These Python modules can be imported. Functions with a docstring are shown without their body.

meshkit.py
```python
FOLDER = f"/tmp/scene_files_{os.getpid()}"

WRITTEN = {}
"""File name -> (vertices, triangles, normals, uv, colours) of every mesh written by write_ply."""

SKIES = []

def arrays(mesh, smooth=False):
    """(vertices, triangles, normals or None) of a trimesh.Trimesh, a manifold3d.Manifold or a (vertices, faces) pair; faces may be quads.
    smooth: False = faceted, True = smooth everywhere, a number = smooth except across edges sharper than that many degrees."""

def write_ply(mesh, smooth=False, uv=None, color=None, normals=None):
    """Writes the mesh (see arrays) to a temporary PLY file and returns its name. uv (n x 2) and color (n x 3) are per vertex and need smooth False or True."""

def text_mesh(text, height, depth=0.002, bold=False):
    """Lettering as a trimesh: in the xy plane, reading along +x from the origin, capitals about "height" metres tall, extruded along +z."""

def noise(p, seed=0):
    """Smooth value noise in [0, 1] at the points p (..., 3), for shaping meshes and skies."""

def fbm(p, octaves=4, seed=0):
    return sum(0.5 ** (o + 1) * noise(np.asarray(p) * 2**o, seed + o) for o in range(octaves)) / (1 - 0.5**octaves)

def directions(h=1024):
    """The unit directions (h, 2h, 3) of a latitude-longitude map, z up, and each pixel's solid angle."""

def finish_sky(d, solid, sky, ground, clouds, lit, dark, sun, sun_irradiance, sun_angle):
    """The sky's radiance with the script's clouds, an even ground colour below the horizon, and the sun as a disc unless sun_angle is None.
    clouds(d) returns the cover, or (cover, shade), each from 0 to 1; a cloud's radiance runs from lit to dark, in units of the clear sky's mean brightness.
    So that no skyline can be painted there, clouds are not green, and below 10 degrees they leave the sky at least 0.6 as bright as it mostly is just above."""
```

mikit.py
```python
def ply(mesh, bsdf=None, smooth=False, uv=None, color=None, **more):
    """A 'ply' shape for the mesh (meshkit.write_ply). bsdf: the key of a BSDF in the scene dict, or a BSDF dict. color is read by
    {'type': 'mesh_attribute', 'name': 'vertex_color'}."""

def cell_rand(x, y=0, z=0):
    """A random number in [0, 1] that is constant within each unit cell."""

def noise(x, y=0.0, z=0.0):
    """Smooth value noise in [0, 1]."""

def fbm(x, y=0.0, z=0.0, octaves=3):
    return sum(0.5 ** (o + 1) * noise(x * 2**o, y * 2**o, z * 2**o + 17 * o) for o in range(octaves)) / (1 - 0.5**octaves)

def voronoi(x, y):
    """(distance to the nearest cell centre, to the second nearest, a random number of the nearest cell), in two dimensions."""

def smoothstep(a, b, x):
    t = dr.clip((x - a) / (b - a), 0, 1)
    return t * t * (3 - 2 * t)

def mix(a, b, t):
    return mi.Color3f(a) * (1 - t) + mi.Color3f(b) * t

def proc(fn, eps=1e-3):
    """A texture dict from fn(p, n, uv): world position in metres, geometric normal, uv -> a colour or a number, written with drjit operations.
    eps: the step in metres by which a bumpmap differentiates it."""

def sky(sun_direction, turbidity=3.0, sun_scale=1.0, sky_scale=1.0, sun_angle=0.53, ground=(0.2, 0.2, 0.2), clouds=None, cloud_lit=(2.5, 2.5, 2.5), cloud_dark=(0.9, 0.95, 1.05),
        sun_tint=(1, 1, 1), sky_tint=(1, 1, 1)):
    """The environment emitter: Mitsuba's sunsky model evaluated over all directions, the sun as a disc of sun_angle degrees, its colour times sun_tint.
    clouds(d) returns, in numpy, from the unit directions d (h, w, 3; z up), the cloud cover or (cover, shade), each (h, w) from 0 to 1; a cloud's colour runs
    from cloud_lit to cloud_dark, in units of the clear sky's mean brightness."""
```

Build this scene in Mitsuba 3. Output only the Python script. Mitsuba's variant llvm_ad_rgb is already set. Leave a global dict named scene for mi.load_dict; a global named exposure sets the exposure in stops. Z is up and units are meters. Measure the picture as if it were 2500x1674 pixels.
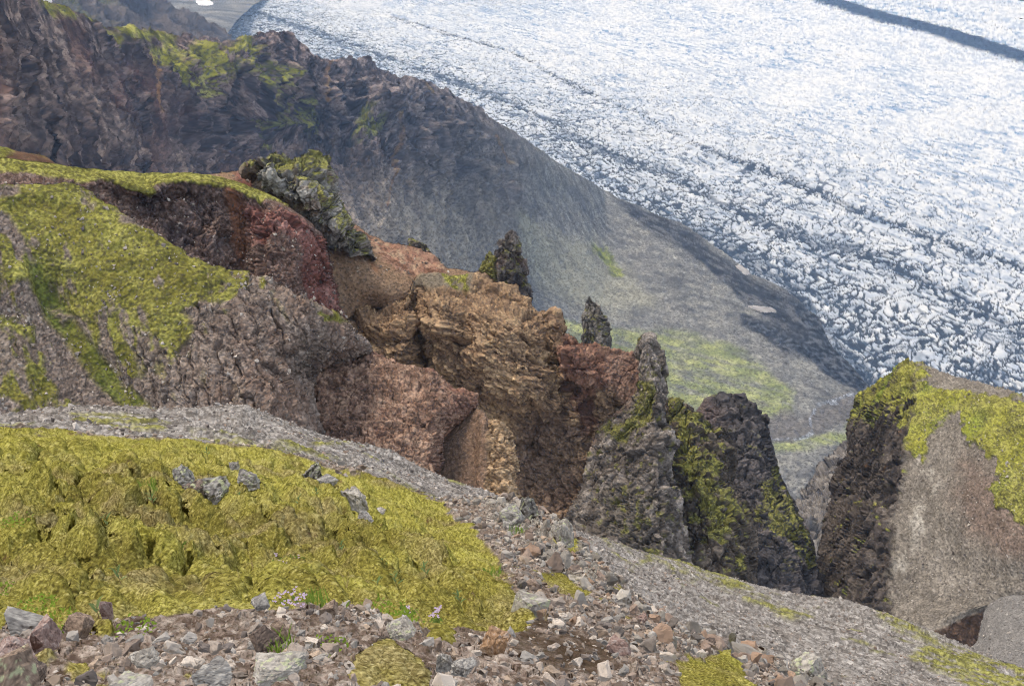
import math
import drjit as dr
import mitsuba as mi
import numpy as np
import shapely
import trimesh
from scipy.interpolate import PchipInterpolator
from scipy.ndimage import gaussian_filter
import mikit
import meshkit

T = mi.ScalarTransform4f
scene, labels = {}, {}
# ---------------------------------------------------------------- camera, air, sky, exposure
EYE = 650.0                                   # metres above the lowest ground
PITCH = math.radians(-27.0)
scene['camera'] = {'type': 'perspective', 'fov': 50.0, 'fov_axis': 'x', 'near_clip': 0.1, 'far_clip': 12000.0,
                   'to_world': T().look_at(origin=[0, 0, EYE], target=[0, math.cos(PITCH), EYE + math.sin(PITCH)], up=[0, 0, 1]),
                   'medium': {'type': 'ref', 'id': 'mountain_air'}}
scene['mountain_air'] = {'type': 'homogeneous', 'albedo': {'type': 'rgb', 'value': [0.90, 0.95, 0.99]},
                         'sigma_t': {'type': 'rgb', 'value': [0.000042, 0.000062, 0.0001]}}
exposure = 2.02
scene['sky'] = mikit.sky((-0.38, 0.22, 0.88), turbidity=3, sun_scale=0.55, sun_angle=20, clouds=lambda d: 1.0,
                         cloud_lit=(2.0, 2.15, 2.4), ground=(0.3, 0.3, 0.3))
# ---------------------------------------------------------------- materials: colour comes per vertex from noise on the rock itself
VC = {'type': 'mesh_attribute', 'name': 'vertex_color'}
def grainy(name, size, strength, relief, dark=(0.05, 0.045, 0.04), base=None):
    """fine grain and relief below the size of the mesh: specks of dark mineral and small bumps of about 'size' metres"""
    def tone(p, n, uv):
        return strength * mikit.smoothstep(0.42, 0.72, mikit.fbm(p.x / size, p.y / size, (p.z - EYE) / size, 3))

    def height(p, n, uv):
        return relief * size * mikit.fbm(p.x / size, p.y / size, (p.z - EYE) / size, 2)
    scene[name] = {'type': 'twosided', 'bsdf': {'type': 'bumpmap', 'scale': 1.0, 'texture': mikit.proc(height, eps=size * .15), 'bsdf': {
        'type': 'blendbsdf', 'weight': mikit.proc(tone), 'bsdf_0': base or {'type': 'diffuse', 'reflectance': VC},
        'bsdf_1': {'type': 'diffuse', 'reflectance': {'type': 'rgb', 'value': list(dark)}}}}}

grainy('moss_bank_material', 0.0042, 0.55, 0.20, (0.035, 0.03, 0.012))
grainy('gravel_material', 0.05, 0.60, 0.9)
grainy('ground_material', 0.22, 0.55, 0.8)
grainy('rock_material', 0.22, 0.55, 0.9, base={'type': 'principled', 'base_color': VC, 'roughness': 0.75, 'specular': 0.25})
grainy('mountain_material', 1.8, 0.60, 0.9, (0.035, 0.035, 0.04))
grainy('ice_material', 3.0, 0.14, 0.4, (0.12, 0.18, 0.26))
scene['stone_material'] = {'type': 'twosided', 'bsdf': {'type': 'principled', 'base_color': VC, 'roughness': 0.75, 'specular': 0.25}}
scene['snow_material'] = {'type': 'twosided', 'bsdf': {'type': 'diffuse', 'reflectance': VC}}
scene['leaf_material'] = {'type': 'principledthin', 'base_color': VC, 'roughness': 0.6, 'diff_trans': 0.7}

# ---------------------------------------------------------------- noise (drjit, whole meshes at once)
def _hash(x, y, z, s):
    h = x * 374761393 + y * 668265263 + z * 2147483647 + s * 144665
    h = (h ^ (h >> 13)) * 1274126177
    h = (h ^ (h >> 16)) * 2246822519
    return h ^ (h >> 13)

def _perlin(x, y, z, s):
    fx, fy, fz = dr.floor(x), dr.floor(y), dr.floor(z)
    ix, iy, iz = (mi.UInt32(mi.Int32(v) + 1000000) for v in (fx, fy, fz))
    x, y, z = x - fx, y - fy, z - fz
    u, v, w = (t * t * t * (t * (t * 6 - 15) + 10) for t in (x, y, z))

    def g(a, b, c):
        h = _hash(ix + a, iy + b, iz + c, s)
        gx, gy, gz = (mi.Float((h >> k) & 1023) / 511.5 - 1 for k in (0, 10, 20))
        return gx * (x - a) + gy * (y - b) + gz * (z - c)

    def e(b, c):
        return dr.lerp(g(0, b, c), g(1, b, c), u)
    return dr.lerp(dr.lerp(e(0, 0), e(1, 0), v), dr.lerp(e(0, 1), e(1, 1), v), w)

def _xyz(P, size):
    Q = np.asarray(P, np.float32) / np.asarray(size, np.float32)
    return [mi.Float(np.ascontiguousarray(Q[:, k])) for k in range(3)]

FINEST = [0.0]                                  # smallest noise that the mesh at hand can carry, metres

def fb(P, size, octaves=4, seed=0, kind='', gain=0.5):
    """fractal noise of about -1..1 ('': smooth, 'r': ridged 0..1, 'b': billowy 0..1)"""
    octaves = int(np.clip(1 + math.log2(max(float(np.min(size)) / max(FINEST[0], 1e-6), 1e-6)), 1, octaves))
    x, y, z = _xyz(P, size)
    s, k = dr.opaque(mi.UInt32, seed), dr.opaque(mi.Float, gain)
    tot, amp, norm = mi.Float(0), mi.Float(1), mi.Float(0)
    for o in range(octaves):
        n = _perlin(x, y, z, s + o * 17)
        if kind == 'r':
            n = dr.square(1 - dr.minimum(dr.abs(n) * 2.2, 1))
        elif kind == 'b':
            n = dr.minimum(dr.abs(n) * 2.2, 1)
        else:
            n = n * 1.6
        tot, norm, amp = tot + n * amp, norm + amp, amp * k
        x, y, z = x * 2.03 + 11.3, y * 2.03 + 7.7, z * 2.03 + 3.1
    return np.array(tot / norm)

def vor(P, size, seed=0):
    """(distance to nearest cell centre, to second nearest, cell number 0..1, height on a randomly tilted plane through the cell)"""
    x, y, z = _xyz(P, size)
    s = dr.opaque(mi.UInt32, seed)
    fx, fy, fz = dr.floor(x), dr.floor(y), dr.floor(z)
    ix, iy, iz = (mi.UInt32(mi.Int32(v) + 1000000) for v in (fx, fy, fz))
    x, y, z = x - fx, y - fy, z - fz
    a1, a2, idd, fac = mi.Float(9), mi.Float(9), mi.Float(0), mi.Float(0)
    for a in (-1, 0, 1):
        for b in (-1, 0, 1):
            for c in (-1, 0, 1):
                h = _hash(ix + mi.UInt32(a & 0xffffffff), iy + mi.UInt32(b & 0xffffffff), iz + mi.UInt32(c & 0xffffffff), s)
                jx, jy, jz = (mi.Float((h >> k) & 1023) / 1023 for k in (0, 10, 20))
                d = dr.square(a + jx - x) + dr.square(b + jy - y) + dr.square(c + jz - z)
                h2 = h * 1274126177
                a2 = dr.select(d < a1, a1, dr.minimum(a2, d))
                idd = dr.select(d < a1, mi.Float((h2 >> 8) & 0xffff) / 65535, idd)
                tilt = (mi.Float(h2 & 255) / 127.5 - 1) * (x - a - jx) + (mi.Float((h2 >> 24) & 255) / 127.5 - 1) * (y - b - jy) + (mi.Float((h2 >> 14) & 255) / 127.5 - 1) * (z - c - jz)
                fac = dr.select(d < a1, tilt, fac)
                a1 = dr.minimum(a1, d)
    return np.array(dr.sqrt(a1)), np.array(dr.sqrt(a2)), np.array(idd), np.array(fac)

def sm(a, b, x):
    t = np.clip((x - a) / (b - a), 0, 1)
    return t * t * (3 - 2 * t)

def lin(*c):
    c = np.array(c, float) / 255
    return np.where(c < 0.04045, c / 12.92, ((c + 0.055) / 1.055) ** 2.4)

def mx(a, b, t):
    t = np.asarray(t)
    return a + (b - a) * (t[:, None] if t.ndim else t)

def ramp(t, *cols):
    """colour ramp over t = 0..1"""
    t = np.clip(t, 0, 1) * (len(cols) - 1)
    i = np.minimum(t.astype(int), len(cols) - 2)
    C = np.array(cols)
    return C[i] + (C[i + 1] - C[i]) * (t - i)[:, None]

def axes(direction, across=None):
    d = np.array(direction, float); d /= np.linalg.norm(d)
    a = np.cross(d, [0, 0, 1.0]) if across is None else np.array(across, float)
    a /= np.linalg.norm(a)
    return np.stack([d, a, np.cross(d, a)])

# ---------------------------------------------------------------- control points of every landform
# name: (unit in metres, spacing across, spacing down, closed ring?, rows of x y z as steps along the row) / outlines of ground cover in the landform's own spacing
DATA = {
 'glacier': (1, [0, 185, 370, 556, 741, 926, 1111, 1296, 1482, 1667, 1852, 2037], [0, 125, 250, 375, 500, 625, 750], 0,
  "-640 4104 87 247 -14 0 246 -13 0 245 -14 0 243 -13 0 242 -13 -1 240 -13 0 239 -13 0 237 -13 0 236 -13 0 235 -13 0 233 -13 0",
  "-705 3928 85 263 -166 -2 243 -154 -2 226 -143 -1 209 -132 -2 195 -124 -1 183 -116 -2 171 -108 -1 160 -101 -1 151 -96 -2 142 -90 -1 134 -85 -1",
  "-764 3766 83 280 -287 -3 243 -249 -3 213 -219 -3 189 -193 -2 167 -172 -2 150 -154 -2 136 -139 -2 122 -126 -1 112 -114 -2 102 -105 -1 93 -96 -1",
  "-819 3616 81 298 -383 -4 245 -315 -4 205 -264 -3 175 -223 -3 150 -193 -2 130 -167 -2 114 -147 -2 101 -130 -1 90 -115 -2 80 -104 -1 73 -93 -1",
  "-870 3477 80 317 -460 -6 248 -360 -4 200 -290 -4 164 -239 -2 138 -199 -3 117 -169 -2 100 -146 -2 87 -126 -1 77 -111 -1 67 -98 -2 60 -88 -1",
  "-918 3347 78 336 -521 -6 252 -391 -5 197 -305 -3 157 -244 -3 129 -199 -3 107 -167 -2 91 -141 -1 77 -120 -2 68 -105 -1 59 -92 -1 52 -80 -1",
  "-962 3226 77 355 -571 -7 256 -412 -5 194 -311 -4 152 -244 -3 122 -196 -2 100 -162 -2 84 -134 -2 71 -115 -1 61 -98 -1 53 -85 -1 47 -75 -1"),
 'far_shore': (1, [0, 69, 139, 208, 278, 348, 417, 487, 556, 625], [0, 128, 145], 0,
  "1158 4213 133 95 -51 3 91 -52 3 88 -54 3 86 -56 4 82 -55 4 79 -56 4 76 -57 4 72 -58 5 70 -58 4",
  "1037 3715 73 79 -67 -3 76 -69 -2 71 -72 -2 59 -97 -5 54 -96 3 54 -83 4 48 -85 6 43 -88 7 37 -89 8",
  "1025 3664 60 76 -77 1 71 -77 2 65 -81 2 52 -112 1 45 -111 2 40 -111 4 41 -95 3 41 -85 4 37 -85 3"),
 'far_valley': (1, [0, 41, 83, 124, 165, 207, 248, 289, 330, 372], [0, 127, 203, 304], 0,
  "-1375 3932 111 65 61 -9 67 60 -8 71 59 -8 73 56 -8 77 55 -7 83 36 -5 88 18 -3 89 16 -2 90 15 -2",
  "-1090 3070 127 37 27 -4 38 25 -4 39 26 -5 39 25 -4 40 28 -5 42 25 -4 44 16 -3 45 17 -3 45 17 -3",
  "-897 2500 168 26 9 -2 27 9 -2 27 9 -1 27 8 -2 28 8 -2 29 5 0 38 -28 5 33 -20 -3 32 -27 -7",
  "-704 1927 203 30 -1 2 31 -1 3 31 -2 2 31 -2 2 28 4 2 28 8 1 29 5 0 33 -17 -3 32 -18 -3"),
 'far_mountain': (0.5, [0, 22, 45, 67, 90, 112, 135, 157, 179, 202, 224, 247, 269, 291, 314, 336, 359, 381, 403, 426, 448, 471, 493, 516], [0, 10, 73, 161], 0,
  "-1420 3614 659 13 22 -20 14 22 -20 15 21 -20 14 22 -21 16 21 -22 15 23 -21 15 34 -21 15 33 -21 15 34 -22 13 37 -25 12 39 -27 13 39 -27 15 43 -24 16 44 -26 16 41 -27 15 38 -30 26 29 -19 25 34 -21 20 43 -28 22 37 -27 26 26 -25 26 26 -25 27 26 -26",
  "-1274 3242 959 12 21 -20 12 21 -20 12 21 -20 13 20 -21 13 21 -22 13 22 -21 12 33 -21 13 33 -21 13 33 -22 11 36 -25 10 38 -27 10 38 -27 13 43 -24 14 43 -26 13 40 -27 13 38 -30 23 28 -19 22 33 -21 17 42 -28 20 36 -27 23 26 -25 23 25 -25 24 25 -26",
  "-1180 2942 864 12 19 -14 13 18 -14 14 18 -15 13 18 -15 14 18 -15 14 21 -15 13 28 -14 13 27 -15 14 27 -15 12 34 -16 13 35 -16 14 34 -16 14 36 -17 9 52 -20 10 51 -21 14 42 -19 16 37 -19 17 37 -19 14 41 -24 13 42 -25 15 43 -26 15 42 -26 16 42 -26",
  "-1009 2455 808 8 26 -10 9 25 -9 9 25 -10 9 25 -10 10 25 -10 11 26 -10 10 26 -11 10 26 -11 10 27 -12 11 26 -12 12 27 -13 10 34 -13 8 42 -15 8 42 -15 9 42 -15 9 47 -16 8 54 -16 9 55 -16 10 54 -17 11 52 -18 11 51 -19 12 51 -18 14 52 -19"),
 'mountainside': (0.5, [0, 27, 54, 81, 108, 135, 161, 187, 214, 240, 266, 292, 320, 345, 371, 397, 423, 448, 474, 500, 526, 551, 576, 602, 628, 653, 679, 705, 731, 759, 787, 815, 842, 869, 896, 923, 951, 980, 1008, 1034, 1060, 1088, 1115, 1143, 1170, 1200, 1229, 1257, 1287, 1316, 1345, 1375, 1404, 1434, 1463, 1493, 1523, 1553, 1583, 1613, 1642, 1671, 1701, 1732, 1762, 1794, 1825, 1854, 1883, 1913, 1943, 1970, 1998, 2027, 2057, 2089, 2122, 2164, 2196, 2228, 2261, 2293, 2324, 2355], [0, 10, 109, 212, 324, 459, 469], 0,
  "-503 1074 1084 -7 36 -9 -6 35 -10 -14 54 -14 -18 65 -16 -16 65 -17 -19 74 -17 -8 52 -13 -3 41 -13 -3 41 -12 -1 41 -12 -2 46 -14 -5 51 -21 10 20 -2 11 18 -2 3 38 -13 4 42 -11 4 43 -10 8 31 -12 11 22 -10 9 37 -7 11 29 -5 11 32 -7 11 35 -7 15 24 -1 13 31 -5 9 53 -6 15 31 -7 15 29 -10 16 22 -19 16 28 -19 14 46 -18 17 34 -11 18 30 -9 18 35 -11 20 31 -8 20 28 -20 21 23 -23 21 33 -17 23 28 -10 23 28 -7 22 38 -20 24 39 -21 25 33 -16 25 36 -20 26 25 -26 27 54 -31 28 45 -30 28 48 -32 31 53 -36 31 57 -37 33 62 -38 34 62 -39 36 60 -41 38 65 -42 39 69 -44 43 83 -49 45 95 -56 34 -43 -7 33 -34 -1 32 -40 0 31 -46 -1 31 -36 0 31 -35 -1 30 -37 0 25 -64 -1 24 -63 -1 24 -56 0 24 -54 -1 20 -67 -1 20 -62 0 27 -22 -1 25 -28 0 21 -43 -1 18 -55 0 14 -71 -1 17 -48 -1 -4 -131 -1 11 -63 -1 13 -54 0 10 -60 -2 10 -56 0 13 -42 -1 13 -42 0",
  "-452 965 1164 -8 35 -9 -7 36 -10 -15 54 -14 -18 64 -16 -17 64 -17 -20 74 -17 -9 51 -13 -4 41 -13 -3 41 -12 -3 41 -12 -3 45 -14 -5 51 -21 9 20 -2 10 18 -2 2 37 -13 2 42 -11 4 42 -10 7 32 -12 10 21 -10 7 37 -7 10 29 -5 10 31 -7 10 34 -7 14 25 -1 12 30 -5 8 53 -6 14 31 -7 14 28 -10 15 22 -19 15 28 -19 12 45 -18 16 34 -11 17 31 -9 18 34 -11 18 31 -8 19 28 -20 20 23 -23 20 32 -17 21 29 -10 22 28 -7 21 37 -20 23 39 -21 23 33 -16 24 36 -20 26 25 -26 25 54 -31 26 45 -30 28 48 -32 29 53 -36 30 57 -37 32 63 -38 33 61 -39 34 60 -41 37 65 -42 38 69 -44 41 83 -49 44 96 -56 32 -44 -7 33 -33 -1 30 -40 0 30 -46 -1 30 -35 0 29 -36 -1 29 -36 0 24 -64 -1 22 -63 -1 23 -55 0 23 -54 -1 18 -67 -1 19 -62 0 26 -22 -1 24 -28 0 20 -41 -1 16 -55 0 12 -71 -1 17 -48 -1 -6 -131 -1 10 -62 -1 11 -53 0 9 -60 -2 8 -56 0 12 -41 -1 12 -41 0",
  "-423 884 1136 -7 32 -9 -8 37 -11 -11 43 -13 -14 52 -15 -15 56 -15 -15 59 -17 -7 44 -13 -4 38 -12 -6 45 -14 -7 49 -14 -6 51 -16 -5 49 -16 -1 43 -12 4 33 -7 4 31 -10 5 31 -11 5 32 -9 9 21 -9 10 22 -10 2 50 -12 8 35 -8 12 21 -5 15 10 -2 11 29 -6 4 58 -14 3 69 -16 6 66 -16 9 48 -16 13 34 -19 16 26 -18 20 4 -9 18 14 -10 18 24 -11 17 25 -11 20 15 -11 22 0 -11 20 18 -17 19 22 -17 21 21 -10 19 42 -18 20 52 -22 20 55 -26 22 40 -23 24 26 -18 24 43 -29 24 46 -31 26 49 -32 27 49 -33 28 47 -35 30 43 -33 30 38 -31 31 35 -32 32 33 -31 33 34 -33 34 36 -32 35 45 -38 35 21 -30 31 -21 -12 29 -33 -3 28 -38 -1 26 -42 0 27 -40 0 25 -40 1 24 -44 0 23 -48 1 21 -54 0 21 -44 0 21 -46 1 19 -50 0 20 -37 1 21 -32 1 21 -29 1 18 -37 1 17 -42 1 14 -49 0 10 -63 0 6 -76 0 12 -45 0 12 -43 0 11 -45 0 11 -40 0 12 -38 0 12 -33 1",
  "-409 837 1104 -6 28 -9 -7 32 -10 -8 36 -12 -10 43 -14 -11 44 -15 -10 47 -14 -9 45 -15 -7 44 -14 -6 43 -14 -6 46 -15 -6 46 -16 -5 47 -16 -2 42 -13 2 36 -9 -1 44 -14 0 45 -15 0 45 -14 3 41 -14 3 41 -15 3 49 -13 4 48 -14 5 47 -13 3 56 -16 5 57 -17 5 57 -17 10 43 -13 13 36 -11 15 24 -12 17 16 -13 18 13 -14 20 6 -12 21 2 -9 21 -1 -7 21 -1 -6 22 1 -8 20 3 -12 21 5 -12 20 11 -14 19 34 -17 17 53 -24 18 62 -29 20 60 -31 21 43 -25 24 29 -21 24 33 -27 24 35 -28 26 40 -29 26 41 -32 28 39 -32 28 29 -28 29 18 -25 29 12 -22 30 9 -23 30 10 -22 30 11 -22 31 12 -26 30 -2 -20 27 -28 -8 26 -35 -2 25 -38 0 24 -40 1 24 -41 0 22 -41 1 21 -44 1 20 -45 2 20 -45 1 20 -35 2 20 -35 1 18 -38 1 19 -31 2 19 -28 2 19 -27 2 17 -32 3 16 -35 2 14 -39 2 12 -46 1 10 -53 1 13 -34 1 13 -33 1 12 -34 0 13 -32 1 12 -29 1 12 -28 1",
  "-393 784 1073 -3 23 -8 -5 25 -9 -5 28 -11 -6 32 -11 -6 33 -12 -6 34 -12 -8 41 -15 -8 44 -15 -8 44 -16 -7 45 -16 -7 47 -17 -6 48 -17 -4 45 -15 -2 44 -14 -4 47 -16 -2 49 -17 -1 49 -17 -1 48 -17 0 50 -18 0 55 -18 1 56 -18 2 54 -18 5 50 -18 6 47 -17 9 44 -17 13 23 -10 16 16 -8 18 9 -7 19 5 -8 19 3 -9 18 8 -14 18 10 -14 17 13 -14 18 15 -14 19 11 -13 20 4 -11 21 2 -11 20 9 -12 17 34 -21 16 64 -32 16 74 -38 21 30 -22 22 34 -24 22 38 -27 23 41 -30 24 41 -31 25 42 -32 26 43 -33 27 38 -32 27 20 -24 28 4 -19 28 -6 -14 28 -7 -14 27 -14 -11 27 -20 -7 26 -22 -10 25 -28 -6 24 -37 -3 23 -36 0 23 -37 0 22 -38 1 20 -41 1 20 -42 1 19 -43 2 18 -41 3 18 -37 2 19 -28 2 19 -27 3 18 -29 2 18 -25 3 17 -24 3 17 -26 3 16 -28 4 14 -29 4 15 -31 3 13 -32 2 12 -33 2 14 -25 1 14 -24 2 13 -25 1 13 -24 2 13 -23 1 12 -23 2",
  "-410 793 1015 -6 29 -11 -6 29 -12 -6 32 -12 -7 32 -12 -5 33 -13 -5 33 -13 -4 32 -14 -4 33 -13 -3 34 -13 -2 33 -14 -3 37 -14 -3 38 -15 -2 38 -14 -1 38 -15 0 38 -15 0 39 -15 2 38 -14 2 39 -15 3 39 -15 3 39 -15 5 39 -16 5 39 -15 9 28 -14 10 28 -14 10 28 -15 10 28 -14 12 27 -15 12 28 -14 12 28 -15 14 26 -16 15 18 -19 16 17 -20 16 17 -20 16 17 -20 17 24 -19 17 24 -19 17 23 -19 19 23 -19 18 23 -20 20 22 -20 20 22 -20 20 28 -22 20 39 -30 22 39 -30 22 39 -30 23 38 -31 24 38 -31 25 37 -31 26 37 -31 27 8 -19 25 -28 -1 26 -28 -1 24 -29 -1 25 -28 0 23 -29 0 23 -32 -1 22 -36 -1 22 -35 0 21 -36 0 20 -35 0 19 -36 1 19 -40 2 17 -42 2 16 -41 2 16 -42 4 17 -27 3 18 -20 3 18 -20 3 17 -20 4 16 -20 3 16 -20 4 15 -24 5 15 -25 5 13 -24 5 13 -25 5 15 -17 3 15 -16 2 15 -17 3 14 -16 3 13 -17 2 14 -17 2 13 -17 2 13 -17 3",
  "-382 740 895 -7 29 -11 -7 29 -12 -6 31 -12 -7 32 -12 -6 32 -13 -5 33 -13 -5 33 -14 -4 32 -13 -4 33 -13 -3 33 -14 -3 37 -14 -3 38 -15 -2 38 -14 -2 38 -15 -1 38 -15 0 38 -15 1 39 -14 1 38 -15 3 39 -15 3 38 -15 4 39 -16 5 39 -15 8 28 -14 9 28 -14 9 28 -15 10 27 -14 11 28 -15 12 27 -14 12 28 -15 13 26 -16 14 18 -19 15 17 -20 16 16 -20 16 18 -20 15 24 -19 17 23 -19 17 23 -19 17 23 -19 19 23 -20 18 22 -20 20 23 -20 19 27 -22 20 39 -30 21 39 -30 21 39 -30 23 38 -31 23 38 -31 24 37 -31 26 37 -31 26 8 -19 25 -28 -1 24 -28 -1 24 -29 -1 24 -28 0 23 -29 0 22 -32 -1 22 -35 -1 20 -36 0 20 -35 0 20 -36 0 19 -35 1 17 -40 2 17 -42 2 15 -41 2 15 -42 4 17 -26 3 17 -20 3 17 -20 3 16 -20 4 16 -20 3 15 -20 4 15 -24 5 13 -24 5 13 -24 5 13 -25 5 14 -17 3 14 -16 2 14 -16 3 13 -16 3 13 -17 2 13 -16 2 13 -17 2 12 -17 3"),
 'canyon_wall': (0.2, [0, 12, 24, 36, 48, 61, 73, 85, 97, 110, 122, 134, 146, 158, 171, 183, 195, 207, 220, 232], [0, 10, 60, 111, 188, 305], 0,
  "549 1807 1772 12 -2 2 13 13 -3 14 31 -8 14 31 -8 13 25 -5 12 16 1 13 16 1 12 16 2 14 16 0 13 15 1 14 15 1 14 16 2 13 15 1 14 16 2 11 4 7 11 1 8 11 1 8 11 0 8 11 1 8",
  "505 1664 2072 12 -3 2 12 14 -3 13 31 -8 14 31 -8 13 25 -5 12 16 1 12 17 1 12 16 2 13 15 0 13 16 1 13 16 1 13 15 2 13 16 1 13 15 2 11 5 7 10 1 8 11 1 8 10 1 8 10 1 8",
  "498 1630 2067 8 3 7 7 2 6 8 2 6 9 7 4 11 13 -2 11 14 -1 12 13 -1 8 3 6 8 2 6 8 1 6 8 2 7 10 5 3 10 6 3 10 5 3 10 5 2 9 3 5 9 0 5 8 0 5 9 1 6",
  "480 1563 2098 5 -4 9 4 -4 10 5 -4 9 6 -1 7 7 1 4 7 0 4 9 5 1 10 7 -2 11 6 -1 8 1 1 8 -1 3 7 -1 3 8 -1 3 8 -1 2 8 -1 3 8 -1 2 7 -1 3 8 -2 2 8 -1 3",
  "443 1429 2162 6 1 4 7 1 4 7 1 4 6 1 4 7 1 4 6 -4 -2 6 -4 -2 6 -4 -3 6 -3 -2 7 -2 1 8 -2 1 7 -2 1 7 -2 0 7 -2 1 7 -2 2 7 -2 1 7 -2 1 7 -1 2 8 -2 1",
  "415 1308 2164 7 -1 1 7 -2 1 6 -1 1 7 -1 1 6 -1 1 6 -2 1 7 -1 2 6 -1 1 7 -2 1 6 -1 1 6 -2 1 7 -1 1 6 -2 2 6 -1 1 7 -1 1 6 -2 1 6 -1 1 6 -2 2 6 -1 1"),
 'bowl_ridge': (0.1, [0, 14, 29, 43, 57, 71, 86, 100, 114, 129, 143, 157, 172, 186, 200, 215, 229, 243, 258, 272, 287, 301, 315, 330, 344, 359, 373, 387, 402, 416, 431, 445, 460, 474, 488, 503, 517, 531, 546, 561, 575, 590, 604, 619, 634, 649, 663, 678, 693, 708, 724, 739, 756, 774, 792, 811, 830, 848, 868, 891], [0, 10, 33, 58, 113, 176, 251, 350], 0,
  "-557 1109 6046 4 3 -1 5 4 -2 5 4 -2 4 4 -2 4 5 -2 4 4 -2 5 5 -3 4 4 -2 5 5 -2 4 5 -2 5 4 -2 5 5 -2 4 4 -2 5 5 -3 5 4 -2 5 5 -2 5 4 -3 5 5 -2 5 4 -2 5 5 -2 5 5 -2 5 4 -2 6 5 -1 5 4 -2 6 5 -2 5 4 -2 6 5 -2 5 4 -1 6 5 -2 6 4 -2 6 5 -1 6 5 -2 5 5 -1 6 5 -2 8 -2 0 10 -7 2 8 -5 1 9 -4 0 8 -4 0 8 -4 0 8 -4 -1 8 -4 -1 8 -4 -1 8 -4 -1 8 -5 -1 9 -5 -1 8 -6 -1 7 -3 -2 8 -3 -3 7 -2 -2 7 -1 -5 7 0 -4 6 1 -5 6 3 -9 2 27 -16 -10 97 -41 6 8 -8 6 8 -8 6 9 -7",
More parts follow.
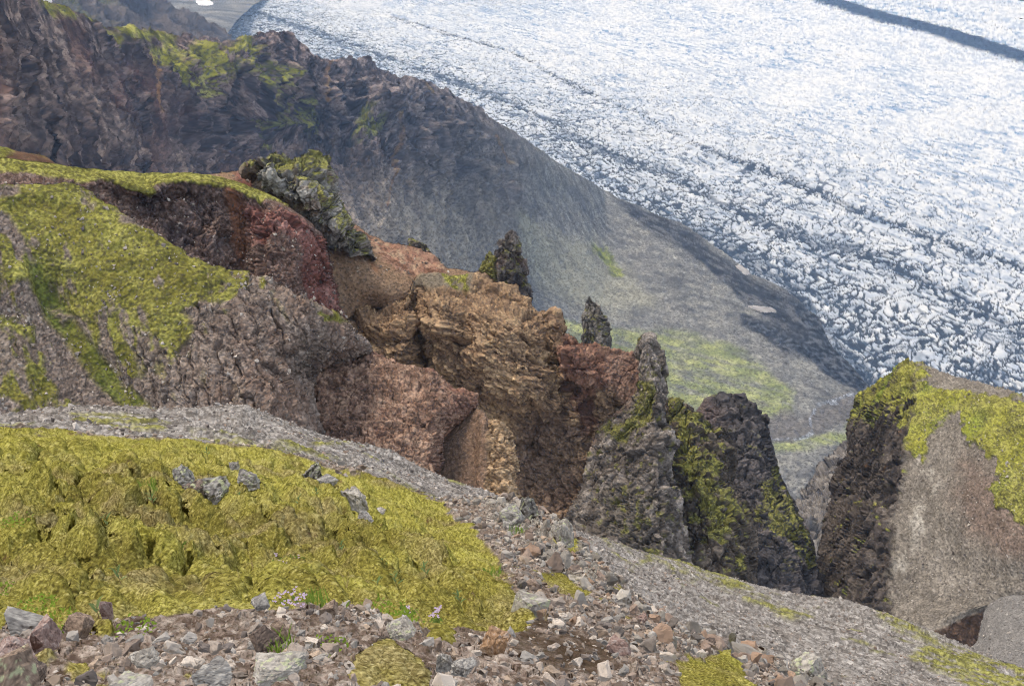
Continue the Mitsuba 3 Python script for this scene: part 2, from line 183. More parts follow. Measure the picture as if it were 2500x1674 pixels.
  "-503 1001 6186 4 4 -1 4 3 -2 4 4 -2 4 4 -2 4 4 -2 3 5 -2 4 4 -3 4 4 -2 4 5 -2 4 4 -2 4 4 -2 4 5 -2 4 4 -2 5 4 -3 4 5 -2 4 4 -2 5 4 -3 4 4 -2 5 5 -2 4 4 -2 5 4 -2 5 5 -2 4 4 -1 5 4 -2 5 5 -2 5 4 -2 5 4 -2 5 5 -1 5 4 -2 5 4 -2 6 5 -1 5 4 -2 5 5 -1 5 5 -2 8 -2 0 8 -7 2 9 -6 1 7 -4 0 8 -4 0 8 -4 0 7 -4 -1 7 -4 -1 8 -4 -1 7 -4 -1 8 -6 -1 7 -5 -1 8 -6 -1 7 -3 -2 6 -3 -3 7 -3 -2 6 0 -5 6 0 -4 6 0 -5 6 3 -9 1 27 -16 -11 97 -41 5 8 -8 6 8 -8 6 8 -7",
  "-482 952 6186 5 3 -1 4 2 -1 4 3 -1 4 3 -2 5 2 -1 4 3 -1 5 2 -1 4 3 -1 5 2 -1 4 3 -1 5 2 -2 5 1 -1 5 2 -2 5 2 -2 5 1 -1 5 2 -2 5 1 -1 5 3 -1 3 9 0 4 4 -1 5 1 -1 5 2 -2 7 -2 -1 6 -3 -1 7 -1 -2 5 0 -1 6 -1 -2 5 4 0 3 9 1 4 8 -1 4 9 -1 5 3 0 5 2 -1 6 2 -1 5 3 -2 5 2 -1 6 2 -1 6 2 -2 5 1 -1 6 1 -2 6 0 -2 6 0 -2 6 -1 -2 7 -1 -2 5 1 -3 6 0 -2 6 0 -3 6 1 -3 6 0 -3 6 1 -3 5 2 -5 6 1 -5 5 4 -8 5 3 -9 1 29 -18 -14 112 -48 6 4 -9 6 5 -9 6 4 -9",
  "-471 927 6185 4 3 -2 4 3 -1 4 2 -1 4 3 -1 5 2 -1 4 3 -1 4 2 -1 5 2 -1 4 3 -1 5 2 -1 4 3 -1 5 2 -1 4 3 -3 5 2 -2 4 3 -2 4 3 -2 3 9 -3 2 8 -3 3 8 -2 4 5 -1 4 3 -2 5 3 -2 5 1 -1 6 1 -2 6 1 -1 5 0 -1 6 1 -2 5 1 -1 4 6 -1 5 6 -1 4 6 -1 5 3 -1 6 2 -1 5 2 -2 5 2 -1 6 3 -2 5 2 -1 6 1 -2 6 1 -1 6 1 -2 5 1 -1 6 2 -2 6 0 -2 7 -5 0 7 -3 -1 7 -3 -1 7 -4 -1 6 0 -2 5 2 -2 6 3 -4 5 3 -6 5 4 -5 4 7 -10 5 8 -9 4 5 -11 -7 76 -38 -4 57 -32 6 5 -12 6 4 -11",
  "-460 891 6166 4 3 -1 4 2 -1 4 3 -1 5 2 -1 4 3 -1 4 3 -1 4 2 -1 4 3 -1 5 2 -1 4 3 -1 4 4 -1 3 5 -1 3 6 -1 4 6 -2 3 5 -1 3 6 -1 4 6 -1 4 5 -1 3 6 -2 4 6 -1 3 5 -3 4 6 -3 4 5 -4 3 6 -3 5 4 -3 5 2 -1 5 2 -1 5 2 -1 5 2 -1 6 3 -2 5 2 -1 5 2 -1 6 2 -2 5 2 -1 5 2 -2 6 2 -1 5 2 -2 5 3 -2 6 3 -3 5 3 -3 5 3 -3 5 4 -3 6 0 -2 9 -12 3 8 -7 1 8 -6 1 7 -7 2 6 -1 -1 6 2 -3 5 2 -2 5 5 -4 4 9 -8 4 9 -7 4 14 -12 4 7 -10 5 5 -11 -16 122 -58 5 10 -18 6 4 -17",
  "-450 860 6147 3 3 -1 4 3 0 4 3 -1 4 3 -1 4 3 -1 4 3 -1 4 3 -1 4 3 -1 4 4 0 4 3 -1 4 3 -1 4 3 -1 4 3 -1 4 3 0 5 3 -1 4 3 -1 4 3 -1 4 4 -1 4 6 -2 3 5 -2 3 6 -1 4 6 -2 4 5 -2 3 6 -2 4 6 -2 4 5 -1 4 6 -3 4 5 -2 4 5 -3 4 4 -3 4 5 -3 5 4 -2 5 2 -2 6 2 -2 5 2 -1 5 2 -2 6 2 -2 5 3 -3 4 4 -3 5 4 -4 5 3 -3 5 5 -4 5 6 -2 11 -19 8 7 -6 1 8 -6 1 7 -5 1 6 -1 -1 6 1 -2 5 2 -2 6 2 -2 4 9 -9 3 11 -12 3 15 -10 4 10 -10 5 3 -9 6 3 -9 -17 132 -67 5 10 -19",
  "-439 822 6124 3 4 -1 3 4 -1 4 4 -1 3 4 -1 3 3 -1 4 4 -2 3 4 -1 4 4 -1 3 4 -1 4 4 -1 4 4 -1 3 4 -1 4 4 -2 4 3 -1 4 4 -1 4 4 -1 4 4 -1 4 4 -1 4 4 -1 4 4 -1 4 3 -1 4 4 -1 4 4 -1 5 4 -1 4 4 -1 4 5 -2 4 5 -1 4 5 -1 4 5 -1 4 5 -1 4 5 -1 5 5 -1 4 6 -2 5 4 -2 4 4 -3 5 4 -4 4 4 -3 5 4 -3 5 4 -3 4 4 -3 5 4 -3 5 4 -4 6 1 -2 9 -11 5 7 -6 1 7 -3 0 7 -4 0 7 -4 0 6 0 -2 5 2 -3 5 2 -4 6 2 -4 4 5 -5 4 10 -8 4 10 -8 5 8 -9 4 8 -9 -1 41 -26 -13 111 -66",
  "-422 771 6102 3 4 -1 3 4 -1 3 4 -1 3 3 -1 4 4 -2 3 4 -1 3 4 -1 4 4 -1 3 3 -1 3 4 -2 4 4 -1 3 4 -1 4 4 -1 4 4 -1 3 3 -1 4 4 -2 4 4 -1 4 4 -1 3 3 -1 4 4 -1 4 4 -1 4 4 -1 4 4 -1 4 3 -1 4 5 -1 4 4 -2 4 5 -1 4 5 -2 4 5 -1 4 5 -2 4 5 -1 4 5 -2 4 5 -1 4 4 -1 5 5 -2 4 5 -1 4 5 -2 5 5 -1 5 3 -1 5 1 -1 6 1 -1 5 1 -2 6 1 -1 6 1 -1 5 1 -1 6 1 -1 5 0 -2 6 0 -3 6 1 -2 5 0 -2 6 0 -2 6 0 -2 5 3 -4 4 7 -7 5 6 -8 4 7 -7 4 13 -12 3 14 -13 3 15 -13"),
 'far_hump': (0.1, [0, 19, 39, 58, 77, 97, 116, 135, 155, 174, 193, 213, 232, 251, 271, 290], [0, 10, 32, 78], 0,
  "-705 1381 6039 8 4 -3 9 3 -4 9 3 -3 8 3 -3 10 4 -3 4 11 -7 6 11 -5 7 8 -4 8 8 -5 8 3 -5 7 1 -7 10 3 -4 10 3 -4 9 2 -5 8 2 -6",
  "-660 1292 6119 8 3 -3 8 3 -4 9 3 -3 8 3 -3 8 4 -3 4 11 -7 6 10 -5 6 8 -4 8 7 -5 7 3 -5 7 1 -7 9 3 -4 9 3 -4 8 1 -5 9 2 -6",
  "-648 1261 6110 8 3 -2 8 4 -2 9 3 -1 8 4 -2 7 6 -3 7 6 -3 8 6 -3 6 6 -5 6 7 -6 7 4 -5 8 3 -6 7 4 -5 8 3 -6 7 3 -6 8 4 -5",
  "-627 1209 6100 6 6 -3 6 5 -3 7 5 -4 6 6 -3 7 5 -3 7 5 -3 7 5 -3 7 6 -4 7 5 -3 7 5 -3 8 5 -3 7 5 -4 7 5 -3 8 5 -3 8 6 -3"),
 'saddle_slope': (0.1, [0, 18, 36, 54, 72, 89, 107, 126, 144, 162, 181, 200, 221, 241, 262, 283, 304, 324, 345, 366, 387, 406, 426, 446, 466, 484, 503, 521, 539, 558, 576, 594, 612, 631, 650, 669, 687, 705, 724, 742], [0, 10, 54, 87, 149, 206], 0,
  "-410 1317 5971 8 6 -2 8 6 -1 8 6 -2 8 6 -1 8 5 -1 9 7 -1 8 6 -1 8 7 -2 8 7 -3 9 7 -4 8 7 -3 9 6 -6 8 4 -6 9 5 -6 9 4 -6 9 4 -7 10 3 -7 9 2 -8 10 2 -7 10 0 -7 10 -1 -6 10 0 -7 10 -1 -6 11 -2 -7 10 0 -4 11 -4 -3 11 -5 -1 11 0 -1 10 1 -2 11 0 -2 10 -1 -4 11 -1 -3 11 -7 -6 10 -7 -6 11 -5 1 11 -6 0 11 -7 1 10 -6 -1 11 -6 -1",
  "-366 1174 6111 7 6 -2 7 5 -1 7 6 -2 8 5 -1 7 6 -1 7 6 -1 8 6 -1 7 6 -2 7 7 -3 7 7 -4 8 7 -3 7 5 -6 8 5 -6 8 4 -6 8 4 -6 8 4 -7 8 2 -7 9 2 -8 8 2 -7 9 0 -7 10 -1 -6 9 -1 -7 9 -1 -6 9 -1 -7 10 0 -4 9 -5 -3 10 -5 -1 10 0 -1 9 1 -2 10 -1 -2 9 0 -4 10 -1 -3 9 -7 -6 10 -8 -6 10 -5 1 9 -5 0 10 -8 1 10 -6 -1 9 -6 -1",
  "-352 1126 6118 7 5 -2 6 5 -3 7 5 -2 7 6 -2 7 5 -2 7 5 -3 7 5 -5 7 5 -4 7 5 -5 7 5 -4 8 2 -7 8 2 -6 7 2 -6 8 2 -7 9 1 -6 8 -1 -5 9 0 -5 8 0 -6 9 -1 -5 8 1 -2 9 0 -2 8 2 -5 9 3 -7 8 2 -7 9 0 -5 9 -1 -4 9 -1 -5 9 -1 -4 9 0 -4 9 -1 -4 9 0 0 9 -2 0 9 -1 1 9 0 -2 9 -1 -2 9 1 -2 9 1 -2 9 1 -2 9 1 -2",
  "-347 1103 6111 7 5 -3 6 5 -2 7 5 -3 7 5 -2 7 5 -3 7 4 -3 7 3 -5 7 4 -5 7 3 -4 8 3 -5 7 3 -4 8 3 -5 7 3 -5 8 1 -5 8 2 -6 8 2 -6 8 1 -6 8 1 -5 9 -3 -7 9 -4 -6 9 -5 -6 9 -2 -4 8 0 -4 9 0 -3 8 0 -3 9 3 -4 8 3 -3 9 2 -4 8 5 -4 8 5 -4 9 2 -2 9 1 -2 9 1 -2 9 1 -3 9 1 -2 9 0 -2 9 1 -2 9 0 -2 9 0 -2",
  "-342 1074 6088 7 3 -3 7 3 -3 7 3 -4 7 3 -3 7 3 -3 7 3 -3 7 3 -3 7 3 -3 8 3 -3 7 2 -3 7 3 -7 8 2 -6 7 2 -7 8 2 -7 7 2 -7 8 2 -7 7 2 -7 8 1 -7 8 2 -7 8 1 -7 8 2 -2 9 1 0 8 2 1 9 2 0 8 2 -3 9 1 -2 8 2 -2 8 6 -2 9 7 -3 8 6 -3 8 4 -4 9 5 -4 8 5 -4 9 3 -4 9 2 -4 9 3 -4 9 2 -4 9 2 -5 9 3 -4",
  "-340 1051 6058 7 3 -3 7 3 -3 6 3 -4 7 3 -3 8 3 -3 7 3 -3 7 3 -4 7 2 -3 7 3 -3 8 3 -3 7 2 -7 8 1 -7 7 1 -7 7 1 -7 8 2 -7 8 1 -7 7 1 -8 8 1 -7 8 6 -2 7 6 -1 8 7 -1 8 8 2 8 8 2 8 7 1 8 2 -2 9 2 -2 8 2 -2 8 8 -2 8 9 -3 8 7 -5 9 5 -5 8 6 -5 9 5 -6 9 2 -4 9 0 -5 9 1 -4 10 0 -4 9 0 -5 9 0 -4"),
 'brown_cliff': (0.1, [0, 8, 17, 25, 33, 41, 50, 58, 66, 75, 83, 92, 100, 108, 117, 125, 133, 141, 149, 157, 166, 174, 182, 190, 199, 208, 220, 229, 238, 247, 255, 263, 271, 280, 288, 296, 304, 312, 321, 329, 337, 345, 353, 361, 370, 378, 386, 395, 403, 411, 420, 428, 436, 445, 453, 461, 470, 478, 487, 497, 507, 516, 525, 534, 542, 551, 561, 573, 582, 591, 599, 608, 616, 624, 633, 641, 650, 659, 668, 676, 685, 693, 702, 711, 719, 728, 736, 744, 752, 761, 769, 777], [0, 10, 35, 70, 120, 167, 215, 269, 359, 504], 0,
  "-235 1242 5846 5 -2 -2 4 -2 -2 5 -2 -2 4 -2 0 5 -3 0 5 -3 0 4 1 2 5 2 1 4 1 2 4 3 2 4 3 1 4 3 2 5 2 0 4 0 -1 4 0 -1 5 0 -1 4 0 -1 4 -1 1 5 -3 2 5 -2 1 5 -2 2 4 -2 2 5 -2 2 4 3 3 4 10 5 4 12 5 4 3 2 4 2 1 4 3 0 5 2 0 4 0 0 4 1 0 5 0 0 4 -1 -1 5 -1 0 4 -1 0 5 -2 0 4 1 0 5 0 1 4 1 1 4 1 1 5 -3 0 4 -2 -1 5 -2 0 4 -3 -1 5 -2 -1 4 -2 -1 4 -2 0 5 -2 -1 4 -1 -1 5 -2 0 4 -2 0 4 -1 -1 5 -1 -2 4 -3 -2 4 -3 -1 5 -4 0 4 -3 -2 4 -4 -9 5 -3 -4 4 -1 -3 4 -1 -2 5 -6 2 4 -5 4 4 -3 1 4 -2 -4 4 -13 -14 5 -1 -1 4 -2 -1 4 -3 -1 4 -2 -1 4 -1 -1 5 -1 -1 4 -1 -1 4 0 0 4 -1 -1 5 0 0 4 -1 -1 4 -1 -1 4 -1 -1 4 -1 -1 5 -1 -1 4 0 0 4 -1 0 4 0 0 4 -1 0 5 0 0 4 -1 0 4 0 0 4 -1 0 4 0 0",
  "-218 1154 5966 4 -2 -2 4 -2 -2 5 -2 -2 4 -3 0 5 -3 0 4 -2 0 4 0 2 4 2 1 4 1 2 4 3 2 4 3 1 3 3 2 4 1 0 4 1 -1 4 0 -1 4 0 -1 4 0 -1 5 -2 1 4 -2 2 4 -2 1 5 -2 2 4 -3 2 4 -2 2 4 4 3 4 10 5 3 11 5 4 4 2 4 2 1 4 2 0 4 2 0 4 1 0 4 0 0 4 0 0 4 0 -1 5 -2 0 4 -1 0 4 -1 0 4 0 0 4 1 1 4 0 1 4 1 1 4 -2 0 5 -3 -1 4 -2 0 4 -2 -1 4 -3 -1 4 -2 -1 4 -2 0 4 -2 -1 4 -1 -1 4 -2 0 4 -2 0 5 -1 -1 4 -1 -2 4 -3 -2 4 -3 -1 4 -4 0 4 -3 -2 4 -4 -9 4 -3 -4 4 -1 -3 4 -1 -2 4 -6 2 3 -5 4 4 -3 1 4 -2 -4 4 -13 -14 4 -1 -1 4 -2 -1 4 -3 -1 3 -2 -1 4 -1 -1 4 -1 -1 4 0 -1 4 -1 0 4 -1 -1 4 0 0 4 -1 -1 4 -1 -1 4 -1 -1 3 -1 -1 4 0 -1 4 -1 0 4 0 0 4 -1 0 4 0 0 4 -1 0 4 0 0 4 -1 0 3 0 0 4 -1 0",
  "-217 1143 5954 4 -4 0 5 -4 0 5 -3 0 4 -4 0 5 -3 1 4 -4 0 4 -1 2 5 1 3 4 0 3 4 2 1 3 3 2 4 3 2 4 1 0 4 -1 -1 4 -1 0 4 0 0 4 -1 -1 4 -1 1 5 -2 2 4 -1 2 4 -1 1 4 -2 2 4 -1 2 4 8 -2 2 20 -6 3 10 7 5 -3 4 4 -4 4 5 -3 4 4 0 1 4 1 0 4 0 0 4 0 -1 4 0 0 4 0 -1 4 0 -1 4 -1 -1 4 0 -1 4 -1 0 4 -2 2 4 -2 2 4 -2 1 4 -2 0 4 -2 -1 5 -1 -1 4 -2 0 4 -2 -1 4 -2 -1 4 -1 -1 4 -2 0 4 -2 -1 4 -1 -1 4 -2 -1 4 -2 -1 3 -1 -1 4 -2 0 4 -2 -1 4 -2 -1 4 -2 -4 4 -3 -3 4 0 -4 4 5 -5 4 4 -3 5 1 -2 3 -13 0 4 -11 -2 3 -6 -5 4 -2 0 4 -2 -1 4 -2 -1 4 -2 0 4 -1 -1 4 -1 0 3 -1 0 4 -1 -1 4 0 0 4 0 -2 4 0 -2 4 0 -3 4 0 -1 4 0 0 4 -1 -1 4 0 0 4 -1 -1 3 0 0 4 0 -1 4 -1 0 4 0 0 4 -1 0 4 0 0 4 -1 0",
  "-216 1125 5940 5 -3 2 4 -3 1 5 -3 2 5 -3 1 4 -3 2 5 -3 1 4 -3 2 5 -2 2 4 -2 2 4 -2 2 4 -2 2 5 -2 3 4 -2 2 4 -1 1 4 -1 1 4 0 1 4 -1 1 4 -1 0 4 0 1 4 -1 1 4 -1 0 4 2 0 4 2 0 3 2 0 3 11 -4 1 34 -11 6 -23 16 5 -7 7 5 -7 8 5 -7 7 4 -3 1 4 -2 0 3 -1 -1 4 -1 0 4 0 -2 4 2 -2 4 3 -2 3 2 -3 4 2 -2 4 1 -2 4 -3 1 4 -3 1 4 -3 1 4 -4 1 4 -3 0 4 -2 1 4 -1 -1 3 -1 0 4 -1 0 4 -1 -1 4 -1 0 4 -1 0 4 0 -2 3 0 -1 4 0 -2 4 0 -2 4 0 -1 4 0 -2 4 0 -2 4 2 -3 4 2 -4 4 3 -4 4 19 -15 4 -2 -2 3 -15 5 4 -6 2 4 -6 1 3 -6 1 4 -6 1 4 -3 0 3 -1 -1 4 -2 -1 4 -2 -1 4 -2 -1 3 -1 -1 4 3 -4 5 3 -4 4 3 -4 4 2 -3 4 1 -1 4 1 -2 4 0 -2 4 1 -2 4 1 -2 4 0 -1 4 0 0 4 0 -1 4 0 -1 3 -1 -1 4 0 -1 4 0 0",
  "-215 1112 5925 5 -3 1 4 -2 1 5 -2 1 4 -3 2 4 -2 1 5 -3 1 4 -2 1 4 -2 2 5 -1 1 4 -2 1 4 -1 1 4 -2 1 4 -1 2 5 -2 1 4 -2 1 4 -2 2 4 -2 1 4 -2 1 5 -2 2 4 -2 1 4 -2 1 4 -2 2 4 1 0 3 2 0 4 2 0 2 15 -8 2 24 -12 5 -11 8 6 -22 15 4 -3 3 5 -3 3 4 -3 3 4 -4 4 4 0 0 4 1 -1 3 1 -1 4 1 -2 4 1 -1 4 1 -1 4 -1 -1 4 -3 1 3 -3 2 4 -4 1 4 -3 1 4 -3 1 4 -3 1 4 -1 -1 4 -1 -1 3 -1 -1 4 -1 0 4 0 -1 4 -1 -1 4 1 -1 3 0 -1 4 1 -1 4 1 -2 4 1 -1 4 1 -1 3 1 -1 4 2 -3 4 4 -5 4 3 -5 4 4 -4 5 8 -7 4 8 -6 4 5 -5 3 -21 11 3 -12 5 4 -7 2 3 -7 1 4 -5 0 4 0 -1 3 -1 -2 4 0 -2 4 -1 -1 4 1 -2 4 0 -3 4 0 -2 4 1 -3 4 2 -2 4 1 -3 4 2 -3 4 2 -3 4 1 -1 4 1 -1 4 1 -2 4 1 -1 4 1 -1 4 0 -1 4 1 -1 4 1 -2",
  "-213 1091 5907 4 -1 1 4 0 1 4 -1 1 5 -1 1 4 -1 1 4 -1 1 4 -1 1 4 -1 0 4 -1 1 5 -1 1 4 -1 1 4 -1 1 4 -1 1 4 -1 1 4 -1 1 4 -1 1 4 -1 2 4 -1 1 5 -1 1 4 -1 1 4 -2 1 4 -1 1 4 -1 2 4 2 -1 3 4 -2 3 5 -3 3 12 -7 2 25 -15 5 -13 7 5 -13 8 5 -12 8 4 -3 1 4 -2 2 5 -3 1 4 -3 2 4 -3 1 4 -3 2 4 -3 1 4 -3 2 4 -2 1 4 -3 1 4 -2 1 4 -2 1 3 -3 1 4 -2 1 4 -3 1 4 -2 0 4 -1 0 4 -1 0 3 -1 0 4 -1 -1 4 -1 0 4 0 0 3 -1 0 4 0 -1 4 1 -2 4 1 -3 4 1 -2 3 1 -2 4 2 -2 4 1 -2 4 1 -2 4 3 -3 4 4 -3 4 4 -4 4 3 -3 4 4 -3 4 3 -4 4 5 -2 4 4 -3 5 3 -1 3 -9 3 3 -9 4 4 1 -2 4 1 -2 3 -8 5 4 -6 2 3 -4 0 4 -4 0 3 -4 1 4 -1 -2 4 1 -4 4 2 -4 4 1 -3 4 0 -2 4 1 -2 4 0 -1 4 0 -1 4 1 -2 4 0 -1 4 0 -2",
  "-212 1075 5888 4 0 1 4 1 0 4 0 0 4 1 1 4 0 0 4 0 0 4 0 1 4 1 0 4 0 1 3 0 0 4 1 0 4 0 1 4 0 0 4 0 1 4 1 0 4 0 1 4 0 0 4 0 0 4 0 1 4 1 0 4 -1 0 4 -1 0 4 0 0 4 -1 0 4 0 0 4 -1 -1 4 0 0 4 -1 0 4 -1 0 4 0 0 4 -1 0 4 -1 0 5 -1 2 4 -3 2 4 -2 2 4 -2 2 4 -2 2 4 -3 2 4 -3 2 4 -3 1 4 -4 2 4 -4 1 4 -3 2 4 -4 1 4 -4 2 4 -3 1 4 -4 1 4 -1 0 3 -1 0 4 -1 -1 4 -1 -1 4 -1 0 4 -1 0 3 -1 -1 4 -1 -1 4 1 -1 4 1 -1 4 1 -1 3 0 -1 4 1 -1 4 1 -1 4 0 -1 4 1 -1 4 3 -2 4 3 -3 4 4 -3 4 3 -3 4 3 -3 4 4 -3 4 2 -2 4 2 -2 4 2 -1 4 2 -2 4 2 -2 4 4 -2 4 -3 1 3 -9 4 4 -6 1 3 -3 0 4 -3 0 4 -3 0 3 -2 -1 4 -1 -1 4 0 -1 4 -1 -2 4 -1 -1 4 0 -2 3 -1 -1 4 -1 -1 4 -1 -2 4 0 -1",
  "-211 1056 5865 4 1 0 4 0 1 4 1 0 4 0 0 3 1 0 4 0 1 4 1 0 4 0 0 4 1 0 4 1 1 4 0 0 4 1 0 4 0 1 4 0 0 4 1 0 4 0 0 4 1 1 4 0 0 3 1 0 4 0 1 4 0 0 4 -1 0 4 0 1 4 0 0 5 -1 1 4 0 0 4 -1 0 4 0 1 4 0 0 4 -1 0 4 0 1 4 -1 0 4 0 1 4 -1 0 3 0 0 4 0 1 4 -1 0 4 0 1 4 -1 0 4 -1 1 4 -1 0 4 -2 0 4 -1 1 4 -2 0 4 0 0 4 0 -1 4 1 0 4 1 -1 4 1 0 4 0 0 4 1 -1 4 -2 0 4 -1 0 4 -2 -1 3 -1 0 4 -1 -1 4 -1 0 4 -1 -1 4 0 -1 4 -1 0 4 -1 -1 4 -1 -1 4 -1 0 4 -1 -1 3 -1 0 4 -1 -1 4 -1 0 4 -1 -1 4 -1 0 4 -1 -1 4 1 -1 4 2 -2 4 2 -2 4 2 -2 4 2 -1 4 -2 -1 3 -7 1 4 -7 1 3 -1 -1 4 -1 0 4 -1 -1 4 -2 -1 4 -1 0 3 -1 -1 4 -1 0 4 -2 -1 4 -1 0 4 -1 -1 3 -1 0 4 -2 -1 4 -1 0",
  "-209 1022 5829 4 1 1 4 0 0 4 1 0 4 1 0 4 0 0 3 1 0 4 0 0 4 1 0 4 1 1 4 0 0 4 1 0 4 0 0 3 1 0 4 0 1 4 1 0 4 0 0 4 1 0 4 0 0 4 1 1 4 0 0 4 1 0 4 0 0 3 1 1 4 0 0 4 0 0 4 1 0 4 0 1 4 1 0 4 0 0 4 0 1 4 1 0 4 0 0 4 1 0 4 1 -1 3 1 0 4 0 -1 4 1 0 4 1 -1 4 1 -1 4 1 0 4 1 -1 4 0 0 4 1 -1 4 1 0 4 0 -1 4 0 0 4 -1 0 4 0 -1 4 -1 0 4 0 -1 4 0 0 4 -1 0 4 -1 -1 4 0 0 4 -1 -1 3 0 0 4 -1 0 4 -1 1 4 -2 0 4 -1 1 4 -2 1 4 -2 0 4 -1 1 4 -2 1 4 -1 0 4 -2 1 3 -2 1 4 -2 0 4 -2 1 4 -2 0 4 -2 1 3 -2 0 4 -2 1 4 -1 -1 4 -1 -2 4 -1 -1 3 -1 0 4 -1 -1 4 -2 0 4 -1 -1 4 -1 0 4 -1 0 3 -1 -1 4 -1 0 4 -1 -1 4 -1 0 3 -1 0 4 -2 -1 4 -1 0 4 -1 0 3 -1 -1",
  "-204 968 5786 4 1 0 4 1 0 3 1 0 4 1 0 4 1 0 3 0 0 4 1 0 4 1 0 4 1 0 3 1 0 4 1 0 4 0 0 4 1 0 3 1 1 4 1 0 4 0 0 4 1 0 4 1 0 3 1 0 4 0 0 4 1 0 4 1 0 4 1 1 3 0 0 4 1 0 4 1 0 4 0 0 4 1 0 4 1 1 3 0 0 4 1 0 4 1 0 4 0 0 4 1 1 4 0 0 3 1 0 4 0 0 4 1 1 4 1 0 4 0 0 4 1 0 4 0 1 4 1 0 4 0 0 3 0 0 4 0 -1 4 -1 -1 4 -1 -1 4 0 -1 4 -1 -1 4 0 -1 4 -1 -1 4 -1 -1 3 0 -1 4 -1 -1 4 -1 0 4 -1 -1 4 -2 -1 4 -2 0 4 -2 0 4 -3 0 3 -2 -1 4 -2 0 4 -3 0 4 -2 0 3 -2 0 4 -3 0 4 -2 -1 4 -2 0 3 -2 0 4 -1 -1 4 -1 -1 4 -1 -1 4 -1 0 3 -1 -1 4 -2 -1 4 -1 0 3 -1 -1 4 -1 -1 4 -1 -1 4 -2 0 3 -1 -1 4 -1 -1 4 -1 0 3 -2 -1 4 -1 0 4 -1 -1 4 -1 -1 3 -2 0 4 -1 -1 4 -1 0"),
 'red_spur': (0.1, [0, 8, 16, 24, 32, 40, 48, 56, 64, 72, 80, 88, 97, 105, 113, 121, 129, 137, 145, 153, 161, 169, 177, 185, 193, 201, 209, 217, 225, 233, 241, 249, 257, 265, 273, 281, 289, 297, 305, 313, 321, 329, 337, 345, 357], [0, 10, 40, 78, 118, 165, 221, 330], 0,
  "-206 928 5953 4 3 0 3 4 -1 4 4 -1 3 4 -1 4 4 -1 4 4 0 3 4 -1 4 3 -1 4 4 0 4 3 -1 4 4 -1 4 3 0 3 4 -1 4 3 0 4 4 0 4 1 -2 4 0 -2 4 -1 -2 4 0 -2 4 -1 -2 4 0 -2 4 0 -1 5 -1 -2 4 0 -1 5 0 -1 4 0 -1 5 0 -1 4 0 -1 5 0 -1 4 0 0 5 1 0 4 -1 -1 2 -1 -4 3 -3 -2 4 -3 -1 3 -4 -2 4 -3 -1 4 -3 -1 5 -2 0 4 -2 0 5 0 -1 4 -1 -1 3 -1 -3 -54 59 -42",
  "-193 869 6033 3 4 0 4 4 -1 3 4 -1 3 3 -1 4 4 -1 3 4 0 3 4 -1 4 3 -1 4 4 0 3 3 -1 4 3 -1 3 4 0 4 4 -1 4 3 0 3 4 0 4 1 -2 4 -1 -2 3 0 -2 4 -1 -2 4 0 -2 4 -1 -2 4 0 -1 4 0 -2 4 0 -1 4 0 -1 5 0 -1 4 -1 -1 4 0 -1 4 0 -1 4 1 0 5 0 0 3 -1 -1 3 -1 -4 3 -3 -2 3 -3 -1 3 -3 -2 4 -4 -1 4 -2 -1 4 -3 0 4 -2 0 4 0 -1 4 -1 -1 3 -1 -3 -50 60 -42",
  "-186 851 6029 3 2 0 3 2 -1 4 3 0 3 2 0 3 2 -1 4 3 0 3 2 0 3 2 0 4 3 -1 3 1 0 4 1 0 4 2 -1 3 1 0 4 1 0 4 1 -1 3 1 0 4 1 0 4 1 -1 4 0 -1 3 0 -1 4 0 0 4 0 -1 4 0 -1 4 0 -1 3 0 -1 4 0 0 4 -2 0 4 -2 0 4 -2 0 4 -2 0 4 -1 0 3 0 -3 3 1 -3 3 1 -2 4 0 -3 3 1 -2 3 0 -2 4 1 -2 4 2 -1 4 1 -2 3 3 -3 3 4 -5 3 4 -5 -50 60 -42",
  "-179 837 6022 4 1 0 3 1 0 3 1 0 3 1 0 3 2 0 3 1 0 4 1 0 3 1 0 3 1 0 3 1 0 4 1 -1 3 0 0 3 1 0 4 0 0 3 1 -1 4 0 0 3 0 0 3 1 0 4 0 0 3 -1 -1 4 0 0 3 -1 0 4 0 -1 3 0 0 3 -1 0 4 0 -1 3 -1 0 4 -2 0 3 -1 -1 3 -2 0 4 -1 -1 3 -1 0 3 3 -3 3 3 -2 3 4 -3 4 2 -2 3 2 -2 3 3 -2 3 3 -3 3 4 -4 3 4 -4 3 7 -6 3 10 -8 -51 60 -42",
  "-171 821 6013 3 1 0 2 1 1 3 0 0 3 1 0 3 1 0 3 1 1 3 0 0 2 1 0 3 1 1 3 0 0 3 0 0 3 0 0 3 0 0 3 0 0 3 -1 0 3 0 0 3 0 0 3 0 0 3 0 0 3 0 0 3 -1 0 3 0 0 3 0 -1 3 -1 0 3 0 0 3 -1 0 3 0 -1 3 -1 0 3 0 0 3 -1 0 3 -2 0 3 -1 0 3 -1 0 3 -1 0 3 -1 0 2 7 -5 2 7 -6 2 6 -4 3 6 -5 2 5 -4 3 5 -4 3 8 -5 2 16 -11 -52 60 -42",
  "-164 805 6003 3 0 0 2 0 1 3 0 0 2 0 1 3 0 0 2 1 0 3 0 1 3 0 0 2 0 1 3 0 0 2 0 0 3 0 0 2 0 1 3 0 0 2 0 0 3 0 0 2 0 1 3 0 0 3 0 0 2 0 0 3 -1 0 2 0 0 3 0 0 2 -1 -1 3 0 0 2 -1 0 3 0 0 2 0 0 3 -1 -1 2 0 0 3 -1 0 2 -1 0 3 -1 0 2 -1 -1 3 -1 0 2 -1 0 3 -1 0 2 -1 -1 2 6 -5 2 9 -6 1 20 -14 0 15 -8 0 12 -5 -52 60 -42",
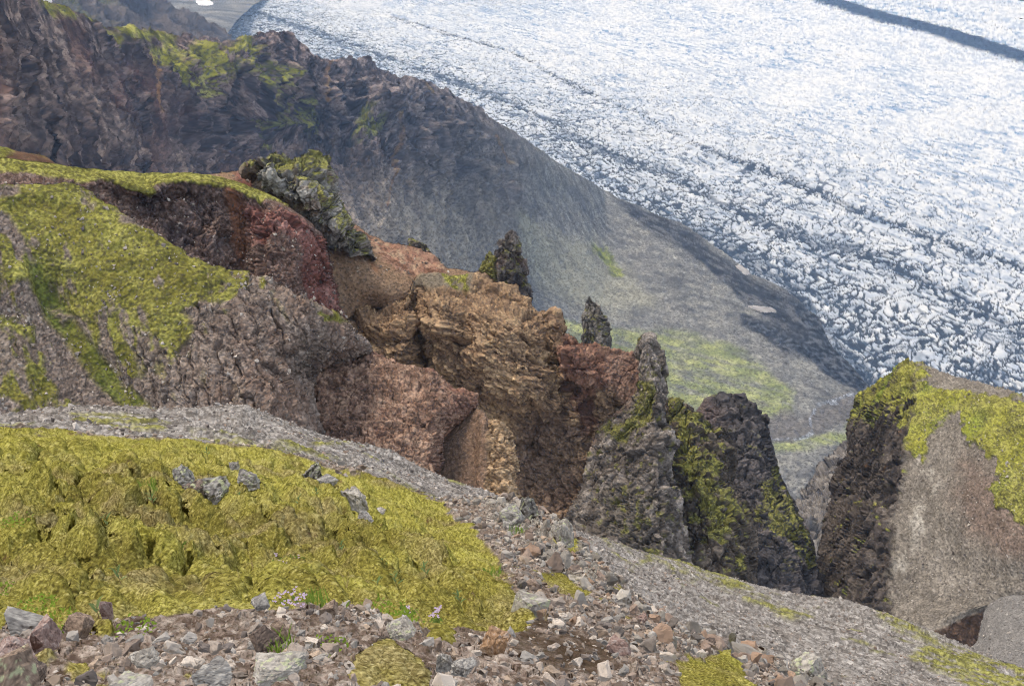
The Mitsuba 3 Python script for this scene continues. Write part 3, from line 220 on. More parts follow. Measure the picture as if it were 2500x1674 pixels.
  "-161 781 5992 3 0 1 2 0 0 2 0 0 3 0 1 2 0 0 2 0 0 3 0 1 2 0 0 3 0 0 2 1 1 2 0 0 3 0 1 2 0 0 2 0 0 3 0 1 2 0 0 3 0 0 2 0 1 2 0 0 3 0 0 2 0 1 2 0 0 3 0 0 2 -1 -1 3 0 0 2 -1 0 2 0 0 3 0 0 2 -1 -1 3 0 0 2 0 0 2 -1 0 3 0 0 2 0 -1 2 -1 0 3 0 -1 2 0 0 2 -1 0 3 0 -1 2 2 -2 2 3 -3 0 28 -19 -1 19 -10 -51 60 -42",
  "-157 748 5970 2 0 0 2 0 1 2 0 0 3 0 0 2 0 0 2 0 0 2 0 0 3 -1 0 2 0 0 2 0 0 2 0 0 3 0 0 2 0 0 2 0 0 2 0 0 3 0 1 2 -1 0 2 0 0 2 0 0 3 0 0 2 0 0 2 0 0 2 0 0 3 0 0 2 0 0 2 0 0 2 0 0 3 0 0 2 0 0 2 1 0 2 0 -1 2 0 0 3 0 0 2 0 0 2 0 0 2 0 0 3 0 0 2 0 0 2 0 0 2 0 0 2 2 -1 2 3 -2 1 22 -16 -47 59 -42"),
 'tan_pillar': (0.05, [0, 4, 8, 12, 16, 20, 24, 28, 32, 36, 40, 44, 48, 53, 57, 61, 65, 69, 73, 77, 81, 85, 89, 93, 97, 101, 105, 109, 113, 117, 121, 125, 129, 133, 137, 141, 145, 149, 153, 157, 169], [0, 10, 31, 72, 124, 168, 244], 0,
  "-90 1831 11857 2 0 1 3 1 0 2 0 1 2 1 1 2 0 0 2 1 1 2 -1 2 2 -1 3 2 -2 2 2 -1 2 2 -1 2 2 -3 1 2 -2 1 3 -3 1 2 -1 -1 2 -1 -1 1 0 -1 2 -1 -2 2 -1 -1 1 -1 -2 1 -1 -1 1 -1 -2 1 -1 -2 1 -1 -1 1 -3 -1 2 -3 0 1 -3 0 1 -3 -1 2 -2 2 3 -2 1 2 -1 2 2 -2 2 2 -1 -1 3 0 0 2 0 -1 2 0 -1 2 2 -2 2 2 -2 2 3 -3 -34 52 -36",
  "-86 1751 11957 2 1 1 2 0 0 2 1 1 2 0 1 2 1 0 2 0 1 2 -1 2 2 -1 3 2 -1 2 2 -2 2 2 -1 2 2 -3 1 2 -2 1 2 -3 1 2 -1 -1 2 -1 -1 2 0 -1 1 -1 -2 2 -1 -1 1 -1 -2 1 -1 -1 1 -1 -2 1 -1 -2 1 -1 -1 1 -3 -1 1 -3 0 2 -3 0 1 -3 -1 2 -2 2 2 -2 1 2 -1 2 3 -2 2 2 -1 -1 2 0 0 2 0 -1 2 0 -1 2 2 -2 2 2 -2 2 3 -3 -33 52 -36",
  "-105 1731 11945 2 0 1 3 -1 1 3 0 1 3 0 1 3 -1 1 3 0 1 2 -1 1 3 0 1 3 -1 1 3 0 1 3 -2 1 2 -1 1 3 -1 2 3 -2 1 3 -1 2 2 -5 5 3 -5 5 2 -4 5 3 -4 1 3 -3 1 2 -2 1 2 1 -3 1 1 -4 2 0 -3 1 1 -3 2 -1 -2 2 -1 -2 1 -2 -1 3 -5 4 3 -4 4 3 -5 4 2 1 0 3 1 -1 3 1 0 2 1 -2 3 4 -4 2 3 -4 2 4 -4 2 3 -4 -43 68 -47",
  "-127 1704 11930 3 -2 0 4 -1 1 3 -2 1 3 -1 1 4 -1 1 3 -2 1 3 -1 1 4 -2 1 3 -1 1 3 -2 1 4 -1 0 3 -1 1 3 -1 1 3 -1 1 4 -1 1 3 -1 1 3 -1 1 3 -1 1 4 -4 2 3 -8 7 3 -9 6 4 -3 4 3 -1 1 2 -1 2 3 1 -1 2 3 -4 2 3 -5 2 2 -4 4 -4 3 3 -4 3 3 -2 1 3 -2 1 3 -2 1 4 -2 2 3 1 -1 3 1 -1 3 1 0 3 9 -6 3 13 -8 -53 83 -58",
  "-136 1658 11908 4 -2 0 4 -1 1 4 -1 1 3 -2 1 4 -1 1 4 -1 1 4 -2 1 4 -1 1 3 -1 0 4 -2 1 4 -1 1 4 -1 1 3 0 1 4 -1 1 4 -1 2 3 0 1 4 -1 1 4 -1 1 3 -4 3 4 -8 6 4 -7 5 4 -1 2 3 -2 2 4 0 1 3 5 -5 3 6 -6 4 0 -1 4 -7 5 3 -5 4 4 -2 2 3 -2 3 4 -2 2 3 -1 1 4 2 -1 3 2 -2 4 3 -1 4 7 -4 3 10 -5 3 11 -5 -60 93 -65",
  "-137 1624 11893 4 -2 1 4 -1 1 3 -2 1 4 -1 1 4 -2 1 3 -1 1 4 -1 1 4 -2 1 3 -1 1 4 -2 1 4 -1 1 3 -2 1 4 0 0 3 -1 1 4 -1 0 3 0 0 4 -1 1 3 0 0 4 -1 1 4 -3 2 3 -8 5 4 -7 5 4 -2 2 3 -1 0 4 -1 1 3 2 -2 4 6 -4 3 6 -4 4 -7 5 3 -7 5 4 -3 3 3 -2 2 3 -2 3 4 -1 2 3 3 -2 3 3 -1 4 3 -2 3 13 -7 4 13 -8 -59 90 -63",
  "-133 1558 11869 3 0 1 4 -1 1 3 -1 0 4 -1 1 3 -1 1 4 -1 0 3 -1 1 4 -1 1 4 -1 0 3 -1 1 4 -1 1 3 0 0 4 -1 1 3 -1 1 4 -1 0 3 -1 1 4 -1 1 3 -1 0 4 -1 1 3 -2 1 4 -3 3 3 -3 2 4 -4 2 3 -3 3 4 -3 2 3 1 -1 3 5 -3 4 5 -4 3 -3 2 4 -4 3 3 -3 2 3 -4 3 4 -4 3 3 -2 2 4 0 0 3 0 0 3 2 -2 4 11 -8 3 11 -8 -58 89 -62"),
 'rocky_outcrop': (0.05, [0, 12, 15, 18, 22, 25, 28, 31, 35, 38, 41, 44, 48, 51, 54, 57, 60, 64, 67, 70, 73, 77, 80, 83, 86, 90, 93, 96, 99, 103, 106, 109, 112, 116, 119, 122, 125, 128, 132, 135, 138, 141, 145, 148, 151, 154, 158, 161, 164, 176], [0, 10, 38, 73, 109, 160, 205, 242, 284], 0,
  "-541 2533 12013 -38 -83 60 3 -1 3 2 -2 3 3 -1 3 3 -1 3 2 1 2 2 1 2 2 2 1 3 1 1 3 3 -1 2 2 0 3 3 -1 3 2 0 3 2 -1 3 0 -1 2 1 -1 3 0 -1 3 0 -2 3 0 -1 3 1 -1 3 0 -2 3 0 -1 2 0 -1 4 1 -1 3 0 -1 3 0 0 3 1 -1 3 0 -1 3 1 0 3 1 0 3 0 0 4 1 0 3 1 0 2 2 -1 3 2 0 3 2 -1 3 2 -1 3 3 0 3 1 -1 2 0 -2 3 0 -2 3 0 -1 2 1 -3 2 2 -2 3 1 -2 2 2 -3 2 1 -2 2 1 -3 -72 84 -59",
  "-520 2436 12193 -36 -84 60 3 -1 3 2 -1 3 3 -1 3 2 -1 3 2 1 2 3 1 2 2 1 1 2 2 1 3 2 -1 2 3 0 3 2 -1 3 3 0 2 1 -1 3 1 -1 3 0 -1 3 0 -1 2 0 -2 3 1 -1 3 0 -1 3 0 -2 2 0 -1 3 0 -1 3 1 -1 3 0 -1 3 1 0 3 0 -1 3 0 -1 3 1 0 3 1 0 3 0 0 3 1 0 3 1 0 3 2 -1 2 2 0 3 2 -1 3 2 -1 3 2 0 2 2 -1 3 0 -2 3 0 -2 2 0 -1 2 1 -3 3 1 -2 2 2 -2 2 1 -3 2 2 -2 2 1 -3 -71 84 -59",
  "-542 2444 12162 -52 -97 70 4 -1 1 5 -2 2 4 -1 2 4 -1 2 4 -2 2 5 -1 2 4 -1 1 5 -5 3 5 -6 2 5 -5 2 6 -6 3 4 -3 1 5 -2 1 4 -2 1 4 -1 1 4 0 0 4 1 0 4 1 0 3 0 0 4 1 -1 4 1 -1 3 0 0 4 1 -1 4 0 -1 3 1 -1 4 0 -1 4 2 0 3 1 -1 4 1 0 4 1 0 3 2 -1 4 1 0 3 2 -1 4 2 -2 3 2 -2 3 2 -1 4 3 -2 3 2 -2 3 3 -2 3 4 -3 3 5 -2 3 4 -3 2 5 -3 3 6 -3 2 12 -6 1 11 -6 2 12 -5 -94 99 -70",
  "-528 2462 12137 -48 -97 70 11 -27 10 7 -15 4 6 -9 3 5 -8 3 6 -9 3 6 -9 3 5 -6 2 4 -1 2 4 -2 2 4 -2 1 4 -2 2 4 -2 1 3 -1 -1 4 -1 -1 3 -2 0 4 -1 -1 4 -2 -1 3 0 0 4 1 0 3 1 0 3 0 0 4 1 0 3 1 0 4 0 0 3 1 0 4 2 -1 3 2 -1 3 2 -1 3 1 -1 3 2 -1 4 2 -1 3 2 -1 2 5 -2 3 4 -3 2 4 -2 3 4 -3 2 5 -3 3 4 -2 3 5 -3 2 8 -4 2 8 -3 2 8 -4 2 8 -3 2 9 -4 1 12 -6 2 11 -5 1 11 -5 -88 99 -70",
  "-515 2457 12108 -43 -98 70 5 -8 3 6 -8 3 5 -8 3 6 -8 3 5 -7 1 4 -8 1 5 -7 1 5 -7 2 4 -7 1 5 -7 1 5 -8 1 4 -5 2 4 -1 1 3 -2 2 4 -1 2 3 -2 2 4 -1 2 4 -2 2 3 -1 1 4 -1 1 3 -1 -1 4 -1 0 3 -1 -1 3 -1 0 4 -1 0 3 -1 -1 4 1 -1 3 1 -1 3 1 -1 3 1 -1 3 1 -1 3 1 -1 3 1 -1 2 4 -2 3 6 -2 2 5 -2 3 6 -2 2 5 -2 2 6 -2 2 9 -4 1 10 -5 2 9 -4 2 10 -5 1 11 -5 0 13 -7 1 12 -6 1 13 -7 -83 99 -70",
  "-473 2444 12086 -38 -85 61 4 -9 2 5 -8 3 4 -9 2 5 -9 2 4 -8 2 4 -7 1 4 -6 1 4 -7 1 4 -6 1 4 -6 1 3 -6 1 4 -7 1 4 -4 1 3 -2 1 3 -2 1 4 -2 2 3 -2 1 3 -2 1 3 -2 2 4 -2 1 3 -2 1 3 1 0 2 0 -1 3 0 -1 3 0 -1 3 1 0 2 0 -1 3 0 -1 3 0 0 2 3 -1 2 4 -2 3 4 -1 2 3 -2 2 4 -1 2 4 -1 2 4 -2 2 9 -2 1 9 -3 2 9 -2 1 9 -3 1 9 -2 2 8 -3 1 9 -3 2 9 -4 1 9 -5 1 8 -4 2 9 -5 -71 86 -60",
  "-443 2419 12062 -34 -75 54 4 -7 1 3 -7 1 4 -7 1 3 -7 2 3 -7 1 4 -7 1 3 -6 1 3 -5 0 3 -4 1 3 -5 0 4 -4 1 3 -4 0 3 -5 0 3 -4 1 3 -5 0 3 -1 1 2 -2 2 3 -1 1 3 -1 1 3 -2 1 3 -1 1 2 -2 1 3 -1 1 3 -1 1 3 0 0 2 1 0 2 1 -1 3 2 0 2 1 -1 2 1 0 3 2 -1 2 1 0 2 1 -1 3 2 -1 1 6 -2 2 5 -2 2 5 -2 1 5 -2 2 6 -2 2 5 -2 2 5 -2 1 8 -2 1 9 -3 2 8 -3 1 9 -3 1 9 -3 2 8 -3 -62 76 -54",
  "-419 2412 12034 -34 -75 53 2 -4 0 3 -5 0 3 -5 0 3 -4 0 2 -5 0 3 -5 0 3 -4 0 2 -5 0 3 -3 0 3 -1 2 3 -2 1 3 -1 1 3 -2 1 3 -1 1 3 -2 2 3 -1 1 2 -2 1 3 -1 0 3 -1 1 3 -1 0 3 0 0 2 -1 1 3 -1 0 3 -1 0 2 0 0 2 1 -2 3 1 -2 2 1 -1 2 1 -2 2 1 -2 2 1 -1 2 1 -2 2 2 -1 2 3 -1 2 4 -1 2 4 -1 2 3 0 2 4 -1 2 4 -1 2 4 -1 2 5 -1 2 7 -2 1 7 -2 2 6 -2 2 7 -2 1 7 -2 2 7 -1 -60 75 -54",
  "-392 2412 12006 -38 -80 56 3 -1 0 3 -1 -1 2 -1 -1 3 -1 -1 3 -1 0 2 -1 -1 3 0 -1 3 -1 0 2 -1 -1 3 -1 -1 3 -1 0 3 -1 0 2 -1 0 3 0 0 3 -1 0 3 -1 0 3 -1 0 3 0 -1 2 -1 0 3 -1 0 3 -1 0 3 -1 0 3 0 0 2 -1 -1 3 0 -1 2 -1 -1 3 -1 -1 2 0 -1 3 -1 -1 3 -1 0 2 0 -1 3 -1 -1 2 3 -1 2 3 0 3 3 -1 2 3 0 2 3 -1 3 3 0 2 3 -1 2 3 -1 2 2 -3 2 2 -3 2 2 -2 2 2 -3 1 2 -2 2 2 -3 2 2 -3 -63 81 -56"),
 'grey_buttress': (0.05, [0, 12, 15, 19, 22, 25, 28, 32, 35, 38, 41, 45, 48, 51, 55, 58, 61, 64, 68, 71, 74, 78, 81, 84, 87, 91, 94, 97, 100, 104, 107, 110, 114, 117, 120, 123, 127, 130, 133, 137, 140, 143, 146, 150, 153, 156, 159, 163, 166, 178], [0, 10, 26, 55, 93, 128, 165, 203, 242, 288, 337, 398, 460, 526, 611], 0,
  "302 2169 11886 -12 -18 13 1 -1 1 0 0 0 0 -1 1 1 0 0 0 -1 1 0 -1 1 1 0 0 0 -1 1 0 0 0 1 -1 1 0 0 1 0 -1 0 1 -1 1 0 0 0 1 0 0 0 0 0 1 0 0 0 0 0 1 0 0 0 0 0 1 0 0 0 -1 0 1 0 0 0 0 0 1 0 0 0 0 0 1 0 0 0 0 0 1 0 0 0 0 0 1 0 0 0 0 0 1 0 -1 0 0 0 1 1 -1 0 0 0 0 1 -1 1 0 0 0 0 -1 1 1 -1 0 0 0 1 1 -1 0 0 0 1 0 -1 0 1 0 1 0 -1 0 1 0 -6 18 -13",
  "296 2129 11926 -11 -18 13 0 0 1 1 -1 0 0 0 1 0 -1 0 1 -1 1 0 0 1 0 -1 0 1 0 1 0 -1 0 0 0 1 1 -1 1 0 -1 0 0 0 1 1 -1 0 0 0 0 1 0 0 0 0 0 1 0 0 0 0 0 1 0 0 0 0 0 1 0 0 0 0 0 1 0 0 0 0 0 1 0 0 0 -1 0 1 0 0 0 0 0 1 0 0 0 0 0 1 0 0 0 0 -1 0 1 0 1 0 -1 0 1 0 1 0 -1 0 0 0 1 1 -1 0 0 -1 1 1 0 0 0 -1 1 0 0 0 1 -1 1 0 0 0 1 -1 0 0 0 -6 18 -13",
  "295 2126 11907 -17 -25 18 1 -2 2 0 -1 1 0 -1 1 1 -2 2 0 -1 1 0 -2 1 1 -1 1 0 -2 2 0 -1 1 1 -1 1 0 -2 2 1 -1 0 0 0 1 1 -1 0 1 -1 1 0 -1 0 1 0 1 1 -1 0 0 -1 1 1 0 1 1 -1 0 0 -1 1 1 -1 0 1 0 0 0 1 0 1 0 -1 1 1 0 1 0 -1 1 0 -1 0 1 0 1 0 -1 1 1 0 1 0 -1 0 1 0 1 0 -1 1 1 -1 1 1 0 1 2 -2 1 1 -1 1 2 -1 1 2 -1 1 2 -2 1 2 -1 1 2 -1 1 1 -1 1 2 -1 1 2 -2 -10 26 -18",
  "297 2119 11881 -25 -35 24 1 -2 2 0 -3 2 1 -3 2 0 -2 1 1 -3 2 1 -2 2 0 -3 2 1 -3 1 1 -2 2 0 -1 0 1 -1 1 1 -1 0 1 -1 1 1 -1 0 1 -1 1 1 -1 1 1 -1 0 1 -1 1 0 -2 0 1 -1 1 1 -1 0 1 1 0 1 0 0 1 1 0 2 0 -1 1 1 0 1 0 0 1 1 0 1 0 -1 1 1 0 1 0 0 1 1 0 1 0 -1 1 1 0 2 0 0 1 2 -1 1 2 -1 2 2 -1 1 2 -1 1 2 -2 2 3 -1 1 2 -1 1 2 -1 2 2 -1 1 2 -1 1 2 -1 2 2 -1 -15 35 -25",
  "301 2102 11852 -28 -38 27 1 -5 3 0 -4 2 1 -4 2 1 -4 2 0 -4 2 1 -4 2 0 -4 3 1 -1 1 1 -2 0 1 -1 1 1 -2 1 1 -1 1 1 -1 0 1 -2 1 1 -1 1 1 -1 1 1 -2 0 1 -1 1 1 0 0 1 0 0 1 1 0 2 0 -1 1 0 0 1 1 0 1 0 0 2 1 0 1 0 -1 1 1 0 1 0 0 1 0 0 2 1 -1 1 0 0 1 1 0 1 0 0 2 2 -1 1 2 -1 2 2 -1 1 3 -1 2 2 -1 1 2 -1 2 2 -2 1 3 -1 2 2 -1 1 2 -1 2 2 -1 1 3 -1 2 2 -1 -17 38 -27",
  "303 2099 11816 -34 -46 32 1 -3 2 1 -4 2 1 -4 2 0 -4 2 1 -3 2 1 -4 2 1 -4 2 1 -3 2 1 -3 2 1 -2 1 1 -3 1 1 -2 2 1 -3 1 1 -2 1 1 -2 2 1 -3 1 1 -2 2 1 -3 1 1 -2 1 1 -2 2 1 -1 0 1 0 0 2 0 0 1 1 -1 2 0 0 1 1 0 1 0 0 2 1 -1 1 0 0 2 0 0 1 1 0 1 0 -1 2 1 0 1 0 0 2 1 0 1 1 -1 2 3 -1 1 3 -1 2 2 -1 2 3 -1 2 3 -1 1 3 -1 2 2 -2 2 3 -1 1 3 -1 2 3 -1 2 2 -1 -21 45 -32",
  "294 2109 11775 -45 -59 42 2 -3 2 1 -4 2 1 -4 2 2 -3 2 1 -4 2 1 -3 2 1 -4 2 2 -3 2 1 -3 2 1 -3 1 2 -3 1 1 -3 2 1 -2 1 2 -3 1 1 -3 1 1 -2 1 2 -3 2 1 -3 1 1 -3 1 1 -2 1 2 -3 2 1 -3 1 1 -2 1 2 -1 0 1 -1 1 2 -1 0 2 -1 1 1 0 0 2 -1 1 1 -1 0 2 -1 1 1 0 0 2 -1 0 1 -1 1 2 -1 0 2 -1 1 1 0 0 2 0 0 2 4 -2 2 4 -3 3 4 -2 2 4 -2 2 3 -2 3 4 -3 2 4 -2 2 4 -2 2 4 -2 -27 59 -42",
  "284 2137 11729 -62 -79 56 2 -4 1 2 -4 2 2 -3 1 1 -4 1 2 -4 1 2 -4 1 2 -3 2 2 -4 1 1 -4 1 2 -4 1 2 -3 2 2 -3 1 2 -3 1 2 -3 2 1 -3 1 2 -3 2 2 -3 1 2 -3 2 2 -3 1 2 -3 1 2 -3 2 2 -3 1 2 -3 2 1 -3 1 2 -3 1 2 -3 2 2 -2 1 2 -2 2 2 -3 1 2 -2 1 2 -2 2 2 -2 1 2 -3 1 2 -2 2 1 -2 1 2 -2 1 2 -3 2 2 -2 1 2 0 0 3 5 -2 3 5 -2 3 4 -2 3 5 -3 3 5 -2 2 5 -2 3 4 -2 3 5 -2 -40 81 -58",
  "263 2131 11694 -71 -79 56 2 -5 2 3 -5 2 3 -4 2 2 -5 1 3 -4 2 3 -5 2 2 -4 2 3 -5 2 3 -5 2 2 -4 2 3 -5 2 2 -4 1 3 -3 2 3 -4 2 3 -4 2 2 -3 2 3 -4 1 3 -3 2 2 -4 2 3 -4 2 2 -3 2 3 -4 1 3 -3 2 2 -4 2 3 -4 2 3 -2 2 2 -3 1 3 -3 2 3 -3 2 2 -2 1 3 -3 2 3 -3 2 2 -2 1 3 -3 2 2 -3 2 3 -2 1 3 -3 2 2 -3 2 3 1 0 4 4 -2 3 4 -2 4 4 -2 4 4 -2 3 4 -2 4 4 -2 3 4 -2 4 5 -2 -55 109 -78",
  "243 2105 11649 -71 -80 56 4 -5 4 3 -6 3 4 -5 4 3 -6 3 3 -6 4 4 -5 3 3 -6 4 3 -5 4 4 -6 3 3 -6 4 3 -4 2 4 -4 2 3 -4 2 3 -3 2 4 -4 2 3 -4 2 3 -3 2 4 -4 2 3 -4 2 3 -4 2 4 -3 2 3 -4 2 3 -4 2 3 -4 2 4 -2 2 3 -3 3 3 -3 2 4 -2 2 3 -3 2 3 -3 2 4 -2 2 3 -3 2 3 -3 2 3 -2 2 3 -3 3 4 -3 2 3 -3 2 4 3 -1 4 4 -2 4 4 -2 5 4 -2 4 4 -2 4 4 -2 4 4 -2 5 3 -2 4 4 -2 4 4 -2 -65 130 -92",
  "229 2072 11614 -71 -80 56 4 -6 4 4 -5 4 3 -6 4 4 -5 3 3 -6 4 4 -5 4 3 -6 3 4 -6 4 4 -5 4 3 -6 3 3 -5 4 4 -6 4 4 -3 2 3 -4 3 4 -4 2 3 -3 3 4 -4 2 3 -4 3 4 -3 2 3 -4 2 4 -4 3 3 -3 2 4 -4 3 3 -4 2 4 -4 3 3 -3 2 4 -2 2 3 -3 1 4 -2 2 3 -3 2 4 -2 1 3 -3 2 4 -2 2 3 -3 1 4 -2 2 3 -3 2 4 -2 1 3 -3 2 4 4 -2 5 4 -2 5 5 -3 4 5 -3 5 5 -2 4 5 -3 5 5 -3 5 5 -2 4 5 -3 -67 134 -96",
  "207 2024 11579 -69 -79 56 4 -6 4 4 -5 4 5 -6 4 4 -6 3 4 -5 4 4 -6 4 4 -5 4 4 -6 4 5 -5 4 4 -6 4 4 -6 4 4 -5 4 4 -5 3 4 -4 3 4 -5 3 4 -4 3 4 -5 4 4 -4 3 4 -5 3 4 -4 3 4 -5 3 4 -4 3 4 -5 3 4 -4 4 4 -2 1 4 -2 2 4 -2 1 4 -2 1 4 -2 2 4 -2 1 5 -2 1 4 -2 2 4 -2 1 4 -2 1 4 -2 2 4 -2 1 4 -2 2 5 5 -3 5 5 -2 5 6 -3 5 5 -3 6 5 -2 5 5 -3 5 6 -2 5 5 -3 5 5 -3 6 5 -2 -73 146 -104",
  "183 1961 11557 -69 -80 56 5 -4 3 5 -5 3 5 -4 4 5 -5 3 4 -4 3 5 -5 4 5 -5 3 5 -4 3 5 -5 4 4 -4 3 5 -5 4 5 -4 3 4 -5 3 5 -4 3 5 -4 3 4 -4 3 5 -4 3 5 -3 3 4 -4 3 5 -4 2 4 -4 3 5 -4 3 4 -4 3 5 -4 3 4 -4 3 5 -2 2 4 -2 1 5 -1 1 5 -2 1 5 -1 1 4 -2 1 5 -1 1 5 -2 1 4 -1 2 5 -2 1 5 -1 1 4 -2 1 5 1 -1 6 5 -4 6 5 -5 6 5 -4 6 6 -4 6 5 -5 5 5 -4 6 5 -4 6 5 -5 6 5 -4 -75 153 -109",
  "162 1897 11538 -68 -80 56 5 -3 3 6 -4 3 5 -4 3 6 -4 3 6 -4 3 5 -4 3 6 -4 3 5 -4 3 6 -4 3 5 -3 3 5 -4 3 6 -4 3 5 -4 3 6 -3 2 5 -4 3 5 -3 2 6 -3 3 5 -3 2 5 -4 3 6 -3 2 5 -3 3 5 -3 2 5 -4 3 6 -3 2 5 -3 3 5 -2 1 5 -2 0 6 -1 0 5 -2 1 6 -1 0 5 -2 0 5 -1 1 5 -2 0 6 -1 0 5 -2 1 5 -2 0 6 -1 1 5 1 -3 7 5 -5 6 4 -5 6 5 -6 7 5 -5 6 4 -5 7 5 -6 6 5 -5 7 4 -5 6 5 -6 -82 157 -112",
  "146 1818 11501 -68 -80 56 6 -4 3 6 -3 3 7 -4 3 6 -3 3 6 -4 3 6 -4 3 6 -3 3 6 -4 3 6 -3 3 6 -4 3 6 -4 3 5 -3 3 6 -4 3 6 -3 3 6 -3 2 6 -2 2 6 -3 2 6 -2 2 6 -3 2 5 -2 2 6 -3 2 6 -2 2 6 -3 2 5 -2 2 6 -3 2 6 -1 1 6 -1 1 6 -1 1 6 -1 1 6 -2 1 5 -1 1 6 -1 1 6 -1 2 6 -2 1 6 -1 1 6 -1 0 7 5 -4 6 5 -4 7 5 -4 7 5 -4 7 4 -4 7 5 -4 8 5 -4 7 5 -4 7 4 -4 7 5 -4 7 5 -3 -89 156 -112"),
 'dark_spire': (0.05, [0, 7, 14, 21, 28, 35, 42, 49, 56, 63, 70, 77, 84, 91, 98, 105, 112, 118, 125, 132, 139], [0, 9, 23, 37, 53, 65, 75, 87, 103, 123, 163, 178], 1,
  "1 2799 11917 0 0 0 1 0 0 0 0 0 0 -1 0 1 0 0 -1 -1 0 0 0 0 0 0 0 -1 -1 0 0 0 0 -1 0 0 -1 1 0 0 0 0 0 0 0 0 1 0 0 0 0 0 1 0 0 0 0 1 0 0",
  "-2 2808 11907 4 0 0 4 -2 0 2 -1 0 2 -3 0 1 -3 0 -1 -2 0 -2 -3 0 -2 -2 0 -4 -1 0 -4 0 0 -4 0 0 -3 1 0 -3 2 0 -2 3 0 0 2 0 0 3 0 2 3 0 3 1 0 3 2 0",
  "-1 2809 11892 4 -1 0 4 -1 0 3 -2 0 2 -3 0 1 -3 0 -1 -3 0 -2 -3 0 -3 -2 0 -4 -2 0 -4 0 0 -5 0 0 -4 2 0 -3 2 0 -2 3 0 -1 3 0 1 3 0 2 3 0 3 2 0 4 1 0",
  "-7 2815 11877 7 -1 0 7 -2 0 5 -4 0 4 -5 0 1 -5 0 -1 -5 0 -4 -5 0 -5 -3 0 -7 -3 0 -7 -1 0 -8 1 0 -6 3 0 -5 3 0 -4 5 0 -1 5 0 1 5 0 4 5 0 5 4 0 6 2 0",
  "-11 2820 11859 11 -1 0 9 -4 0 7 -5 0 5 -6 0 2 -8 0 -2 -7 0 -5 -6 0 -7 -6 0 -9 -3 0 -11 -1 0 -10 1 0 -9 3 0 -8 6 0 -5 6 0 -1 7 0 1 8 0 5 6 0 8 5 0 9 4 0",
  "-15 2821 11846 11 -1 0 10 -4 0 8 -5 0 5 -7 0 1 -8 0 -1 -7 0 -5 -7 0 -8 -6 0 -10 -3 0 -11 -1 0 -11 1 0 -10 3 0 -7 6 0 -5 7 0 -2 7 0 2 8 0 5 7 0 7 5 0 10 4 0",
  "-23 2830 11835 14 -1 0 14 -5 0 10 -7 0 7 -10 0 2 -10 0 -2 -10 0 -7 -9 0 -10 -8 0 -14 -4 0 -14 -2 0 -15 2 0 -13 4 0 -10 8 0 -7 9 0 -2 10 0 2 10 0 7 10 0 10 7 0 13 5 0",
  "-23 2838 11822 18 -2 0 16 -6 0 13 -9 0 8 -11 0 3 -13 0 -3 -13 0 -8 -11 0 -13 -9 0 -16 -6 0 -18 -2 0 -18 2 0 -16 6 0 -13 9 0 -8 11 0 -3 13 0 3 13 0 8 11 0 13 9 0 16 6 0",
  "-20 2840 11804 20 -2 0 18 -7 0 14 -10 0 9 -12 0 3 -14 0 -3 -14 0 -9 -12 0 -14 -10 0 -18 -7 0 -20 -2 0 -19 2 0 -18 7 0 -14 10 0 -9 12 0 -4 14 0 4 14 0 9 12 0 14 10 0 18 7 0",
  "-14 2834 11782 19 -3 0 16 -6 0 14 -9 0 9 -12 0 3 -13 0 -3 -13 0 -9 -12 0 -14 -10 0 -16 -6 0 -19 -2 0 -19 2 0 -17 6 0 -14 10 0 -8 12 0 -3 13 0 3 13 0 8 12 0 14 9 0 17 6 0",
  "-10 2819 11739 18 -2 0 17 -6 0 14 -10 0 8 -11 0 3 -13 0 -3 -13 0 -8 -12 0 -14 -10 0 -17 -6 0 -18 -2 0 -19 2 0 -17 6 0 -13 10 0 -9 12 0 -2 13 0 2 13 0 9 11 0 13 10 0 17 6 0",
  "-10 2819 11579 18 -2 0 17 -6 0 14 -10 0 8 -11 0 3 -13 0 -3 -13 0 -8 -12 0 -14 -10 0 -17 -6 0 -18 -2 0 -19 2 0 -17 6 0 -13 10 0 -9 12 0 -2 13 0 2 13 0 9 11 0 13 10 0 17 6 0"),
 'slab_spire': (0.05, [0, 5, 10, 15, 20, 25, 30, 35, 40, 45, 50, 55, 60, 65, 70, 75, 80, 85, 90, 95, 100], [0, 13, 23, 43, 63, 83, 100, 138, 153], 1,
  "232 2995 11632 0 0 0 1 0 0 0 -1 0 0 0 0 0 0 0 0 0 0 0 0 0 0 0 0 -1 -1 0 0 0 0 -1 0 0 0 1 0 0 0 0 0 0 0 0 0 0 0 0 0 0 0 0 0 1 0 0 0 0",
  "232 2993 11616 4 0 0 4 -1 0 3 -1 0 1 -2 0 1 -2 0 -1 -2 0 -1 -2 0 -3 -1 0 -4 -1 0 -4 -1 0 -4 1 0 -4 1 0 -3 1 0 -2 2 0 0 2 0 0 2 0 2 2 0 3 1 0 4 1 0",
  "238 2991 11605 6 0 0 6 -2 0 4 -2 0 3 -3 0 1 -3 0 -1 -3 0 -3 -3 0 -4 -2 0 -6 -2 0 -6 0 0 -7 0 0 -5 2 0 -5 2 0 -3 3 0 -1 3 0 1 3 0 3 3 0 5 2 0 5 2 0",
  "244 2984 11581 9 -1 0 9 -2 0 6 -3 0 4 -4 0 2 -5 0 -2 -4 0 -4 -4 0 -6 -4 0 -9 -2 0 -9 0 0 -9 0 0 -8 2 0 -7 4 0 -4 4 0 -1 4 0 1 5 0 4 4 0 7 3 0 8 2 0",
  "248 2976 11558 12 0 0 10 -3 0 9 -4 0 5 -6 0 2 -5 0 -2 -6 0 -5 -5 0 -9 -4 0 -10 -3 0 -12 -1 0 -11 1 0 -11 3 0 -8 4 0 -5 5 0 -2 6 0 2 5 0 5 6 0 8 4 0 11 3 0",
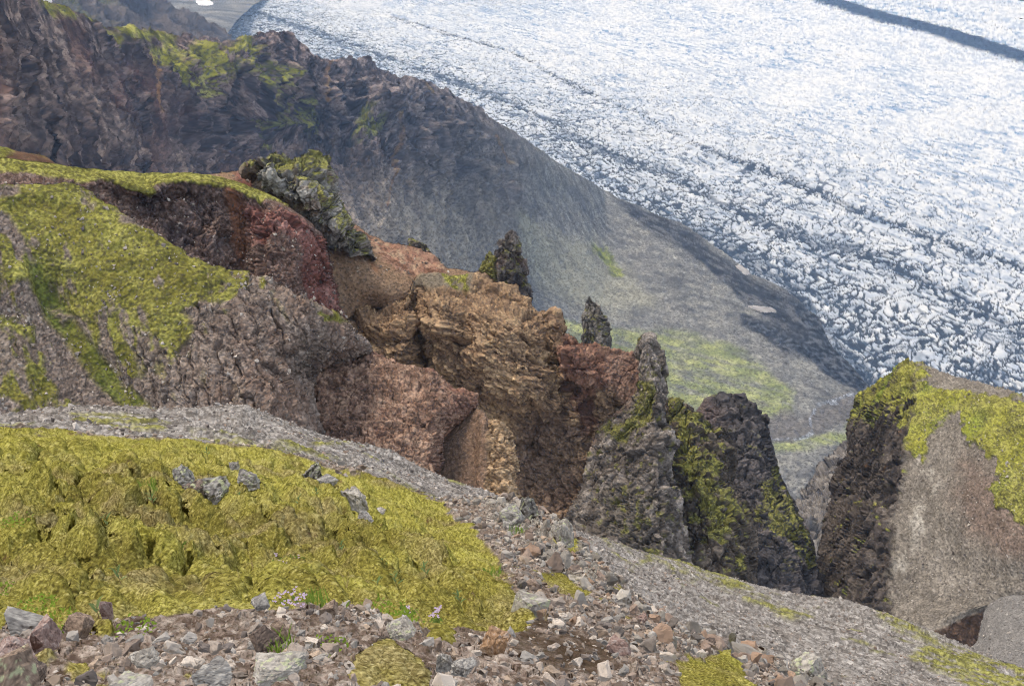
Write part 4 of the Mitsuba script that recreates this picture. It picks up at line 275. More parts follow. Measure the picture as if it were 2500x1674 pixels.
  "252 2967 11534 13 -1 0 12 -3 0 10 -5 0 6 -6 0 2 -6 0 -2 -7 0 -6 -6 0 -10 -4 0 -12 -3 0 -13 -1 0 -13 1 0 -12 3 0 -9 4 0 -6 6 0 -2 7 0 2 6 0 6 6 0 9 5 0 12 3 0",
  "254 2959 11514 14 -1 0 13 -4 0 10 -5 0 7 -6 0 2 -7 0 -2 -7 0 -7 -7 0 -10 -5 0 -13 -3 0 -14 -1 0 -14 1 0 -13 3 0 -10 5 0 -7 7 0 -2 7 0 2 7 0 7 6 0 10 5 0 13 4 0",
  "253 2936 11470 14 -1 0 13 -3 0 10 -5 0 7 -7 0 2 -7 0 -2 -7 0 -7 -7 0 -10 -5 0 -13 -3 0 -14 -1 0 -14 1 0 -13 3 0 -10 5 0 -7 7 0 -2 7 0 2 7 0 7 7 0 10 5 0 13 3 0",
  "253 2936 11310 14 -1 0 13 -3 0 10 -5 0 7 -7 0 2 -7 0 -2 -7 0 -7 -7 0 -10 -5 0 -13 -3 0 -14 -1 0 -14 1 0 -13 3 0 -10 5 0 -7 7 0 -2 7 0 2 7 0 7 7 0 10 5 0 13 3 0"),
 'dark_crag': (0.05, [0, 4, 8, 12, 16, 20, 24, 28, 32, 36, 40, 44, 48, 51, 55, 59, 63, 67, 71, 75, 79], [0, 5, 12, 21, 30, 39, 55, 70], 1,
  "-252 2557 11990 0 0 0 0 0 0 1 0 0 0 -1 0 0 0 0 0 0 0 0 0 0 -1 0 0 0 -1 0 0 0 0 -1 0 0 0 1 0 0 0 0 0 0 0 0 0 0 0 0 0 0 1 0 0 0 0 0 0 0",
  "-246 2561 11985 3 0 0 3 -1 0 3 -2 0 1 -1 0 1 -2 0 -1 -2 0 -1 -2 0 -3 -2 0 -3 -1 0 -3 0 0 -4 0 0 -3 1 0 -2 2 0 -2 2 0 0 2 0 0 2 0 2 1 0 2 2 0 3 1 0",
  "-240 2562 11977 5 0 0 5 -2 0 3 -2 0 3 -3 0 1 -3 0 -1 -3 0 -3 -3 0 -3 -2 0 -5 -1 0 -5 -1 0 -5 1 0 -5 1 0 -3 2 0 -3 3 0 0 3 0 0 3 0 3 3 0 3 2 0 5 2 0",
  "-232 2562 11968 6 0 0 7 -2 0 4 -3 0 3 -4 0 2 -4 0 -2 -4 0 -3 -4 0 -4 -2 0 -7 -2 0 -6 -1 0 -7 1 0 -6 2 0 -5 2 0 -3 4 0 -1 4 0 1 4 0 3 4 0 5 3 0 6 2 0",
  "-225 2561 11959 8 0 0 7 -3 0 6 -3 0 3 -4 0 1 -5 0 -1 -5 0 -3 -4 0 -6 -3 0 -7 -2 0 -8 -1 0 -8 1 0 -7 2 0 -5 3 0 -4 4 0 -1 5 0 1 5 0 4 4 0 5 3 0 7 3 0",
  "-219 2559 11950 8 -1 0 8 -2 0 6 -4 0 4 -4 0 1 -5 0 -1 -5 0 -4 -5 0 -6 -3 0 -8 -3 0 -8 0 0 -8 0 0 -8 3 0 -6 3 0 -4 5 0 -1 5 0 1 5 0 4 4 0 6 4 0 8 2 0",
  "-214 2556 11933 10 -1 0 9 -2 0 7 -5 0 5 -5 0 2 -6 0 -2 -7 0 -5 -5 0 -7 -5 0 -9 -2 0 -10 -1 0 -10 1 0 -10 2 0 -7 5 0 -5 5 0 -1 7 0 1 6 0 5 5 0 7 5 0 10 2 0",
  "-214 2556 11773 10 -1 0 9 -2 0 7 -5 0 5 -5 0 2 -6 0 -2 -7 0 -5 -5 0 -7 -5 0 -9 -2 0 -10 -1 0 -10 1 0 -10 2 0 -7 5 0 -5 5 0 -1 7 0 1 6 0 5 5 0 7 5 0 10 2 0"),
 'brown_crag': (0.05, [0, 3, 6, 9, 12, 14, 17, 20, 23, 26, 29, 32, 35, 37, 40, 43, 46, 49, 52, 55, 58], [0, 8, 19, 34, 49, 64, 79], 1,
  "88 2212 11948 1 0 0 0 0 0 0 -1 0 0 0 0 1 0 0 -1 0 0 0 -1 0 0 0 0 0 0 0 -1 0 0 0 0 0 -1 0 0 0 0 0 0 1 0 0 0 0 0 0 0 0 0 0 0 1 0 1 0 0",
  "87 2216 11941 4 0 0 3 -2 0 3 -1 0 2 -3 0 0 -2 0 0 -3 0 -2 -3 0 -3 -1 0 -3 -2 0 -4 0 0 -4 0 0 -3 2 0 -3 1 0 -1 3 0 -1 3 0 1 2 0 1 3 0 3 1 0 3 2 0",
  "86 2215 11931 6 -1 0 4 -1 0 4 -3 0 3 -3 0 0 -4 0 0 -4 0 -3 -3 0 -4 -3 0 -4 -1 0 -6 -1 0 -5 1 0 -5 1 0 -4 3 0 -2 3 0 -1 4 0 1 4 0 2 3 0 4 3 0 5 1 0",
  "88 2209 11918 5 -1 0 5 -2 0 4 -2 0 2 -4 0 1 -4 0 -1 -3 0 -2 -4 0 -4 -3 0 -5 -1 0 -5 -1 0 -6 1 0 -5 1 0 -3 3 0 -3 4 0 -1 3 0 1 4 0 3 4 0 3 2 0 5 2 0",
  "89 2200 11905 5 -1 0 4 -1 0 3 -2 0 2 -3 0 0 -3 0 0 -3 0 -2 -3 0 -3 -2 0 -4 -2 0 -5 0 0 -4 0 0 -4 2 0 -3 2 0 -2 3 0 -1 3 0 1 3 0 2 3 0 3 2 0 4 1 0",
  "90 2191 11892 4 0 0 3 -1 0 2 -2 0 2 -2 0 0 -3 0 0 -2 0 -2 -2 0 -2 -2 0 -3 -1 0 -4 -1 0 -3 1 0 -3 1 0 -3 2 0 -1 2 0 -1 2 0 1 3 0 1 2 0 3 2 0 3 1 0",
  "90 2191 11732 4 0 0 3 -1 0 2 -2 0 2 -2 0 0 -3 0 0 -2 0 -2 -2 0 -2 -2 0 -3 -1 0 -4 -1 0 -3 1 0 -3 1 0 -3 2 0 -1 2 0 -1 2 0 1 3 0 1 2 0 3 2 0 3 1 0"),
 'mossy_fin': (0.1, [0, 5, 9, 14, 19, 23, 28, 33, 38, 42, 47, 52, 56, 61, 66, 70, 75, 80, 84, 89, 94, 98, 103, 108, 112, 117, 122, 127, 131, 136, 141, 145, 150, 155, 159, 164, 169, 173, 178, 183, 195], [0, 10, 76, 130, 206, 282, 379, 508], 0,
  "178 1178 5764 2 0 1 1 0 0 1 0 1 2 0 0 1 0 1 1 0 0 1 1 1 2 0 0 1 0 1 1 -1 0 1 0 1 2 -1 1 1 -1 0 1 -1 1 1 0 0 2 -1 1 1 0 0 1 -1 0 2 0 0 1 0 0 1 -1 -1 2 0 0 1 0 0 2 1 -1 1 0 0 1 0 -1 2 1 -1 1 0 0 2 1 -1 1 0 -1 2 1 -1 1 0 -1 1 1 -1 1 0 -2 1 0 -1 0 0 -1 1 -1 -2 1 0 -1 1 0 -1 -15 31 -22",
  "172 1138 5834 2 0 1 1 1 0 1 0 1 1 0 0 2 0 1 1 0 0 1 0 1 1 0 0 2 0 1 1 0 0 1 -1 1 1 -1 1 1 0 0 2 -1 1 1 -1 0 1 -1 1 1 0 0 2 0 0 1 0 0 1 -1 0 1 0 -1 2 0 0 1 0 0 2 0 -1 1 1 0 1 0 -1 2 0 -1 1 1 0 1 0 -1 2 1 -1 1 1 -1 2 0 -1 1 0 -1 0 0 -2 1 0 -1 1 0 -1 1 0 -2 0 0 -1 1 0 -1 -14 31 -22",
  "171 1119 5821 2 0 2 3 -1 1 2 0 1 2 -1 1 2 0 2 3 -1 1 2 -1 1 2 0 1 3 -1 1 2 -1 1 2 -1 1 3 -1 1 2 0 0 3 -1 0 2 -1 -1 2 0 0 3 0 -1 2 1 -2 3 1 -2 3 1 -2 2 2 -2 3 1 -2 3 1 -2 2 1 -2 3 2 -2 3 2 -3 3 2 -2 3 3 -3 3 2 -2 3 2 -3 2 1 -2 3 1 -2 3 0 -2 2 1 -2 3 2 -2 3 2 -4 2 3 -3 3 3 -4 3 2 -4 -31 68 -49",
  "168 1086 5806 2 -1 1 3 -1 1 2 -1 1 2 -1 1 2 -1 1 2 -1 1 3 -1 2 2 -1 1 2 -1 1 2 -2 1 2 -1 1 3 -1 1 2 0 1 2 -1 0 3 0 1 2 0 0 2 -1 0 3 0 0 2 0 0 3 1 -1 3 2 -2 2 1 -1 3 2 -1 3 1 -2 3 2 -1 2 1 -2 3 2 -2 3 2 -2 3 2 -2 3 1 -2 2 2 -3 3 2 -2 3 3 -3 4 3 -3 3 3 -3 3 3 -2 4 8 -6 4 7 -6 5 8 -5 -32 71 -52",
  "167 1047 5783 2 -1 1 2 -2 2 2 -1 1 2 -1 2 2 -2 1 2 -1 1 2 -1 2 2 -2 1 2 -1 2 2 -1 1 2 -2 1 2 -1 2 2 0 1 2 0 0 2 0 0 2 1 0 3 0 0 2 0 0 2 0 0 2 1 0 3 0 0 2 0 0 2 0 -1 2 0 -1 2 0 0 2 0 -1 3 0 -1 2 0 -1 2 2 -2 3 3 -3 4 4 -3 3 4 -3 3 4 -3 3 3 -3 4 8 -6 4 8 -5 4 7 -6 5 12 -8 5 12 -8 -32 72 -52",
  "167 1011 5767 2 -1 1 2 -2 1 3 -1 2 2 -1 1 2 -2 2 3 -1 1 2 -1 1 3 -2 2 2 -1 1 2 -1 2 3 -2 1 2 -1 2 2 -1 1 3 -1 0 2 0 0 3 0 1 2 -1 0 3 0 0 2 0 0 3 -1 1 3 0 0 2 0 0 3 0 -1 3 1 -1 3 1 -1 2 1 -1 3 2 -1 3 1 -1 3 1 -2 3 2 -2 4 5 -3 4 4 -4 4 4 -3 4 5 -4 3 4 -3 5 8 -6 5 7 -6 4 7 -6 5 8 -6 -32 76 -55",
  "166 961 5750 3 -1 1 2 -2 2 2 -1 1 3 -1 1 2 -2 1 2 -1 1 2 -1 1 3 -2 1 2 -1 1 2 -1 1 2 -2 1 3 -1 1 2 -1 1 2 -2 1 2 -1 1 3 0 0 2 0 0 3 0 0 2 0 0 3 0 0 2 0 0 3 0 0 2 0 0 3 0 0 2 0 0 3 0 0 3 2 -2 3 3 -2 3 2 -3 3 3 -2 3 2 -2 4 3 -3 3 2 -2 3 4 -3 5 7 -7 4 8 -6 5 7 -6 5 8 -6 4 7 -6 -30 73 -54",
  "164 892 5730 2 -1 1 2 -1 1 2 -1 1 2 -1 1 2 -1 1 3 -1 1 2 -1 1 2 -1 1 2 -2 1 2 -1 1 2 -1 1 2 -1 1 2 -1 1 2 -1 1 2 -1 1 2 -2 1 2 -1 1 3 0 0 2 1 -1 3 1 -1 2 1 0 3 1 -1 2 0 -1 3 1 -1 2 1 0 3 1 -1 2 0 -1 3 1 0 2 1 -1 3 1 -1 3 1 -1 4 6 -5 4 6 -5 4 6 -5 4 6 -6 4 6 -5 4 6 -5 4 6 -5 4 6 -5 -29 70 -51"),
 'dark_fin': (0.1, [0, 5, 10, 14, 19, 24, 29, 34, 38, 43, 48, 53, 57, 62, 67, 72, 77, 81, 86, 91, 96, 101, 105, 110, 115, 120, 125, 129, 134, 139, 144, 148, 153, 158, 163, 168, 172, 177, 182, 187, 199], [0, 10, 71, 134, 206, 274, 368, 516], 0,
  "272 1452 5573 2 1 2 1 1 2 2 1 2 2 1 2 1 1 2 2 1 2 1 0 2 2 1 2 1 0 2 2 0 3 1 0 2 2 0 3 1 0 2 1 0 3 1 -1 3 1 0 3 2 0 1 2 1 2 3 0 1 2 0 1 2 0 2 3 -1 1 2 -1 1 3 -1 2 2 -1 1 2 0 1 3 -1 0 3 -1 0 2 0 -1 3 -1 0 2 -1 0 3 0 0 2 -1 0 3 -1 0 2 0 -2 1 -1 -3 1 0 -2 1 -1 -3 1 0 -2 -23 49 -36",
  "263 1403 5653 2 1 2 1 1 2 2 1 2 1 1 2 2 1 2 1 1 2 2 0 2 1 1 2 2 0 2 1 0 3 2 0 2 1 0 3 1 0 2 1 0 3 1 -1 3 1 0 3 2 0 1 2 1 2 3 0 1 2 0 1 2 0 2 2 -1 1 3 -1 1 2 0 2 2 -1 1 3 -1 1 2 -1 0 3 -1 0 2 0 -1 3 -1 0 2 -1 0 3 0 0 2 -1 0 3 -1 0 1 0 -2 1 -1 -3 1 0 -2 1 0 -3 2 -1 -2 -22 49 -36",
  "261 1362 5644 3 1 2 2 0 3 3 0 2 2 0 3 3 0 2 2 1 3 3 0 2 2 -1 3 3 0 3 2 -1 2 3 -1 3 2 -1 3 3 0 2 2 -1 3 3 -1 3 2 -1 2 3 -1 3 2 -2 3 3 -1 3 3 0 1 3 0 1 3 0 1 3 0 1 4 3 0 4 3 0 3 3 0 5 4 -3 4 3 -2 5 4 -2 4 4 -2 4 4 -3 3 2 -4 4 3 -5 3 2 -4 3 3 -5 3 2 -4 3 2 -5 3 2 -4 3 2 -5 -32 74 -54",
  "265 1323 5640 2 -2 1 3 -1 2 3 -1 1 2 -2 2 3 -1 2 2 -1 1 3 -2 2 2 -1 1 3 -1 2 2 -2 2 2 -1 2 2 -1 2 3 -1 2 2 -1 2 2 -1 3 2 -1 2 2 -1 2 3 -1 2 2 -1 2 2 -1 2 2 0 2 3 -1 2 2 0 2 2 -1 2 3 1 -1 4 2 -1 3 2 -1 3 2 -1 4 2 -1 3 3 -2 4 4 -3 4 4 -3 4 4 -2 4 4 -3 4 5 -3 6 9 -7 5 9 -7 5 8 -7 5 9 -7 -31 75 -54",
  "274 1276 5627 2 -2 2 2 -2 1 2 -2 2 2 -2 2 3 -1 2 2 -2 2 2 -2 1 2 -2 2 2 -1 2 2 -2 2 2 -2 2 2 -2 1 2 -1 2 2 -1 2 2 -1 1 2 -1 2 2 -1 2 2 -1 1 2 -1 2 2 0 1 3 0 0 2 0 1 3 1 0 3 0 0 2 0 0 3 1 1 2 1 -1 4 4 -3 4 4 -3 3 5 -2 4 4 -3 4 4 -3 3 4 -3 4 5 -3 5 9 -6 6 9 -6 5 9 -6 5 8 -6 5 9 -6 -30 73 -53",
  "280 1229 5615 2 -1 2 2 -2 2 2 -2 2 3 -1 1 2 -2 2 2 -2 2 2 -1 2 3 -2 1 2 -2 2 2 -1 2 2 -2 2 2 -2 1 3 -2 2 2 -1 2 2 -1 1 2 -1 2 3 -1 2 2 -1 1 2 -1 2 2 -1 1 2 -1 2 4 2 -1 3 2 -1 3 2 -2 3 1 -1 3 2 -1 4 2 -2 3 2 -1 3 2 -1 4 2 -2 4 6 -4 4 5 -4 5 6 -3 4 5 -4 4 5 -4 6 9 -7 6 10 -6 5 10 -7 6 9 -7 -31 79 -58",
  "282 1169 5603 3 -2 2 2 -2 1 3 -1 2 2 -2 2 3 -2 2 2 -1 2 3 -2 1 2 -2 2 3 -1 2 2 -2 2 2 -2 1 3 -1 2 2 -2 2 3 -1 1 3 0 1 3 -1 0 2 0 0 3 -1 1 3 0 0 3 -1 0 2 -1 1 3 0 0 3 -1 1 4 3 -3 4 3 -2 4 3 -3 3 3 -2 4 3 -3 4 2 -2 4 3 -3 4 3 -3 4 3 -2 4 4 -4 6 8 -6 6 7 -7 5 8 -7 6 8 -6 5 7 -7 6 8 -7 -32 85 -63",
  "278 1073 5581 3 -1 1 2 -2 2 3 -1 1 2 -2 1 3 -1 2 2 -2 1 2 -2 1 3 -1 2 2 -2 1 3 -1 1 2 -2 2 2 -1 1 3 -2 1 3 0 0 3 2 -1 3 1 -1 3 1 -1 3 1 -1 3 1 -1 4 1 -1 3 2 -1 3 1 -1 3 1 -1 3 1 -1 4 1 -1 3 1 -1 3 2 -1 5 5 -4 4 4 -4 4 4 -3 5 4 -4 4 5 -4 4 4 -3 5 4 -4 4 4 -4 5 5 -3 4 4 -4 5 4 -4 4 4 -3 -30 84 -62"),
 'butte': (0.1, [0, 12, 17, 22, 28, 33, 38, 43, 49, 54, 61, 67, 73, 80, 86, 92, 99, 104, 109, 114, 119, 124, 129, 134, 139, 144, 149, 153, 158, 163, 168, 172, 177, 182, 187, 191, 197, 202, 208, 214, 219, 225, 231, 236, 242, 248, 254, 259, 265, 271, 278, 284, 290, 296, 302, 309, 315, 321, 327, 333, 340, 346, 353, 360, 366, 373, 380, 386, 393, 399, 406, 413, 420, 436, 451, 466, 482, 497, 512, 528, 543, 558, 574, 589, 604], [0, 10, 38, 84, 131, 187, 239, 288, 340, 393, 449, 496, 532, 583, 678], 0,
  "763 1852 5371 -122 -91 70 0 -7 5 0 -6 6 0 -7 5 0 -6 6 0 -7 5 -1 -6 6 0 -7 5 1 -7 7 1 -8 8 1 -7 7 2 -7 8 1 -8 8 1 -8 7 1 -7 8 1 -8 7 -1 -6 6 0 -7 6 0 -6 5 0 -7 6 -1 -6 6 0 -7 5 0 -6 6 1 -4 3 2 -2 1 2 -2 2 2 -2 1 2 -2 1 2 -2 2 2 -2 1 2 -2 2 2 -2 1 2 -3 1 1 -2 2 2 -2 1 2 -3 1 1 -4 1 1 -4 1 1 -4 0 1 -4 1 1 -4 1 1 -4 0 0 -4 1 1 -4 1 1 -4 1 1 -4 0 1 -4 1 1 -4 1 3 -6 1 2 -5 2 2 -5 1 3 -6 2 2 -5 1 2 -5 2 2 -6 1 2 -5 2 3 -5 1 2 -5 2 2 -6 1 2 -5 2 2 -5 2 2 -5 1 2 -5 2 2 -6 2 2 -5 2 2 -5 1 2 -5 2 2 -5 2 2 -6 2 2 -5 1 2 -5 2 2 -6 2 4 -11 1 4 -11 1 4 -10 2 4 -11 1 4 -11 1 4 -11 2 4 -11 1 3 -11 2 4 -10 2 3 -11 1 3 -11 2 3 -10 2",
  "687 1667 5531 -114 -94 70 0 -7 5 -1 -6 6 0 -7 5 0 -6 6 -1 -6 5 0 -7 6 -1 -6 5 1 -7 7 0 -8 8 1 -7 7 1 -7 8 1 -8 8 1 -7 7 0 -7 8 1 -8 7 -1 -6 6 0 -7 6 -1 -6 5 0 -6 6 -1 -7 6 0 -6 5 -1 -7 6 1 -3 3 2 -2 1 1 -2 2 2 -2 1 2 -2 1 1 -2 2 2 -2 1 2 -2 2 2 -2 1 1 -2 1 2 -2 2 2 -2 1 1 -3 1 0 -4 1 1 -4 1 1 -4 0 0 -4 1 1 -3 1 1 -4 0 0 -4 1 1 -4 1 1 -4 1 0 -4 0 1 -4 1 1 -4 1 2 -5 1 2 -5 2 1 -5 1 2 -6 2 2 -5 1 2 -5 2 2 -5 1 1 -5 2 2 -5 1 2 -5 2 1 -5 1 2 -5 2 1 -5 2 2 -5 1 2 -5 2 1 -5 2 2 -5 2 1 -5 1 2 -5 2 1 -5 2 2 -5 2 1 -5 1 2 -4 2 1 -6 2 4 -10 1 3 -11 1 3 -10 2 3 -11 1 3 -10 1 3 -10 2 2 -10 1 3 -11 2 2 -10 2 3 -10 1 2 -10 2 2 -10 2",
  "679 1655 5527 -114 -94 70 -1 -10 7 -1 -10 7 -1 -10 7 -1 -10 8 -1 -10 7 -1 -10 7 -1 -10 7 0 -10 8 0 -9 7 0 -8 8 1 -9 7 0 -9 8 0 -9 7 0 -9 8 0 -8 7 0 -6 5 0 -6 6 0 -6 5 0 -6 5 0 -6 5 0 -6 6 0 -6 5 1 -4 3 1 -2 1 2 -2 1 1 -2 1 2 -2 1 1 -2 1 2 -2 1 1 -2 1 1 -2 1 2 -2 2 1 -2 1 2 -2 1 1 -3 1 1 -3 1 1 -4 0 1 -3 1 2 -4 1 1 -4 1 1 -3 1 1 -4 0 1 -3 1 1 -4 1 1 -3 1 1 -4 1 1 -4 1 2 -4 1 2 -4 1 1 -4 1 2 -4 2 2 -4 1 1 -5 1 2 -4 1 2 -4 2 1 -4 1 2 -4 1 1 -4 1 2 -5 2 2 -5 1 1 -5 2 2 -5 1 1 -5 2 2 -5 1 1 -5 2 1 -5 2 2 -5 1 1 -5 2 2 -5 1 1 -5 2 2 -6 1 3 -9 2 3 -10 1 4 -9 1 3 -10 1 3 -9 2 3 -10 1 3 -9 1 3 -10 2 3 -9 1 3 -9 2 2 -10 1 3 -9 2",
  "664 1621 5521 -114 -95 70 -1 -12 8 -2 -12 9 -1 -13 8 -2 -12 8 -1 -13 9 -2 -12 8 -1 -12 9 -1 -11 7 0 -9 7 -1 -9 7 0 -9 7 0 -9 6 0 -9 7 -1 -9 7 0 -9 7 1 -6 5 0 -6 5 1 -7 5 1 -6 5 0 -6 5 1 -7 5 0 -6 5 2 -4 3 1 -1 0 2 -2 1 1 -2 1 2 -2 0 1 -1 1 2 -2 1 1 -2 1 2 -2 0 1 -1 1 2 -2 1 1 -2 1 2 -2 0 1 -3 1 2 -3 1 1 -2 0 1 -3 1 2 -3 1 1 -3 1 1 -2 0 2 -3 1 1 -3 1 1 -2 1 2 -3 0 1 -3 1 1 -5 2 2 -4 2 1 -4 2 2 -5 1 1 -4 2 2 -4 2 1 -5 1 2 -4 2 1 -4 2 1 -4 2 2 -5 1 1 -4 2 2 -4 1 2 -5 1 1 -4 2 2 -4 1 2 -5 1 2 -4 1 1 -4 2 2 -5 1 2 -4 1 1 -4 2 2 -4 1 2 -5 1 3 -9 1 4 -9 2 4 -8 1 3 -9 1 3 -9 1 4 -8 2 3 -9 1 3 -8 2 3 -9 1 3 -8 1 3 -9 2 3 -8 2",
  "652 1593 5509 -113 -94 70 -2 -12 8 -2 -13 9 -1 -12 8 -2 -12 9 -1 -12 9 -2 -13 8 -2 -12 9 -1 -10 7 1 -8 6 0 -8 6 0 -8 5 0 -8 6 0 -8 6 1 -8 6 0 -8 6 -1 -10 6 0 -9 5 -1 -10 6 0 -10 6 -1 -9 5 0 -10 6 -1 -9 6 1 -5 3 2 -2 0 1 -2 1 2 -2 1 2 -1 1 1 -2 1 2 -2 0 2 -1 1 1 -2 1 2 -2 1 2 -2 1 1 -1 1 2 -2 0 2 -3 1 2 -2 1 1 -2 1 2 -3 1 2 -2 1 1 -2 1 2 -3 0 2 -2 1 1 -2 1 2 -3 1 2 -2 1 1 -3 1 2 -4 2 1 -4 1 2 -4 2 2 -3 1 1 -4 2 2 -4 2 1 -4 1 2 -4 2 1 -4 1 2 -4 2 1 -4 2 2 -4 1 1 -4 1 2 -3 2 2 -4 1 2 -4 1 2 -4 2 2 -4 1 2 -4 1 1 -3 2 2 -4 1 2 -4 1 2 -4 2 2 -4 1 3 -9 2 4 -8 1 3 -9 2 4 -8 1 3 -8 2 3 -9 2 3 -8 2 3 -8 1 3 -9 2 3 -8 2 3 -8 2 2 -9 2",
  "646 1569 5487 -114 -94 70 -1 -11 7 -2 -11 8 -2 -11 8 -1 -11 7 -2 -12 8 -2 -11 8 -2 -11 7 -1 -9 7 1 -8 5 0 -8 6 0 -9 6 0 -8 5 0 -8 6 0 -8 6 -1 -8 5 -2 -12 7 -2 -11 7 -2 -12 6 -2 -12 7 -2 -11 7 -2 -12 7 -2 -11 6 0 -7 4 2 -2 1 2 -3 2 2 -2 1 2 -3 2 2 -2 1 2 -3 2 2 -2 1 2 -3 1 2 -2 2 2 -3 1 2 -2 2 2 -3 1 2 -2 1 2 -3 1 2 -2 1 2 -2 1 2 -3 1 2 -2 1 2 -2 1 2 -3 1 2 -2 1 2 -3 1 2 -2 1 2 -3 1 2 -3 2 2 -4 1 1 -3 2 2 -3 2 2 -4 1 1 -3 2 2 -4 2 2 -3 1 1 -4 2 2 -3 2 1 -3 1 2 -4 2 2 -4 1 2 -3 2 1 -4 1 2 -4 2 2 -4 1 2 -3 2 2 -4 1 1 -4 1 2 -4 2 2 -3 1 1 -4 2 2 -4 1 4 -8 2 4 -7 2 4 -7 2 3 -8 2 4 -7 2 3 -8 2 4 -7 2 3 -7 2 3 -7 2 3 -8 2 3 -7 2 4 -7 2",
  "622 1534 5477 -114 -94 70 0 -10 7 -1 -11 7 0 -10 7 -1 -10 6 0 -11 7 -1 -10 7 -1 -10 7 0 -10 6 0 -10 6 1 -10 6 0 -9 6 0 -10 6 0 -10 6 0 -9 6 0 -10 6 -1 -9 6 -2 -10 6 -2 -10 7 -1 -9 6 -2 -10 6 -2 -9 7 -1 -10 6 0 -6 3 2 -3 2 2 -3 2 2 -4 1 2 -3 2 2 -3 2 2 -4 1 2 -3 2 1 -3 2 2 -4 2 2 -3 1 2 -3 2 2 -3 1 2 -3 1 2 -2 1 3 -3 1 2 -2 2 2 -2 1 2 -3 1 2 -2 1 3 -3 1 2 -2 1 2 -2 1 2 -3 1 2 -3 1 2 -3 2 1 -3 2 2 -4 2 2 -3 1 1 -3 2 2 -4 2 1 -3 2 2 -3 1 1 -4 2 2 -3 2 1 -3 2 2 -4 1 2 -3 2 2 -4 2 1 -4 1 2 -3 2 2 -4 2 2 -3 1 1 -4 2 2 -3 2 2 -4 1 1 -4 2 2 -3 2 2 -4 1 4 -6 2 4 -7 2 4 -6 2 4 -7 2 4 -6 2 3 -6 2 4 -7 2 4 -6 2 3 -7 2 4 -6 2 3 -6 3 3 -6 2",
  "603 1495 5465 -113 -94 70 -1 -11 7 0 -10 7 0 -11 7 0 -10 7 0 -10 6 -1 -11 7 0 -10 7 1 -10 7 1 -8 5 2 -9 6 1 -9 5 1 -8 6 2 -9 5 1 -9 5 1 -8 6 -1 -9 6 -1 -9 6 -1 -9 7 -2 -9 6 -1 -9 6 -1 -9 6 -1 -9 6 0 -6 4 2 -3 2 2 -3 1 1 -3 2 2 -4 2 2 -3 2 1 -3 1 2 -3 2 2 -4 2 1 -3 1 2 -3 2 2 -3 2 1 -3 1 3 -3 2 2 -3 1 2 -2 1 2 -3 2 2 -3 1 2 -2 1 2 -3 2 2 -3 1 2 -2 1 2 -3 2 2 -3 1 2 -3 2 1 -3 1 2 -3 2 1 -4 2 2 -3 2 1 -3 2 2 -4 1 2 -3 2 1 -3 2 2 -3 2 1 -4 2 1 -3 1 2 -3 2 2 -4 2 1 -3 2 2 -4 1 2 -3 2 2 -4 2 1 -3 2 2 -4 1 2 -4 2 1 -3 2 2 -4 2 1 -3 1 2 -4 2 4 -6 2 5 -5 2 4 -6 3 4 -6 2 4 -6 2 4 -5 2 3 -6 3 4 -6 2 4 -6 2 3 -5 2 4 -6 3 3 -6 2",
  "587 1450 5447 -113 -95 70 -1 -10 7 0 -10 7 -1 -10 8 0 -10 7 -1 -10 7 -1 -10 7 0 -10 8 -1 -9 6 0 -10 7 0 -9 6 -1 -9 7 0 -9 6 -1 -9 6 0 -9 7 -1 -9 6 0 -6 5 -1 -6 6 0 -7 5 -1 -6 5 0 -6 6 -1 -7 5 -1 -6 5 2 -4 4 2 -3 1 2 -2 2 3 -3 2 2 -2 2 2 -3 1 2 -2 2 3 -3 2 2 -2 2 2 -3 2 2 -2 1 3 -3 2 2 -3 2 3 -3 1 3 -3 2 2 -3 1 3 -4 2 3 -3 1 3 -3 2 2 -3 1 3 -3 2 3 -4 1 2 -3 2 3 -3 1 2 -3 2 2 -4 2 2 -3 1 2 -4 2 2 -3 2 2 -4 2 2 -3 2 2 -4 1 2 -3 2 1 -4 2 2 -3 2 2 -4 1 2 -3 2 2 -3 2 1 -4 2 2 -3 2 2 -3 2 1 -4 2 2 -3 2 2 -4 2 1 -3 2 2 -3 2 1 -4 2 2 -3 2 2 -3 2 4 -6 2 4 -6 3 4 -5 2 4 -6 3 4 -5 2 4 -6 3 3 -5 2 4 -6 3 4 -6 2 3 -5 3 4 -6 2 3 -5 3",
  "573 1406 5435 -113 -94 70 0 -9 6 -1 -8 7 0 -9 7 -1 -9 6 0 -9 7 -1 -8 7 0 -9 6 -1 -9 7 0 -10 7 0 -9 7 -1 -9 7 0 -10 8 0 -9 7 -1 -10 7 0 -9 7 0 -6 5 1 -7 6 0 -7 5 1 -6 6 0 -7 5 1 -6 6 0 -7 5 1 -4 3 2 -2 1 3 -2 2 2 -2 1 2 -2 1 2 -2 1 2 -2 2 2 -2 1 2 -2 1 2 -3 2 2 -2 1 2 -2 1 2 -2 2 3 -3 1 3 -3 2 3 -3 1 3 -2 2 3 -3 2 2 -3 1 3 -3 2 3 -3 1 3 -2 2 2 -3 2 3 -3 1 2 -3 2 2 -3 2 3 -3 1 2 -3 2 2 -3 2 2 -3 2 2 -3 2 2 -3 1 2 -3 2 2 -3 2 2 -3 2 1 -3 1 2 -3 2 2 -3 2 2 -4 2 1 -3 2 2 -3 2 2 -4 2 1 -3 2 2 -3 3 2 -3 2 1 -4 2 2 -3 2 1 -3 2 2 -4 2 4 -5 3 4 -5 2 4 -6 3 4 -5 3 4 -5 3 4 -5 3 4 -6 3 3 -5 3 4 -5 3 3 -5 3 4 -6 3 3 -5 2",
